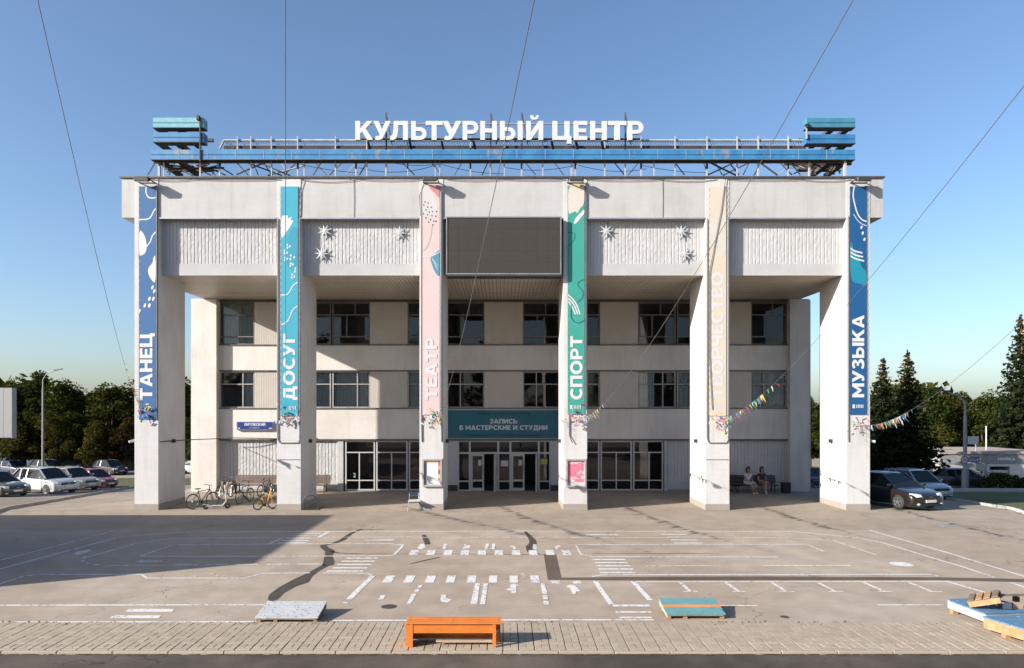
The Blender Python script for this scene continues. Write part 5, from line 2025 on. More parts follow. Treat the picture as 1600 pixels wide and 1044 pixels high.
MOS = m_mosaic('mosaic_white', (0.374, 0.378, 0.387, 1), ((0.068, 0.212, 0.272, 1), (0.051, 0.102, 0.204, 1), (0.145, 0.281, 0.255, 1)), 13)
TEALT = m_mosaic('mosaic_teal', (0.098, 0.230, 0.242, 1), ((0.255, 0.323, 0.323, 1), (0.051, 0.153, 0.212, 1), (0.170, 0.289, 0.264, 1)), 24)
p0 = on_plaza(449, 973.5)
platform('low wooden platform with pale mosaic-dotted top left of the orange bench', (p0[0] - .02, p0[1], .012), 1.28, .74, .10, .235, MOS, None, 6, None, WOODD)
p0 = on_plaza(1086, 969)
platform('low wooden platform with teal top and one orange stripe right of the orange bench', (p0[0] + .03, p0[1] + .02, .012), 1.22, .74, .11, .24, TEALT, (3, mat('orange_stripe', (.70, .25, .07, 1), .6)), 7)

# orange bench at the kerb
def m_worn_paint(name, col, under):
    t = NT(name)
    v = t.coords('Object')
    st_ = t.coords('Object', (1.5, 9, 9))
    g1 = t.noise(st_, 3.0, 6, .7)
    n1 = t.noise(v, 14, 6, .75)
    n2 = t.noise(v, 2.5, 4)
    c = t.ramp(n2, [(.3, sc(col, .82)), (.7, sc(col, 1.08))])
    c = t.mix(.5, c, t.mix(1.0, c, t.ramp(g1, [(.3, (.75, .72, .70, 1)), (.6, (1.05, 1.05, 1.05, 1))]), 'MULTIPLY'))
    c = t.mix(t.ramp(n1, [(.63, (0, 0, 0, 1)), (.68, (1, 1, 1, 1))]), c, under)
    t.link(c, t.b.inputs['Base Color'])
    t.b.inputs['Roughness'].default_value = .6
    t.bump(g1, .3, .004)
    return t.m


ORG = m_worn_paint('orange_paint', (.58, .165, .024, 1), (.34, .22, .13, 1))
x0, x1 = (632 - 786) / 86.5, (783.5 - 786) / 86.5
yb0 = PAVE_Y0 + .10
ob = thing('orange_bench', 'orange wooden bench standing at the kerb in the foreground', 'bench', ((x0 + x1) / 2, yb0, .034))
hw = (x1 - x0) / 2
for k in range(3):
    MB().box(-hw + random.uniform(-.008, .008), hw + random.uniform(-.008, .008), .0 + k * .13, .118 + k * .13, .415, .445 + random.uniform(-.003, .003)).build('seat_board', ORG, ob, local=True, bevel=.005)
    nl = MB()
    for x in (-hw + .06, -.02, hw - .06):
        for y in (.03, .09):
            nl.disc((x, y + k * .13, .4475), (0, 0, 1), .008, .004, 7)
    nl.build('bolts', GREYM, ob, local=True)
MB().box(-hw + .13, hw - .13, .012, .04, .255, .395).build('apron', ORG, ob, local=True)
MB().box(-hw + .13, hw - .13, .34, .37, .255, .395).build('apron', ORG, ob, local=True)
MB().box(-hw, -hw + .075, .03, .36, .0, .414).build('end_panel', ORG, ob, local=True)
MB().box(-hw + .08, hw - .02, .372, .395, .03, .412).build('back_board', ORG, ob, local=True)
for x, y in ((-hw + .077, .005), (hw - .16, .005), (hw - .10, .30)):
    MB().box(x, x + .06, y, y + .06, 0, .414).build('leg', ORG, ob, local=True)
MB().box(-hw + .55, hw - .165, .10, .16, .06, .09).build('lower_rail', WOODL, ob, local=True)
MB().box(-hw + .10, hw - .10, .30, .34, .05, .075).build('lower_rail', WOODL, ob, local=True)
MB().bar((hw - .13, .07, .22), (hw - .07, .30, .22), .03).build('side_rail', WHITEM, ob, local=True)

# blue-topped platforms and a tipped lounger at the right edge
BLT = m_mosaic('scuffed_blue', (0.081, 0.170, 0.272, 1), ((0.281, 0.323, 0.357, 1), (0.068, 0.153, 0.255, 1), (0.238, 0.238, 0.246, 1)), 7)
PALEP = mat('pale_blue_rim', (.40, .43, .46, 1), .6)


def wedge_platform(label, pts_top, h, th, top_m, rim_m, legs):
    """platform given by its four top corners (x, y) near-left, near-right, far-right, far-left"""
    cx, cy = sum(p[0] for p in pts_top) / 4, sum(p[1] for p in pts_top) / 4
    t = thing('wooden_platform', label, 'platform', (cx, cy, .0), 0, 'low wooden platforms on the plaza')
    q = [(p[0] - cx, p[1] - cy) for p in pts_top]
    n = 7
    for k in range(n):
        a, b = k / n, (k + .93) / n
        A, B_, C, D = lerp(q[0], q[1], a), lerp(q[0], q[1], b), lerp(q[3], q[2], b), lerp(q[3], q[2], a)
        MB().hexa([(*A, h - .03), (*B_, h - .03), (*C, h - .03), (*D, h - .03), (*A, h), (*B_, h), (*C, h), (*D, h)]).build('top_board', top_m, t, local=True)
    for i in range(4):
        a, b = q[i], q[(i + 1) % 4]
        d = Vector((b[0] - a[0], b[1] - a[1])).normalized()
        nrm = Vector((-d.y, d.x)) * .02
        A, B_ = (a[0] + nrm.x + d.x * .02, a[1] + nrm.y + d.y * .02), (b[0] + nrm.x - d.x * .02, b[1] + nrm.y - d.y * .02)
        MB().bar((*A, h - .032 - th / 2), (*B_, h - .032 - th / 2), .028, th).build('rim', rim_m, t, local=True)
    for u, v in legs:
        A, B_ = lerp(q[0], q[1], u), lerp(q[3], q[2], u)
        p = lerp(A, B_, v)
        MB().box(p[0] - .055, p[0] + .055, p[1] - .055, p[1] + .055, 0, h - .034 - th * .5).build('leg', WOOD, t, local=True)
    return t


def hp(px, py, h):
    y = (CAM_Z - h) * F_PX / (py - PY0)
    return ((px - PX0) * y / F_PX, y)


H1 = .30
wedge_platform('blue-topped platform with pale rim behind the tipped wooden lounger', [hp(1479, 936, H1), hp(1541, 959, H1), hp(1640, 955, H1), hp(1545, 933.5, H1)], H1, .15, BLT, PALEP, ((.08, .10), (.9, .1), (.1, .9), (.9, .85)))
H2 = .34
wedge_platform('blue-topped platform with raw pine rim at the right edge of the picture', [hp(1535, 963, H2), hp(1640, 994, H2), hp(1720, 985, H2), hp(1640, 958, H2)], H2, .19, BLT, WOOD, ((.30, .08), (.9, .1), (.15, .9), (.85, .9)))
ln = thing('tipped_lounger', 'raw pine slatted lounger tipped over between the blue-topped platforms', 'lounger', (9.55, 14.08, .302))
rot = Euler((0, math.radians(-19), math.radians(-38))).to_matrix()


def LT(p):
    return tuple(rot @ Vector(p) + Vector((0, 0, .03)))


for s in (0, .52):
    m_ = MB()
    m_.hexa([LT(q) for q in ((-.04, s, 0), (.52, s, 0), (.52, s + .04, 0), (-.04, s + .04, 0), (-.04, s, .12), (.52, s, .12), (.52, s + .04, .12), (-.04, s + .04, .12))])
    m_.build('side_rail', WOOD, ln, local=True)
for k in range(4):
    a = -.03 + k * .142
    MB().hexa([LT(q) for q in ((a, -.03, .131), (a + .11, -.03, .131), (a + .11, .58, .131), (a, .58, .131), (a, -.03, .155), (a + .11, -.03, .155), (a + .11, .58, .155), (a, .58, .155))]).build('slat', WOOD if k % 3 else WOODD, ln, local=True)
for k in range(5):
    z = .22 - k * .03
    MB().box(.62, 1.7, .10 + k * .11, .19 + k * .11, z + .01, z + .035).build('slat', WOOD if k % 2 else WOODD, ln, local=True)
for x, y in ((.62, .12), (1.3, .10), (1.3, .50), (.66, .50)):
    MB().box(x - .05, x + .05, y, y + .08, 0, .10 if y > .3 else .20).build('leg', WOODD, ln, local=True)
MB().box(.64, .80, -.02, .02, 0.0, .13).build('end_board', WHITEM, ln, local=True)
MB().box(.84, 1.05, .00, .03, 0.0, .12).build('end_board', WOODL, ln, local=True)


# ================================================================== BENCHES UNDER THE PORTICO
SLATB = mat('brown_slat', (.10, .060, .045, 1), .55, var=.25, vscale=6)


def park_bench(label, x, y, w, m, rz=0, slats=6):
    t = thing('park_bench', label, 'bench', (x, y, .0), rz, 'benches under the portico')
    for k in range(slats):
        z = .46 + .075 * k
        MB().hexa([(-w / 2, .02 + k * .018, z), (w / 2, .02 + k * .018, z), (w / 2, .05 + k * .018, z), (-w / 2, .05 + k * .018, z), (-w / 2, .038 + k * .018, z + .066), (w / 2, .038 + k * .018, z + .066), (w / 2, .068 + k * .018, z + .066), (-w / 2, .068 + k * .018, z + .066)]).build('back_slat', m, t, local=True)
    for k in range(4):
        MB().box(-w / 2, w / 2, -.42 + k * .105, -.33 + k * .105, .40, .43).build('seat_slat', m, t, local=True)
    for s in (-1, 1):
        xx = s * (w / 2 - .22)
        f = MB()
        f.bar((xx, .03, .40), (xx, .17, .93), .05, .04)
        f.bar((xx, -.42, .385), (xx, .05, .385), .05, .03)
        f.build('side_frame', DARKM, t, local=True)
        MB().bar((xx, -.36, .37), (xx, -.42, .0), .05, .05).build('leg', DARKM, t, local=True)
        MB().bar((xx, .03, .40), (xx, .10, .0), .05, .05).build('leg', DARKM, t, local=True)
    return t


park_bench('brown slatted bench against the ribbed wall behind the orange bicycle', (399 - 786) / 29.7, 36.35, 2.15, SLATB)
park_bench('brown slatted bench partly hidden by the cyan banner pillar', (490 - 786) / 29.7, 36.35, 1.75, SLATB)
DARKB = mat('black_slat', (.022, .02, .022, 1), .5)
park_bench('dark bench carrying the two sitting women', (1176 - 786) / 29.8, 36.30, 2.5, DARKB)
park_bench('dark bench left of the two women behind the beige banner pillar', (1128 - 786) / 29.8, 36.30, 2.0, DARKB)
wb = thing('litter_bin', 'dark square litter bin at the right end of the shaded bench', 'bin', ((1226 - 786) / 29.8, 36.1, 0))
MB().box(-.20, .20, -.18, .18, .04, .52).build('bin_body', DARKB, wb, local=True, bevel=.015)
MB().box(-.22, .22, -.20, .20, .525, .56).build('rim', DARKM, wb, local=True)
MB().box(-.17, .17, -.15, .15, 0, .039).build('foot', DARKM, wb, local=True)
pn = thing('planter', 'pale concrete planter box beside the bench behind the bicycles', 'planter', ((357 - 786) / 30.0, 36.0, 0))
MB().box(-.28, .28, -.25, .25, .0, .62).build('planter_box', PLINTH, pn, local=True, bevel=.02)
MB().box(-.23, .23, -.20, .20, .621, .64).build('soil', TAR, pn, local=True)

# arch bicycle stand and its neighbour, blue chair
rk = thing('bicycle_stand', 'black arched bicycle stand beside the cyan banner pillar', 'bicycle stand', ((484 - 786) / 36.2, 29.95, 0))
r_ = MB()
pts = [(-.30, 0, 0), (-.30, 0, .35)] + [(-.30 * math.cos(a), 0, .35 + .30 * math.sin(a)) for a in np.linspace(.2, math.pi - .2, 9)] + [(.30, 0, .35), (.36, 0, 0)]
r_.tube(pts, .025, 8)
r_.build('arch', DARKM, rk, 60, local=True)
MB().bar((-.3, 0, .40), (.3, 0, .40), .03, .06).build('crossbar', DARKM, rk, local=True)
MB().bar((-.36, 0, .02), (.4, 0, .02), .06, .03).build('foot', DARKM, rk, local=True)
MB().bar((.28, .02, .02), (.30, 1.0, .02), .05, .03).build('foot', DARKM, rk, local=True)
CHB = mat('blue_tube', (.03, .13, .20, 1), .4)
ch = thing('tube_chair', 'blue tube-frame chair with white seat beside the pink banner pillar', 'chair', ((647 - 786) / 36.2, 29.85, 0), math.radians(8))
c_ = MB()
for s in (-1, 1):
    MB().tube([(s * .28, -.20, 0), (s * .22, -.10, .40)], .016, 6).build('leg', CHB, ch, local=True)
    MB().tube([(s * .28, .28, 0), (s * .20, .16, .40), (s * .20, .28, .72)], .016, 6).build('leg', CHB, ch, local=True)
MB().tube([(-.20, .28, .72), (.20, .28, .72)], .016, 6).build('back_rail', CHB, ch, local=True)
MB().tube([(-.20, .25, .62), (.20, .25, .62)], .03, 6).build('backrest', CHB, ch, local=True)
MB().hexa([(-.27, -.22, .40), (.27, -.22, .40), (.22, .20, .43), (-.22, .20, .43), (-.27, -.22, .425), (.27, -.22, .425), (.22, .20, .455), (-.22, .20, .455)]).build('seat', WHITEM, ch, local=True)

# ================================================================== BICYCLES AND SCOOTERS
TYRE = mat('tyre_rubber', (.02, .02, .021, 1), .8)
RIMM = mat('alloy_rim', (.50, .50, .52, 1), .35, metal=.6)


def bicycle(label, loc, rz, R, m, wb=1.0, lean=0.0, step=False, seat_z=.85, bar_z=.98):
    t = thing('bicycle', label, 'bicycle', loc, rz, 'bicycles and scooters by the portico')
    t.rotation_euler = (lean, 0, rz)
    for name, x in (('rear_wheel', 0), ('front_wheel', wb)):
        w = MB().ring((x, 0, R), (0, 1, 0), R - .02, .020, 26, 7).build(name, TYRE, t, 60, local=True)
        k = MB().ring((x, 0, R), (0, 1, 0), R - .05, .010, 26, 5)
        k.build('rim', RIMM, w, 60, local=True)
        s = MB()
        for j in range(10):
            a = j * math.pi * 2 / 10
            s.bar((x, .015 * (-1) ** j, R), (x + (R - .05) * math.cos(a), 0, R + (R - .05) * math.sin(a)), .004)
        s.disc((x, 0, R), (0, 1, 0), .03, .08, 8)
        s.build('spokes', RIMM, w, local=True)
    bb, seat_t, head = (wb * .42, 0, R * .85), (wb * .28, 0, seat_z - .10), (wb * .86, 0, bar_z - .18)
    f = MB()
    f.tube([bb, seat_t], .018, 7)
    if step:
        f.tube([bb, (wb * .62, 0, R * .95), head], .024, 7)
    else:
        f.tube([seat_t, head], .018, 7)
        f.tube([bb, head], .022, 7)
    for s in (-1, 1):
        f.tube([(0, s * .05, R), (bb[0], s * .03, bb[2])], .011, 6)
        f.tube([(0, s * .05, R), (seat_t[0], s * .02, seat_t[2])], .009, 6)
    f.build('frame', m, t, 60, local=True)
    fk = MB()
    for s in (-1, 1):
        fk.tube([(wb, s * .05, R), (wb * .9, s * .05, R + .34 * R / .33), (head[0], s * .015, head[2])], .013, 6)
    fk.tube([head, (head[0] - .03, 0, bar_z)], .016, 6)
    fk.build('fork', m, t, 60, local=True)
    MB().tube([(head[0] - .10, -.29, bar_z + .02), (head[0] - .02, -.12, bar_z + .01), (head[0] - .03, .0, bar_z), (head[0] - .02, .12, bar_z + .01), (head[0] - .10, .29, bar_z + .02)], .013, 6).build('handlebar', DARKM, t, 60, local=True)
    MB().hexa([(seat_t[0] - .14, -.08, seat_z), (seat_t[0] + .14, -.02, seat_z), (seat_t[0] + .14, .02, seat_z), (seat_t[0] - .14, .08, seat_z), (seat_t[0] - .13, -.07, seat_z + .05), (seat_t[0] + .13, -.015, seat_z + .04), (seat_t[0] + .13, .015, seat_z + .04), (seat_t[0] - .13, .07, seat_z + .05)]).build('saddle', DARKM, t, local=True, bevel=.015)
    MB().tube([seat_t, (seat_t[0] - .01, 0, seat_z)], .013, 6).build('seat_post', GREYM, t, local=True)
    c = MB()
    c.disc((bb[0], -.05, bb[2]), (0, 1, 0), .075, .01, 12)
    c.bar((bb[0], -.08, bb[2]), (bb[0] + .12, -.08, bb[2] - .10), .02)
    c.bar((bb[0], .08, bb[2]), (bb[0] - .12, .08, bb[2] + .10), .02)
    c.bar((bb[0] + .12, -.14, bb[2] - .10), (bb[0] + .12, -.06, bb[2] - .10), .06, .02)
    c.bar((bb[0] - .12, .14, bb[2] + .10), (bb[0] - .12, .06, bb[2] + .10), .06, .02)
    c.build('crank', DARKM, t, local=True)
    MB().bar((bb[0] - .05, .05, bb[2]), (bb[0] - .16, .22, .0), .015).build('kickstand', DARKM, t, local=True)
    return t


def gp(px, py):
    p = on_plaza(px, py)
    return (p[0], p[1], 0)


BIKED = mat('black_bike_paint', (.025, .022, .025, 1), .35)
bicycle('black bicycle at the left end of the row, in front of the white pilaster', gp(301, 796), math.radians(58), .34, BIKED, .98)
bicycle('dark bicycle behind the kick scooter, seen nearly end on', gp(343, 780), math.radians(78), .33, mat('plum_bike_paint', (.12, .03, .03, 1), .4), .95)
bicycle('grey bicycle in front of the brown bench, seen nearly end on', gp(374, 788), math.radians(80), .33, mat('grey_bike_paint', (.25, .26, .28, 1), .35, metal=.3), .95)
bicycle('small dark bicycle behind the orange one, seen nearly end on', gp(407, 777), math.radians(76), .30, BIKED, .92)
ORB = mat('orange_bike_paint', (.72, .22, .02, 1), .35)
ob_ = bicycle('orange-yellow child bicycle with red rear frame nearest the cyan banner pillar', gp(403, 797), math.radians(42), .235, mat('amber_bike_paint', (.75, .36, .03, 1), .35), .66, 0, True, .62, .98)
MB().tube([(0, .06, .235), (.20, .06, .20), (.28, .04, .42)], .018, 6).build('chain_stay', mat('red_bike_paint', (.50, .03, .02, 1), .4), ob_, local=True)


def kick_scooter(label, loc, rz, m, R=.10, length=.78, bar_z=1.0, grp='bicycles and scooters by the portico'):
    t = thing('kick_scooter', label, 'scooter', loc, rz, grp)
    MB().box(0, length - .18, -.07, .07, R, R + .05).build('deck', m, t, local=True, bevel=.012)
    for nm, x in (('rear_wheel', -.06), ('front_wheel', length)):
        w = MB().disc((x, 0, R), (0, 1, 0), R, .055, 18).build(nm, TYRE, t, 50, local=True)
        MB().disc((x, 0, R), (0, 1, 0), R * .5, .06, 12).build('hub', GREYM, w, 50, local=True)
    MB().tube([(length - .20, 0, R + .03), (length - .05, 0, R + .22), (length - .12, 0, bar_z)], .024, 8).build('steering_column', m, t, 60, local=True)
    MB().tube([(length - .12, -.24, bar_z), (length - .12, .24, bar_z)], .016, 7).build('handlebar', DARKM, t, 60, local=True)
    MB().box(length - .17, length - .07, -.06, .06, bar_z - .10, bar_z + .02).build('headset_box', DARKM, t, local=True)
    MB().hexa([(-.19, -.03, 2 * R - .02), (.05, -.03, R + .05), (.05, .03, R + .05), (-.19, .03, 2 * R - .02), (-.19, -.03, 2 * R + .01), (.05, -.03, R + .10), (.05, .03, R + .10), (-.19, .03, 2 * R + .01)]).build('mudguard', m, t, local=True)
    return t


kick_scooter('white kick scooter with dark wheels between two bicycles', gp(324, 796), math.radians(20), WHITEM, .115, .82, 1.16)


# ================================================================== PEOPLE
def skin_figure(name, verts, edges, mat_, parent, sub=2):
    """one continuous surface grown round a skeleton; verts = {key: (x, y, z, radius[, radius2])}"""
    keys = list(verts)
    me = bpy.data.meshes.new(name)
    me.from_pydata([verts[k][:3] for k in keys], [(keys.index(a), keys.index(b)) for a, b in edges], [])
    o = bpy.data.objects.new(name, me)
    COL.objects.link(o)
    sk = o.modifiers.new('skin', 'SKIN')
    sk.use_smooth_shade = True
    for i, k in enumerate(keys):
        v = verts[k]
        me.skin_vertices[0].data[i].radius = (v[3], v[4] if len(v) > 4 else v[3])
    me.skin_vertices[0].data[0].use_root = True
    ss = o.modifiers.new('sub', 'SUBSURF')
    ss.levels = ss.render_levels = sub
    dg = bpy.context.evaluated_depsgraph_get()
    new = bpy.data.meshes.new_from_object(o.evaluated_get(dg))
    bpy.data.objects.remove(o, do_unlink=True)
    new.name = name
    new.materials.clear()
    new.materials.append(mat_)
    new.polygons.foreach_set('use_smooth', [True] * len(new.polygons))
    return place(name, new, parent, True)


SKIN = mat('skin', (.42, .25, .18, 1), .55, var=.06)
HAIRM = mat('dark_hair', (.025, .016, .012, 1), .5, var=.2)


def sitting_woman(label, loc, rz, dress_m, cross, lean, skirt_m, hair_len):
    """faces -Y, sits on a bench of 0.43 m; pelvis above the origin"""
    t = thing('person', label, 'person', loc, rz, 'women sitting on the shaded bench')
    hip, kn = .52, .50
    kx = -.10 if cross else 0
    V = {'pelvis': (0, .02, hip, .125, .10), 'waist': (0, .03 + lean * .3, hip + .20, .11, .09), 'chest': (0, .03 + lean, hip + .40, .125, .095), 'neckb': (0, .02 + lean, hip + .52, .06), 'neck': (0, .0 + lean, hip + .58, .042), 'chin': (0, -.03 + lean, hip + .65, .062, .07), 'skull': (0, -.02 + lean, hip + .76, .075, .088), 'crown': (0, -.01 + lean, hip + .83, .05)}
    E_ = [('pelvis', 'waist'), ('waist', 'chest'), ('chest', 'neckb'), ('neckb', 'neck'), ('neck', 'chin'), ('chin', 'skull'), ('skull', 'crown')]
    for s, q in ((-1, 'l'), (1, 'r')):
        V['sh' + q] = (s * .165, .03 + lean, hip + .47, .05)
        V['el' + q] = (s * .22, -.03 + lean * .6, hip + .20, .038)
        V['wr' + q] = (s * .10, -.26, hip + .13, .026)
        V['pa' + q] = (s * .055, -.33, hip + .115, .032, .018)
        V['fi' + q] = (s * .03, -.39, hip + .105, .014)
        V['th' + q] = (s * .07, -.30, hip + .15, .011)
        E_ += [('chest', 'sh' + q), ('sh' + q, 'el' + q), ('el' + q, 'wr' + q), ('wr' + q, 'pa' + q), ('pa' + q, 'fi' + q), ('wr' + q, 'th' + q)]
        V['hp' + q] = (s * .09, -.02, hip - .02, .09)
        if cross and s > 0:
            V['kn' + q] = (-.02, -.46, kn + .12, .06)
            V['cf' + q] = (-.10, -.55, kn - .10, .048)
            V['an' + q] = (-.16, -.62, kn - .30, .030)
            V['to' + q] = (-.18, -.74, kn - .36, .026)
        else:
            V['kn' + q] = (s * .09 + kx * .3, -.46, kn, .062)
            V['cf' + q] = (s * .09 + kx * .3, -.50, kn - .20, .048)
            V['an' + q] = (s * .09 + kx * .3 + .02, -.52, .09, .030)
            V['to' + q] = (s * .10 + kx * .3 + .02, -.66, .03, .026)
        E_ += [('pelvis', 'hp' + q), ('hp' + q, 'kn' + q), ('kn' + q, 'cf' + q), ('cf' + q, 'an' + q), ('an' + q, 'to' + q)]
    skin_figure('body', V, E_, SKIN, t)
    # fingers
    fg = MB()
    for s in (-1, 1):
        for k in range(4):
            fg.tube([(s * .055 + (k - 1.5) * .014, -.35, hip + .118), (s * .045 + (k - 1.5) * .014, -.39 - (.008 if k in (1, 2) else 0), hip + .112), (s * .035 + (k - 1.5) * .013, -.415, hip + .095)], [.008, .0075, .006], 6)
    fg.build('fingers', SKIN, t, 60, local=True)
    # face
    fc = MB()
    fy = -.105 + lean
    for s in (-1, 1):
        fc.ell((s * .028, fy - .002, hip + .765), (.012, .008, .008), 8, 5)
    fc.cur = 1
    fc.ell((0, fy - .012, hip + .735), (.011, .016, .020), 8, 5)
    for s in (-1, 1):
        fc.ell((s * .075, -.02 + lean, hip + .745), (.010, .018, .026), 8, 5)
    fc.cur = 2
    fc.ell((0, fy - .0, hip + .70), (.022, .008, .007), 8, 5)
    fc.build('face', [DARKM, SKIN, mat('lips', (.30, .08, .07, 1), .5)], t, 60, local=True)
    # dress: torso sleeve and skirt over the thighs
    D = {'a': (0, .02, hip, .15, .12), 'b': (0, .03 + lean * .3, hip + .20, .130, .108), 'c': (0, .03 + lean, hip + .40, .148, .115), 'd': (0, .025 + lean, hip + .49, .085, .07)}
    DE = [('a', 'b'), ('b', 'c'), ('c', 'd')]
    for s, q in ((-1, 'l'), (1, 'r')):
        D['s' + q] = (s * .175, .03 + lean, hip + .465, .062)
        D['e' + q] = (s * .20, .01 + lean * .8, hip + .34, .056)
        DE += [('c', 's' + q), ('s' + q, 'e' + q)]
    skin_figure('top', D, DE, dress_m, t)
    sk = MB()
    rings = []
    for k, (yy, zz, wx_, hz) in enumerate(((.13, hip + .10, .16, .10), (.10, hip + .02, .19, .11), (-.10, hip + .01, .20, .115), (-.28, hip + .005, .20, .10), (-.42, hip + (.02 if not cross else .06), .185, .09), (-.52, hip - .06, .19, .10))):
        ring = []
        for j in range(14):
            a = 2 * math.pi * j / 14
            ring.append((wx_ * math.cos(a) * (1 + .04 * math.sin(5 * a + k)), yy, zz + hz * math.sin(a)))
        rings.append(ring)
    b = 0
    for rg_ in rings:
        sk.v += rg_
    for k in range(len(rings) - 1):
        for j in range(14):
            j2 = (j + 1) % 14
            sk.f.append((k * 14 + j, k * 14 + j2, (k + 1) * 14 + j2, (k + 1) * 14 + j))
            sk.mi.append(0)
    sk.f.append(tuple(range(14)))
    sk.mi.append(0)
    sk.build('skirt', skirt_m, t, 70, local=True)
    # hair
    hr = MB()
    hr.ell((0, .012 + lean, hip + .785), (.092, .105, .092), 12, 8)
    hr.tube([(0, .075 + lean, hip + .78), (0, .095 + lean, hip + .66), (0, .10 + lean, hip + .66 - hair_len)], [.085, .085, .045], 10)
    for s in (-1, 1):
        hr.tube([(s * .075, .0 + lean, hip + .79), (s * .09, .02 + lean, hip + .68), (s * .08, .04 + lean, hip + .66 - hair_len * .8)], [.035, .032, .018], 8)
    hr.build('hair', HAIRM, t, 70, local=True)
    sh = MB()
    for q in 'lr':
        an, to = V['an' + q], V['to' + q]
        sh.ell(((an[0] + to[0]) / 2, (an[1] + to[1]) / 2, (an[2] + to[2]) / 2 - .02), (.046, .115, .05), 10, 6)
    sh.build('shoes', WHITEM, t, 60, local=True)
    return t


sitting_woman('woman in a white belted dress sitting at the left on the shaded bench', ((1168 - 786) / 29.9, 36.10, 0), math.radians(18), mat('white_dress', (.62, .58, .58, 1), .8), False, -.05, MATS['white_dress'], .16)
sitting_woman('woman in a dark top and pink skirt sitting at the right on the shaded bench', ((1190 - 786) / 29.9, 36.10, 0), math.radians(10), mat('dark_top', (.03, .022, .025, 1), .8), True, -.02, mat('pink_skirt', (.28, .13, .13, 1), .8), .26)
# ================================================================== CARS
CARGLASS = mat('car_glass', (.008, .010, .013, 1), .08, var=.05, spec=.35)
LAMPW = mat('headlamp_glass', (.62, .62, .60, 1), .12, spec=.9)
LAMPR = mat('tail_lamp', (.30, .02, .015, 1), .2)
PLASTIC = mat('black_plastic', (.02, .02, .022, 1), .55)
PLATEM = mat('number_plate', (.70, .70, .68, 1), .5, var=.02)
CHROME = mat('chrome_trim', (.55, .55, .56, 1), .15, metal=1.0, var=.03)


CARRIM = mat('car_wheel_rim', (.30, .30, .31, 1), .4, metal=.5)


def paint(name, c):
    return mat(name, c, .32, var=.05, vscale=1.5, coat=.8)


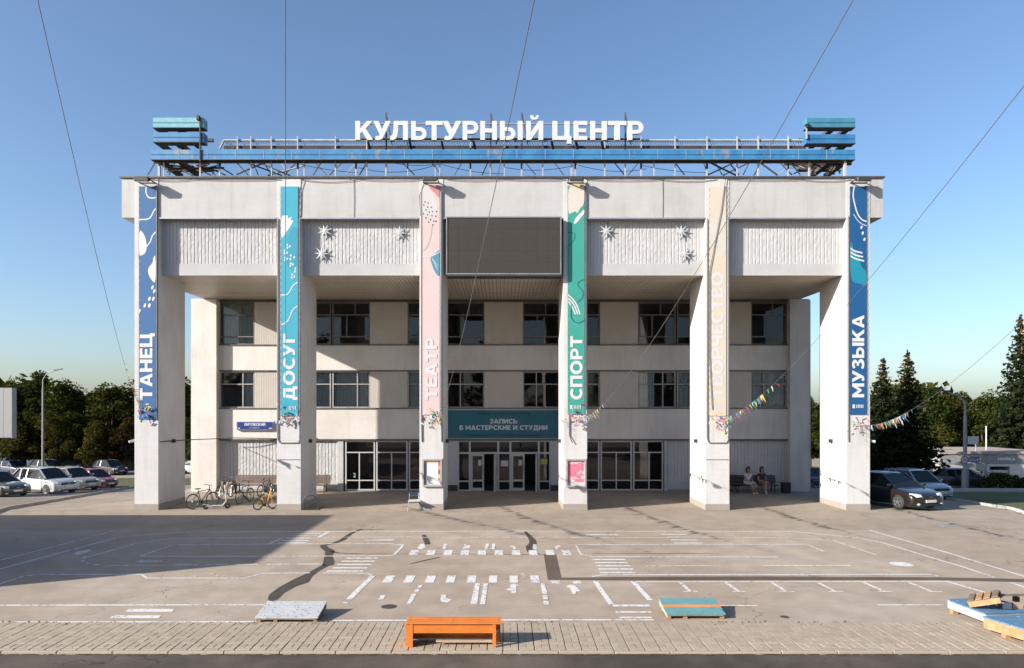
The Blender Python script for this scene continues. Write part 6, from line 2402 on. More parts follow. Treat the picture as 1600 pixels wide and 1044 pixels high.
def car(label, loc, rz, m, kind='suv', L=4.5, W=1.8, H=1.6, details=True, group='cars parked around the plaza', pitch=0.0):
    """nose towards +x; origin on the ground at the middle"""
    t = thing('parked_car', label, 'car', loc, rz, group)
    t.rotation_euler = (0, pitch, rz)
    hl, hw = L / 2, W / 2
    R = .32 if kind != 'suv' else .365
    xf, xr = hl - L * .195, -hl + L * .205
    gc = .19 if kind == 'suv' else .16
    if kind == 'suv':
        hood, belt, nose, deck = H * .60, H * .64, H * .44, H * .66
        wb_, wt, rt, rb = hl - L * .225, hl - L * .415, -hl + L * .15, -hl + L * .03
    elif kind == 'hatch':
        hood, belt, nose, deck = H * .58, H * .64, H * .42, H * .66
        wb_, wt, rt, rb = hl - L * .23, hl - L * .41, -hl + L * .16, -hl + L * .04
    else:
        hood, belt, nose, deck = H * .60, H * .65, H * .43, H * .68
        wb_, wt, rt, rb = hl - L * .24, hl - L * .445, -hl + L * .28, -hl + L * .11
    Ra = R + .125

    def arch(cx):
        a0 = math.asin(max(-1, min(1, (gc - R) / Ra)))
        return [(cx + Ra * math.cos(math.pi - a0 - (math.pi - 2 * a0) * k / 9), R + Ra * math.sin(math.pi - a0 - (math.pi - 2 * a0) * k / 9)) for k in range(10)]
    prof = [(-hl + .10, gc + .03)] + arch(xr) + arch(xf) + [(hl - .10, gc + .03), (hl - .02, gc + .14), (hl, gc + .34), (hl - .03, nose - .02), (hl - .14, nose + .09), (hl - .42, hood - .07), (wb_ + .10, hood + .01)]
    nb_top = [(wb_ - .05, hood + .02), (0.1, belt), (rb + .25, deck), (rb, deck - .01), (-hl + .06, deck - .05 if kind == 'sedan' else deck - .10), (-hl, nose + .12), (-hl + .01, gc + .20)]
    prof = prof + nb_top
    secs = []
    for f_, dx, dz in ((-1.0, .30, .14), (-.955, .16, .05), (-.80, .07, .015), (-.4, .015, 0), (.4, .015, 0), (.80, .07, .015), (.955, .16, .05), (1.0, .30, .14)):
        s = []
        for (x, z) in prof:
            k = max(0.0, abs(x) - hl * .55) / (hl * .45)
            xx = x - math.copysign(dx * k * k, x)
            zz = z - dz * max(0, (z - H * .30) / (H * .34)) if z > H * .30 else z
            # sides tuck in at the sill
            yy = f_ * hw * (1 - .035 * max(0, (H * .32 - z) / (H * .32)) - (.02 if z > H * .5 else 0))
            s.append((xx, yy, zz))
        secs.append(s)
    b = MB()
    n = len(prof)
    for s in secs:
        b.v += s
    for k in range(len(secs) - 1):
        for j in range(n):
            j2 = (j + 1) % n
            b.f.append((k * n + j, k * n + j2, (k + 1) * n + j2, (k + 1) * n + j))
            b.mi.append(0)
    b.f.append(tuple(range(n)))
    b.f.append(tuple(reversed(range((len(secs) - 1) * n, len(secs) * n))))
    b.mi += [0, 0]
    body = b.build('body', m, t, 60, local=True)
    ss = body.modifiers.new('rounding', 'SUBSURF')
    ss.levels = ss.render_levels = 2
    # greenhouse
    bw, tw = hw * .91, hw * .67
    z0, zr = belt - .06, H - .045
    g = MB()
    A = [(wb_, -bw * .93, hood - .01), (wb_, bw * .93, hood - .01)]
    T = [(wt, -tw, zr), (wt, tw, zr)]
    RT = [(rt, -tw, zr - .01), (rt, tw, zr - .01)]
    RB = [(rb, -bw * .93, deck - .02), (rb, bw * .93, deck - .02)]
    g.quad(A[0], A[1], T[1], T[0])
    g.quad(RB[1], RB[0], RT[0], RT[1])
    for s, i in ((-1, 0), (1, 1)):
        M0 = (wt - .10, s * bw, z0)
        M1 = (rt + .1, s * bw, z0)
        g.poly([A[i], T[i], RT[i], RB[i], M1, M0])
    g.build('glazing', CARGLASS, t, local=True)
    r_ = MB()
    cols = 6
    for k in range(cols):
        xa, xb = wt + (rt - wt) * k / cols, wt + (rt - wt) * (k + 1) / cols

        def rz2(x):
            u = (x - rt) / (wt - rt)
            return zr + .065 * max(0.0, 4 * u * (1 - u)) ** .6
        for y0, y1, d0, d1 in ((-tw - .02, -tw * .75, -.03, .012), (-tw * .75, 0, .012, .03), (0, tw * .75, .03, .012), (tw * .75, tw + .02, .012, -.03)):
            r_.quad((xa, y0, rz2(xa) + d0), (xb, y0, rz2(xb) + d0), (xb, y1, rz2(xb) + d1), (xa, y1, rz2(xa) + d1))
    r_.build('roof', m, t, 50, local=True)
    for s, i in ((-1, 0), (1, 1)):
        pil = MB()
        o = Vector((0, s * .012, .008))
        pil.bar(Vector(A[i]) + o, Vector(T[i]) + o, .07, .04)
        pil.bar(Vector(T[i]) + o, Vector(RT[i]) + o, .06, .05)
        pil.bar(Vector(RT[i]) + o, Vector(RB[i]) + o, .13 if kind != 'sedan' else .10, .05)
        xm = (wt + rt) / 2 - .05
        pil.bar((xm, s * (bw + .008), z0), (xm - .06, s * (tw + .012), zr), .08, .03)
        if kind == 'suv':
            xm2 = rt + .32
            pil.bar((xm2, s * (bw + .006), z0 + .02), (xm2 - .10, s * (tw + .012), zr), .10, .03)
        pil.build('window_frame', m, t, local=True)
    # wheels
    for x in (xf, xr):
        for s in (-1, 1):
            y = s * (hw - .100)
            w = MB().tube([(x, y - .10, R), (x, y - .085, R), (x, y + .085, R), (x, y + .10, R)], [R * .90, R, R, R * .90], 24).build('wheel', TYRE, t, 50, local=True)
            rm = MB()
            yo = y + s * .100
            rm.ring((x, yo - s * .01, R), (0, 1, 0), R * .63, R * .045, 20, 5)
            for k in range(5):
                a = k * math.pi * 2 / 5 + .3
                rm.bar((x, yo, R), (x + R * .62 * math.cos(a), yo, R + R * .62 * math.sin(a)), .025, R * .20, (0, 1, 0))
            rm.disc((x, yo, R), (0, 1, 0), R * .17, .03, 10)
            rm.build('rim', CARRIM, w, 50, local=True)
            MB().disc((x, y + s * .06, R), (0, 1, 0), R * .62, .05, 18).build('brake_disc', PLASTIC, w, local=True)
    MB().box(xr - R - .04, xf + R + .04, -hw * .78, hw * .78, gc + .02, gc + .3).build('underbody', PLASTIC, t, local=True)
    # front
    yy = hw
    for s in (-1, 1):
        lm = MB()
        zc = nose + .05
        lm.hexa([(hl - .30, s * yy * .955, zc - .06), (hl - .045, s * yy * .72, zc - .09), (hl - .02, s * yy * .50, zc - .07), (hl - .25, s * yy * .5, zc - .07), (hl - .36, s * yy * .94, zc + .07), (hl - .12, s * yy * .74, zc + .06), (hl - .075, s * yy * .52, zc + .035), (hl - .3, s * yy * .5, zc + .05)])
        lm.build('headlight', LAMPW, t, local=True, bevel=.012)
        tl = MB()
        tl.hexa([(-hl + .20, s * yy * .965, nose + .10), (-hl - .005, s * yy * .80, nose + .10), (-hl + .0, s * yy * .62, nose + .10), (-hl + .2, s * yy * .6, nose + .10), (-hl + .22, s * yy * .95, nose + .30), (-hl + .03, s * yy * .80, nose + .28), (-hl + .03, s * yy * .62, nose + .26), (-hl + .2, s * yy * .6, nose + .28)])
        tl.build('tail_light', LAMPR, t, local=True)
        mr = MB()
        mr.ell((wb_ - .22, s * (hw + .08), belt + .05), (.07, .11, .075), 10, 6)
        mr.build('mirror', m, t, 50, local=True)
        dh = MB()
        for xd in (.30, -.62):
            dh.bar((xd, s * (hw + .004), belt - .17), (xd + .2, s * (hw + .004), belt - .17), .02, .03)
        dh.build('door_handle', m, t, local=True)
        sm = MB()
        for xd in (wb_ - .28, (wt + rt) / 2 - .05, rt + .18):
            sm.box(xd - .006, xd + .006, s * hw * .985 - .012, s * hw * .985 + .012, gc + .16, belt - .08)
        sm.build('door_seam', PLASTIC, t, local=True)
    MB().box(hl - .10, hl + .006, -.46, .46, nose - .09, nose + .035).build('grille', PLASTIC, t, local=True, bevel=.02)
    MB().box(hl - .06, hl + .012, -.07, .07, nose - .05, nose + .0).build('badge', CHROME, t, local=True, bevel=.01)
    MB().box(hl - .03, hl + .012, -.26, .26, nose - .26, nose - .15).build('number_plate', PLATEM, t, local=True)
    lp = MB()
    lp.box(hl - .12, hl - .002, -.60, .60, gc + .05, gc + .15)
    lp.build('lower_intake', PLASTIC, t, local=True, bevel=.015)
    for s in (-1, 1):
        MB().ell((hl - .06, s * hw * .66, gc + .14), (.05, .10, .05), 10, 6).build('fog_light', LAMPW, t, 50, local=True)
    if kind == 'suv':
        cl_ = MB()
        cl_.box(xr + Ra, xf - Ra, -hw - .004, -hw + .05, gc + .0, gc + .14)
        cl_.box(xr + Ra, xf - Ra, hw - .05, hw + .004, gc + .0, gc + .14)
        for s in (-1, 1):
            for x in (xf, xr):
                cl_.ring((x, s * (hw - .035), R), (0, 1, 0), Ra - .02, .03, 14, 5, math.pi, 2 * math.pi)
        cl_.build('cladding', PLASTIC, t, local=True)
        rr = MB()
        for s in (-1, 1):
            rr.tube([(wt - .2, s * tw * .9, H - .03), (wt - .3, s * tw * .9, H + .02), (rt + .3, s * tw * .9, H + .02), (rt + .15, s * tw * .9, H - .03)], .018, 6)
        rr.build('roof_rail', PLASTIC, t, local=True)
    return t


def drop(x, y):
    return (x, y, zt(x, y) + .012)


D = math.degrees
MAROON = paint('maroon_black_paint', (.014, .009, .009, 1))
WHITEC = paint('white_car_paint', (.50, .50, .51, 1))
SILVER = paint('silver_car_paint', (.42, .44, .47, 1))
CHAMP = paint('champagne_car_paint', (.40, .34, .27, 1))
REDC = paint('red_car_paint', (.32, .015, .02, 1))
GRAPH = paint('graphite_car_paint', (.055, .052, .055, 1))
BLACKC = paint('black_car_paint', (.014, .015, .018, 1))
NAVYC = paint('navy_car_paint', (.03, .05, .11, 1))

# right side
car('dark plum-black saloon parked beside the rightmost pillar', (17.75, 31.75, .0), math.radians(-75), MAROON, 'sedan', 4.5, 1.78, 1.48)
car('silver compact crossover in shade right of the plum-black saloon', drop(23.9, 40.2), math.radians(-80), SILVER, 'suv', 4.15, 1.80, 1.62)
car('dark car mostly hidden behind the plum-black saloon and the rightmost pillar', drop(20.3, 39.6), math.radians(-78), NAVYC, 'sedan', 4.5, 1.8, 1.48)
car('black hatchback behind the street lamp by the car wash', drop(36.8, 55.4), math.radians(-20), BLACKC, 'hatch', 4.2, 1.78, 1.52)
car('dark estate car seen between the rightmost pillar and the rear wall', drop(25.6, 56.5), math.radians(20), NAVYC, 'suv', 4.6, 1.8, 1.6)
# left parking row, noses to the plaza
car('graphite saloon cut by the left edge of the picture', drop(-30.9, 42.0), math.radians(-24), GRAPH, 'sedan', 4.6, 1.8, 1.48)
car('white crossover in the left parking row', drop(-30.6, 46.2), math.radians(-22), WHITEC, 'suv', 4.6, 1.85, 1.69)
car('champagne crossover with silver roof between the white and the red cars', drop(-31.9, 51.0), math.radians(-22), CHAMP, 'suv', 4.5, 1.85, 1.66)
car('red hatchback at the far end of the left parking row', drop(-32.9, 55.3), math.radians(-20), REDC, 'hatch', 4.2, 1.78, 1.50)
# parked under the far trees on the left
far_cars = [(-56.5, 79.5, NAVYC, 'hatch', 'dark blue hatchback at the far left under the trees'), (-52.0, 79.0, BLACKC, 'suv', 'black car under the trees just left of the left street lamp'),
            (-44.6, 78.5, BLACKC, 'suv', 'large black car under the trees right of the left street lamp'), (-39.6, 79.0, GRAPH, 'hatch', 'dark hatchback under the trees in the middle of the far row'),
            (-35.0, 79.4, SILVER, 'sedan', 'silver saloon under the trees near the leftmost pillar'), (-30.6, 78.2, NAVYC, 'hatch', 'blue hatchback under the trees beside the leftmost pillar')]
for x, y, m, k, lab in far_cars:
    car(lab, drop(x, y), math.radians(random.uniform(-35, -15)), m, k, 4.4, 1.8, 1.6 if k == 'suv' else 1.5, group='cars under the far trees')
# ================================================================== TREES
BARK = mat('bark', (.09, .065, .045, 1), .9, var=.3, vscale=8)
LEAF_A = m_leaf('leaf_mid', (0.0229, 0.0346, 0.0086, 1), (0.0420, 0.0588, 0.0130, 1), (0.0725, 0.0795, 0.0202, 1))
LEAF_B = m_leaf('leaf_olive', (0.0305, 0.0359, 0.0101, 1), (0.0572, 0.0622, 0.0158, 1), (0.0916, 0.0864, 0.0252, 1))
LEAF_C = m_leaf('leaf_bronze', (0.0458, 0.0311, 0.0130, 1), (0.0649, 0.0449, 0.0180, 1), (0.0763, 0.0622, 0.0216, 1))
NEEDLE = m_leaf('spruce_needle', (0.0122, 0.0207, 0.0101, 1), (0.0229, 0.0359, 0.0158, 1), (0.0420, 0.0539, 0.0230, 1))
CONE = m_leaf('spruce_cone', (.14, .075, .03, 1), (.20, .11, .045, 1), (.25, .15, .06, 1))


def cards(pts, sizes, rng, droop=0.0):
    """one small bent leaf clump (two triangles' quad) at every point"""
    n = len(pts)
    a = rng.normal(size=(n, 3))
    a[:, 2] *= .6
    a /= np.linalg.norm(a, axis=1)[:, None]
    b = rng.normal(size=(n, 3))
    b -= a * np.sum(a * b, axis=1)[:, None]
    b /= np.linalg.norm(b, axis=1)[:, None]
    s = sizes[:, None]
    v = np.empty((n, 4, 3))
    v[:, 0] = pts - a * s
    v[:, 1] = pts - b * s * .55
    v[:, 2] = pts + a * s
    v[:, 3] = pts + b * s * .55
    v[:, 2, 2] -= droop * sizes
    return v.reshape(-1, 3)


def card_mesh(name, vs, mats, idx=None):
    n = len(vs) // 4
    me = bpy.data.meshes.new(name)
    me.vertices.add(len(vs))
    me.vertices.foreach_set('co', vs.astype(np.float32).ravel())
    me.loops.add(len(vs))
    me.loops.foreach_set('vertex_index', np.arange(len(vs), dtype=np.int32))
    me.polygons.add(n)
    me.polygons.foreach_set('loop_start', np.arange(0, len(vs), 4, dtype=np.int32))
    for m in mats:
        me.materials.append(m)
    if idx is not None:
        me.polygons.foreach_set('material_index', idx.astype(np.int32))
    me.update(calc_edges=True)
    return me


def broadleaf(seed, h, r, m, n=5200, base=.22, leaf=.24):
    """crown of leaf clumps gathered round sub-crowns, plus trunk with limbs; height h, radius r"""
    rng = np.random.default_rng(seed)
    tr = MB()
    tr.tube([(0, 0, -.2), (.05, .03, h * .25), (.0, -.05, h * .55), (.05, .02, h * .8)], [.022 * h, .017 * h, .011 * h, .004 * h], 8)
    pts, szs = [], []
    nb = 34
    for k in range(nb):
        zz = base + (1 - base) * (k + .5) / nb
        prof = math.sin(math.pi * min(1, ((zz - base) / (1 - base)) * .80 + .16)) ** .75
        a = rng.uniform(0, 6.28)
        rr = r * prof * rng.uniform(.35, 1.0)
        c = np.array([rr * math.cos(a), rr * math.sin(a), zz * h + rng.normal(0, .03 * h)])
        if k % 3 == 0:
            tr.tube([(0, 0, max(.2 * h, c[2] - .22 * h)), tuple(c * np.array([.55, .55, 1]) - np.array([0, 0, .06 * h])), tuple(c)], [.008 * h, .005 * h, .002 * h], 5)
        cr = r * rng.uniform(.22, .42)
        q = rng.normal(size=(n // nb, 3))
        q /= np.linalg.norm(q, axis=1)[:, None]
        q *= (rng.uniform(.35, 1.05, (n // nb, 1)) ** .6) * cr
        q[:, 2] *= .75
        pts.append(c + q)
        szs.append(rng.uniform(.6, 1.3, n // nb) * leaf)
    pts, szs = np.concatenate(pts), np.concatenate(szs)
    return tr.mesh('trunk', BARK, 60), card_mesh('crown', cards(pts, szs, rng), [m])


def spruce(seed, h, r, n_per=13):
    rng = np.random.default_rng(seed)
    tr = MB()
    tr.tube([(0, 0, -.2), (0, 0, h * .5), (0, 0, h * .985)], [.017 * h, .010 * h, .001 * h], 8)
    pts, szs, ids = [], [], []
    z = .10 * h
    while z < .985 * h:
        u = z / h
        L = r * (1 - u) ** .85 * (1.0 if u > .2 else .75 + u * 1.2)
        nb = int(7 + 6 * (1 - u))
        off = rng.uniform(0, 6.28)
        for k in range(nb):
            a = off + 2 * math.pi * k / nb + rng.normal(0, .15)
            l = L * rng.uniform(.72, 1.12)
            m = max(4, int(n_per * (l / r) * 1.7) + 3)
            t = rng.uniform(.12, 1.0, m)
            z1 = z + rng.normal(0, .35) * (h * .021 + .05)
            zz = z1 - .30 * l * t + .16 * l * t * t * 1.2 + rng.normal(0, .05, m) * (.4 + l * .15)
            w = rng.normal(0, .09 * l + .03, m) * (1.1 - t * .6)
            pts.append(np.stack([l * t * math.cos(a) - w * math.sin(a), l * t * math.sin(a) + w * math.cos(a), zz], 1))
            szs.append(rng.uniform(.5, 1.1, m) * (.17 + .13 * (1 - u)))
            ids.append((rng.uniform(0, 1, m) < max(0, (u - .70)) * 1.6).astype(int))
        if rng.uniform() < .5:
            tr.bar((0, 0, z), (L * .8 * math.cos(off), L * .8 * math.sin(off), z - .12 * L), .03)
        z += h * .016 + .03
    pts, szs, ids = np.concatenate(pts), np.concatenate(szs), np.concatenate(ids)
    return tr.mesh('trunk', BARK, 60), card_mesh('crown', cards(pts, szs, rng, .5), [NEEDLE, CONE], ids)


def plant_tree(kind, mesh_pair, x, y, s, rz, label, cat='tree', group=None, sz=None):
    t = thing(kind, label, cat, (x, y, zt(x, y) - .02), rz, group)
    t.scale = (s, s, sz or s)
    place('trunk', mesh_pair[0], t, True)
    place('crown', mesh_pair[1], t, True)
    return t


TA = broadleaf(1, 12, 4.2, LEAF_A, 6400)
TB = broadleaf(2, 12, 4.6, LEAF_B, 6400)
TC = broadleaf(3, 12, 3.8, LEAF_A, 6000)
TD = broadleaf(4, 9, 3.4, LEAF_B, 5200)
TE = broadleaf(5, 9, 3.2, LEAF_C, 5200)
SA = spruce(6, 12, 3.0)
SB = spruce(7, 12, 3.4)

ORD = ['first', 'second', 'third', 'fourth', 'fifth', 'sixth', 'seventh', 'eighth', 'ninth', 'tenth', 'eleventh', 'twelfth']
random.seed(21)
# left: tall back row (x in photo pixels, top y), then lower front trees
back = [(-20, 592), (22, 596), (58, 588), (88, 598), (118, 606), (148, 612), (176, 604), (204, 600), (232, 598), (262, 602), (296, 596)]
for i, (px, py) in enumerate(back):
    Y = 88 + (i % 3) * 4
    x = (px - PX0) * Y / F_PX
    h = CAM_Z + (PY0 - py) * Y / F_PX - zt(x, Y)
    T_ = (TA, TB, TC)[i % 3]
    plant_tree('broadleaf_tree', T_, x, Y, h / 12.6, random.uniform(0, 6.28), 'tall dark tree, %s from the left in the back row beyond the left parking' % ORD[i], group='tall trees beyond the left parking')
front = [(16, 650, TD, 'low bushy tree under the white billboard at the left edge'), (58, 655, TD, 'round olive tree just left of the left street lamp'), (88, 648, TB, 'broad tree just right of the left street lamp'),
         (116, 646, TA, 'dark rounded tree behind the champagne crossover'), (150, 664, TD, 'small pale tree behind the red hatchback'), (196, 656, TE, 'bronze-leaved tree beside the leftmost pillar'),
         (296, 655, TA, 'tree seen between the leftmost pillar and the rear wall')]
for i, (px, py, T_, lab) in enumerate(front):
    Y = 82 + (i % 2) * 1.5
    x = (px - PX0) * Y / F_PX
    h = CAM_Z + (PY0 - py) * Y / F_PX - zt(x, Y)
    k = 9.4 if T_ in (TD, TE) else 12.6
    plant_tree('broadleaf_tree', T_, x, Y, h / k, random.uniform(0, 6.28), lab, group='lower trees beyond the left parking')
# right: spruces and a birch group
for px, py, Y, T_, sx, lab in ((1380, 555, 58, SA, 1.0, 'spruce with a brownish top just right of the blue music banner'), (1418, 545, 60, SB, 1.05, 'spruce with an orange-brown top, second right of the blue music banner'),
                               (1594, 488, 76, SB, .80, 'large dark spruce at the right edge of the picture'), (1356, 612, 64, SA, 1.1, 'shorter spruce behind the rightmost pillar')):
    x = (px - PX0) * Y / F_PX
    h = CAM_Z + (PY0 - py) * Y / F_PX - zt(x, Y)
    t = plant_tree('spruce_tree', T_, x, Y, h / 12 * sx, random.uniform(0, 6.28), lab, group='spruces on the right', sz=h / 12)
rt_ = [(1266, 625, TC), (1300, 618, TA), (1345, 622, TB), (1446, 606, TC), (1474, 612, TB), (1504, 618, TC), (1534, 622, TA), (1562, 616, TB), (1600, 606, TC), (1640, 600, TA)]
for i, (px, py, T_) in enumerate(rt_):
    Y = 84 + (i % 3) * 4
    x = (px - PX0) * Y / F_PX
    h = CAM_Z + (PY0 - py) * Y / F_PX - zt(x, Y)
    plant_tree('broadleaf_tree', T_, x, Y, h / 12.6, random.uniform(0, 6.28), 'leafy tree, %s from the left in the row beyond the car wash' % ORD[i], group='trees beyond the car wash')
lowr = [(1400, 700, TD, 'low olive shrub tree under the brown-topped spruces'), (1462, 672, TD, 'pale young tree left of the car wash'), (1575, 700, TE, 'low tree behind the car wash roof')]
for px, py, T_, lab in lowr:
    Y = 76
    x = (px - PX0) * Y / F_PX
    h = CAM_Z + (PY0 - py) * Y / F_PX - zt(x, Y)
    plant_tree('broadleaf_tree', T_, x, Y, h / 9.4, random.uniform(0, 6.28), lab, group='low trees near the car wash')
# park trees behind the viewer (they show in the window panes)
for i in range(11):
    x, Y = -52 + i * 10.0 + random.uniform(-2, 2), -34 - random.uniform(0, 8)
    plant_tree('broadleaf_tree', (TA, TB, TC)[i % 3], x, Y, random.uniform(1.05, 1.35), random.uniform(0, 6.28), 'park tree behind the viewer, %s from the left' % ORD[i], group='park trees behind the viewer')
# far woods closing the horizon
rng = np.random.default_rng(9)
n = 26000
ang = np.concatenate([rng.uniform(-2.6, -.30, n // 2), rng.uniform(.30, 2.6, n // 2)])
xx = ang * 0 + np.where(ang < 0, rng.uniform(-190, -26, n), rng.uniform(26, 190, n))
yy = rng.uniform(112, 124, n)
top = 8.2 + 2.2 * np.sin(xx * .21) + 1.4 * np.sin(xx * .53 + 1) + .8 * np.sin(xx * 1.3)
zz = -3 + rng.uniform(0, 1, n) ** .8 * (top + 1.0)
vs = cards(np.stack([xx, yy, zz], 1), rng.uniform(.5, 1.1, n), rng)
tag(place('far_woods', card_mesh('far_woods', vs, [LEAF_A])), 'continuous dark woods closing the horizon on both sides of the building', 'woods', kind='stuff')
# hedge by the car wash
rng = np.random.default_rng(10)
n = 5200
hx = rng.uniform(0, 1, n)
hedge_x0, hedge_x1 = 36.5, 52.0
P3 = np.stack([hedge_x0 + (hedge_x1 - hedge_x0) * hx, 52.5 + rng.normal(0, .55, n), rng.uniform(0, 1, n) ** .7 * (1.0 + .25 * np.sin(hx * 23) + .15 * np.sin(hx * 51))], 1)
hz = zt(44, 52.5)
hd = thing('hedge', 'low dark hedge in the shade in front of the car wash', 'hedge', (44, 52.5, hz))
P3[:, 0] -= 44
P3[:, 1] -= 52.5
place('foliage', card_mesh('foliage', cards(P3, rng.uniform(.07, .16, n), rng), [LEAF_A]), hd, True)
hs = MB()
for k in range(24):
    x = -7.2 + k * .62
    hs.bar((x, random.uniform(-.2, .2), 0), (x + random.uniform(-.2, .2), random.uniform(-.3, .3), .8), .03)
hs.build('stems', BARK, hd, local=True)

# ================================================================== STREET LAMPS, BILLBOARD, CAR WASH, NEIGHBOURS
POLEM = mat('lamp_pole_paint', (.30, .29, .30, 1), .5, var=.15)


def street_lamp(label, px, py_top, Y, arm, flip=1, w=.11):
    x = (px - PX0) * Y / F_PX
    zb_ = zt(x, Y)
    ztop = CAM_Z + (PY0 - py_top) * Y / F_PX
    t = thing('street_lamp', label, 'street lamp', (x, Y, zb_), 0, 'street lamps')
    H_ = ztop - zb_
    MB().tube([(0, 0, 0), (0, 0, 1.4)], [w * 1.7, w * 1.6], 12).build('base', POLEM, t, 50, local=True)
    MB().tube([(0, 0, 1.4), (0, 0, H_ - 1.9)], [w * 1.05, w * .8], 10).build('pole', POLEM, t, 50, local=True)
    a = MB()
    pts = [(0, 0, H_ - 1.9), (flip * .02, 0, H_ - 1.0), (flip * arm * .28, 0, H_ - .42), (flip * arm, 0, H_ - .05)]
    a.tube(pts, [w * .6, w * .5, w * .4, w * .4], 8)
    a.build('arm', POLEM, t, 60, local=True)
    MB().hexa([(flip * (arm - .1), -.14, H_ - .10), (flip * (arm + .75), -.10, H_ + .05), (flip * (arm + .75), .10, H_ + .05), (flip * (arm - .1), .14, H_ - .10), (flip * (arm - .1), -.10, H_ + .04), (flip * (arm + .75), -.06, H_ + .14), (flip * (arm + .75), .06, H_ + .14), (flip * (arm - .1), .10, H_ + .04)]).build('lamp_head', DARKM, t, local=True)
    return t, x, zb_


street_lamp('grey street lamp beyond the left parking row', 67, 578, 70, 1.25)
sl, slx, slz = street_lamp('tall grey street lamp in front of the car wash', 1508, 611, 53.5, 1.5, -1, .15)
# signs hung on the right lamp
yS = 53.3


def spt(px, py):
    return at(px, py, yS)


sg = thing('speed_limit_sign', 'round speed limit sign 40 on the right street lamp', 'sign', spt(1507, 718.5))
c0 = spt(1507, 718.5)
MB().disc(c0, (0, 1, 0), .29, .02, 24).build('rim', mat('sign_red', (.45, .02, .02, 1), .4), sg)
MB().disc(c0 + Vector((0, -.014, 0)), (0, 1, 0), .235, .006, 24).build('face', WHITEM, sg)
plane_text('40', c0 + Vector((-.15, -.019, -.10)), ux, uz, .30, .20, DARKM, sg, .03, .10, .3, True, 'digit')
bs = thing('street_direction_sign', 'small blue street sign right of the speed limit sign', 'sign', spt(1521, 718))
a, b = spt(1511.5, 722), spt(1530, 714.5)
MB().box(a.x, b.x, yS - .02, yS + .02, a.z, b.z).build('panel', mat('sign_blue', (.02, .05, .28, 1), .4), bs)
for k in range(2):
    zz_ = a.z + .09 + k * .13
    MB().box(a.x + .08, b.x - .22 - .1 * k, yS - .025, yS - .021, zz_, zz_ + .06).build('text_line', WHITEM, bs)
MB().box(b.x - .2, b.x - .08, yS - .025, yS - .021, a.z + .08, b.z - .08).build('number_block', WHITEM, bs)
ws = thing('white_sign_board', 'white sign board with a red corner high on the right street lamp', 'sign', spt(1521, 693))
a, b = spt(1512.5, 694), spt(1529, 682)
MB().box(a.x, b.x, yS - .04, yS + .04, a.z, b.z).build('panel', mat('sign_board_white', (.62, .64, .66, 1), .5), ws)
MB().disc((b.x - .02, yS - .05, a.z + .15), (0, 1, 0), .07, .02, 12).build('red_mark', mat('sign_red_mark', (.55, .06, .04, 1), .4), ws)
MB().bar((slx, yS + .1, a.z + .3), (a.x, yS, a.z + .3), .05).build('bracket', GREYM, ws)

# billboard at the left edge
Yb = 45.0
bl = at(0, 606, Yb)
bx_r = at(18.2, 606, Yb).x
bt_, bb_ = at(0, 606, Yb).z, at(0, 685, Yb).z
bb0 = thing('billboard', 'plain pale billboard cut off by the left edge of the picture', 'billboard', (bx_r - 3, Yb, zt(bx_r - 3, Yb)))
BBM = mat('billboard_sheet', (.26, .265, .27, 1), .6, var=.03)
xe = bx_r
for k in range(6):
    w_ = .52 if k == 0 else 1.1
    MB().box(xe - w_ + .008, xe - .008, Yb, Yb + .10, bb_ + .05, bt_ - .05).build('panel', BBM, bb0)
    xe -= w_
fr = MB()
fr.box(xe, bx_r, Yb + .101, Yb + .4, bb_, bt_)
fr.box(bx_r - .006, bx_r + .04, Yb - .03, Yb + .4, bb_, bt_)
fr.build('frame', mat('billboard_frame', (.24, .25, .245, 1), .5), bb0)
MB().tube([(bx_r - 3, Yb + .4, zt(bx_r - 3, Yb)), (bx_r - 3, Yb + .4, bb_)], .22, 12).build('post', GREYM, bb0, 50)

# car wash pavilion
Yc = 66.0
cxa, cxb = (1468 - PX0) * Yc / F_PX, (1640 - PX0) * Yc / F_PX
cz = zt(cxa, Yc)
ctop = CAM_Z - (709.5 - PY0) * Yc / F_PX
cw = thing('car_wash', 'low grey panelled car wash pavilion with a white-framed gateway', 'building', (cxa, Yc, cz))
CWP = mat('grey_cladding', (.42, .415, .405, 1), .5, var=.06)


def cx(px):
    return (px - PX0) * Yc / F_PX


def czf(py):
    return CAM_Z - (py - PY0) * Yc / F_PX


gx0, gx1 = cx(1546), cx(1577.5)
gtop = czf(727)
cwb = MB()
cwb.box(cxa, gx0, Yc + .08, Yc + 8, cz, ctop)
cwb.box(gx1, cxb, Yc + .08, Yc + 8, cz, ctop)
cwb.box(gx0, gx1, Yc + .08, Yc + 8, gtop, ctop)
cwb.build('wall', CWP, cw)
MB().box(gx0, gx1, Yc + 4, Yc + 4.2, cz, gtop - .01).build('interior', INTDARK, cw)
n_ = 5
for i in range(n_):
    for j in range(3):
        a, b = cxa + (gx0 - .35 - cxa) * i / n_, cxa + (gx0 - .35 - cxa) * (i + 1) / n_
        za, zb2 = cz + (gtop + .1 - cz) * j / 3, cz + (gtop + .1 - cz) * (j + 1) / 3
        MB().box(a + .015, b - .015, Yc, Yc + .078, za + .012, zb2 - .012).build('cladding_panel', CWP, cw)
MB().box(cxa, cxb, Yc - .04, Yc + .078, gtop + .12, ctop + .0).build('fascia', mat('grey_fascia', (.27, .275, .275, 1), .5), cw)
MB().box(cxa - .1, cxb, Yc - .15, Yc + 8.1, ctop + .002, ctop + .24).build('roof_edge', mat('sandy_roof_edge', (.42, .35, .30, 1), .7), cw)
fr = MB()
fr.box(gx0 - .28, gx0, Yc - .03, Yc + .2, cz, gtop + .10)
fr.box(gx0, gx1, Yc - .03, Yc + .2, gtop - .12, gtop + .10)
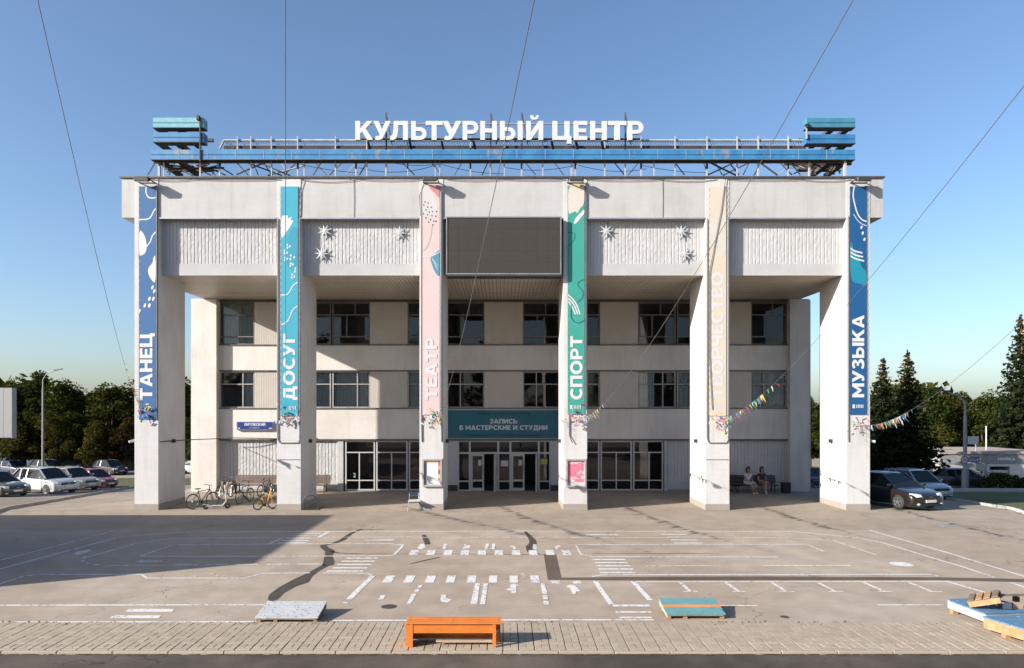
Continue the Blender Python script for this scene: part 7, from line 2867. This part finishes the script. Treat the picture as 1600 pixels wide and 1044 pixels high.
fr.build('gate_frame', WHITEM, cw)
MB().box(gx0 + .15, gx1, Yc + .25, Yc + .45, gtop - .75, gtop - .48).build('shutter_box', WHITEM, cw)
for i in range(3):
    MB().box(gx1 + .01 + i * 1.15, gx1 + 1.12 + i * 1.15, Yc - .03, Yc + .077, cz + .02, gtop + .10).build('white_panel', WHITEM, cw)
MB().box(gx1 + 1.6 + .9, gx1 + 3.5 + .9, Yc - .06, Yc - .031, cz + .3, gtop + .05).build('plum_panel', mat('plum_panel', (.13, .02, .05, 1), .5), cw)
plane_text('МОЙКА', (cx(1558.4), Yc - .045, czf(719.3)), ux, uz, cx(1586) - cx(1558.4), czf(715.2) - czf(719.3), mat('sign_letters_white', (.82, .82, .84, 1), .4), cw, .05, .10)
MB().tube([(cx(1536), Yc + 1, ctop + .24), (cx(1536), Yc + 1, ctop + .8), (cx(1533), Yc + 1, ctop + 1.0), (cx(1527), Yc + 1, ctop + 1.0)], .06, 8).build('roof_pipe', ZINC, cw, 50)
MB().tube([(cx(1575.3), Yc + 3, ctop + .24), (cx(1575.3), Yc + 3, ctop + 2.6)], .06, 8).build('roof_mast', WHITEM, cw)

# green garages beyond the left trees
GAR = mat('garage_green', (.02, .16, .11, 1), .6, var=.3)
ROOFG = mat('garage_roof', (.36, .31, .27, 1), .7)
gb = [(-64, 9, 'blue-grey'), (-54.0, 8.5, 'blue-grey'), (-44.5, 7.5, 'dark'), (-36.5, 7.0, 'green'), (-29.0, 6.5, 'green')]
lbs = ['blue-grey shed at the far left under the trees', 'blue-grey shed under the trees behind the left street lamp', 'dark shed under the trees behind the champagne crossover', 'green shed under the trees behind the red hatchback', 'green shed under the trees beside the leftmost pillar']
for k, (x, w_, nm) in enumerate(gb):
    Yg = 84.5
    z_ = zt(x, Yg)
    g_ = thing('shed', lbs[k], 'shed', (x, Yg, z_), 0, 'sheds under the left trees')
    m_ = GAR if nm == 'green' else (mat('shed_blue', (.035, .07, .11, 1), .6) if nm == 'blue-grey' else DARKM)
    MB().box(-w_ / 2, w_ / 2, 0, 4, 0, 2.35).build('wall', m_, g_, local=True)
    MB().hexa([(-w_ / 2 - .2, -.35, 2.36), (w_ / 2 + .2, -.35, 2.36), (w_ / 2 + .2, 4.2, 2.7), (-w_ / 2 - .2, 4.2, 2.7), (-w_ / 2 - .2, -.35, 2.52), (w_ / 2 + .2, -.35, 2.52), (w_ / 2 + .2, 4.2, 2.86), (-w_ / 2 - .2, 4.2, 2.86)]).build('roof', ROOFG, g_, local=True)
    for s in (-1, 1):
        MB().box(s * w_ / 4 - 1.1, s * w_ / 4 + 1.1, -.05, -.002, .05, 2.1).build('gate', GAR if k > 2 else m_, g_, local=True)

# neighbouring building left of the plaza, whose shadow falls across the paint
nbx = thing('neighbour_building', 'white flat-roofed neighbour building left of the plaza', 'building', (-31, 13.2, 0))
NX0, NX1, NY0, NY1, NH = -42.0, -20.15, 13.2, 22.1, 6.0
MB().box(NX0, NX1, NY0, NY1, -.1, NH).build('wall', FACADE, nbx)
MB().box(NX0 - .05, NX1 + .05, NY0 - .05, NY1 + .05, NH + .002, NH + .10).build('roof_edge', FLASH, nbx)
for lv in range(2):
    for k in range(4):
        ya = NY0 + 1.0 + k * 2.0
        w_ = MB().box(NX1 - .05, NX1 + .03, ya, ya + 1.4, 1.0 + lv * 3.0, 2.7 + lv * 3.0).build('window', GREYFRAME, nbx)
        MB().box(NX1 + .031, NX1 + .036, ya + .08, ya + 1.32, 1.08 + lv * 3.0, 2.62 + lv * 3.0).build('pane', CARGLASS, w_)
    for k in range(8):
        xa = NX0 + 1.0 + k * 2.3
        w_ = MB().box(xa, xa + 1.5, NY1 - .05, NY1 + .03, 1.0 + lv * 3.0, 2.7 + lv * 3.0).build('window', GREYFRAME, nbx)
        MB().box(xa + .08, xa + 1.42, NY1 + .031, NY1 + .036, 1.08 + lv * 3.0, 2.62 + lv * 3.0).build('pane', CARGLASS, w_)
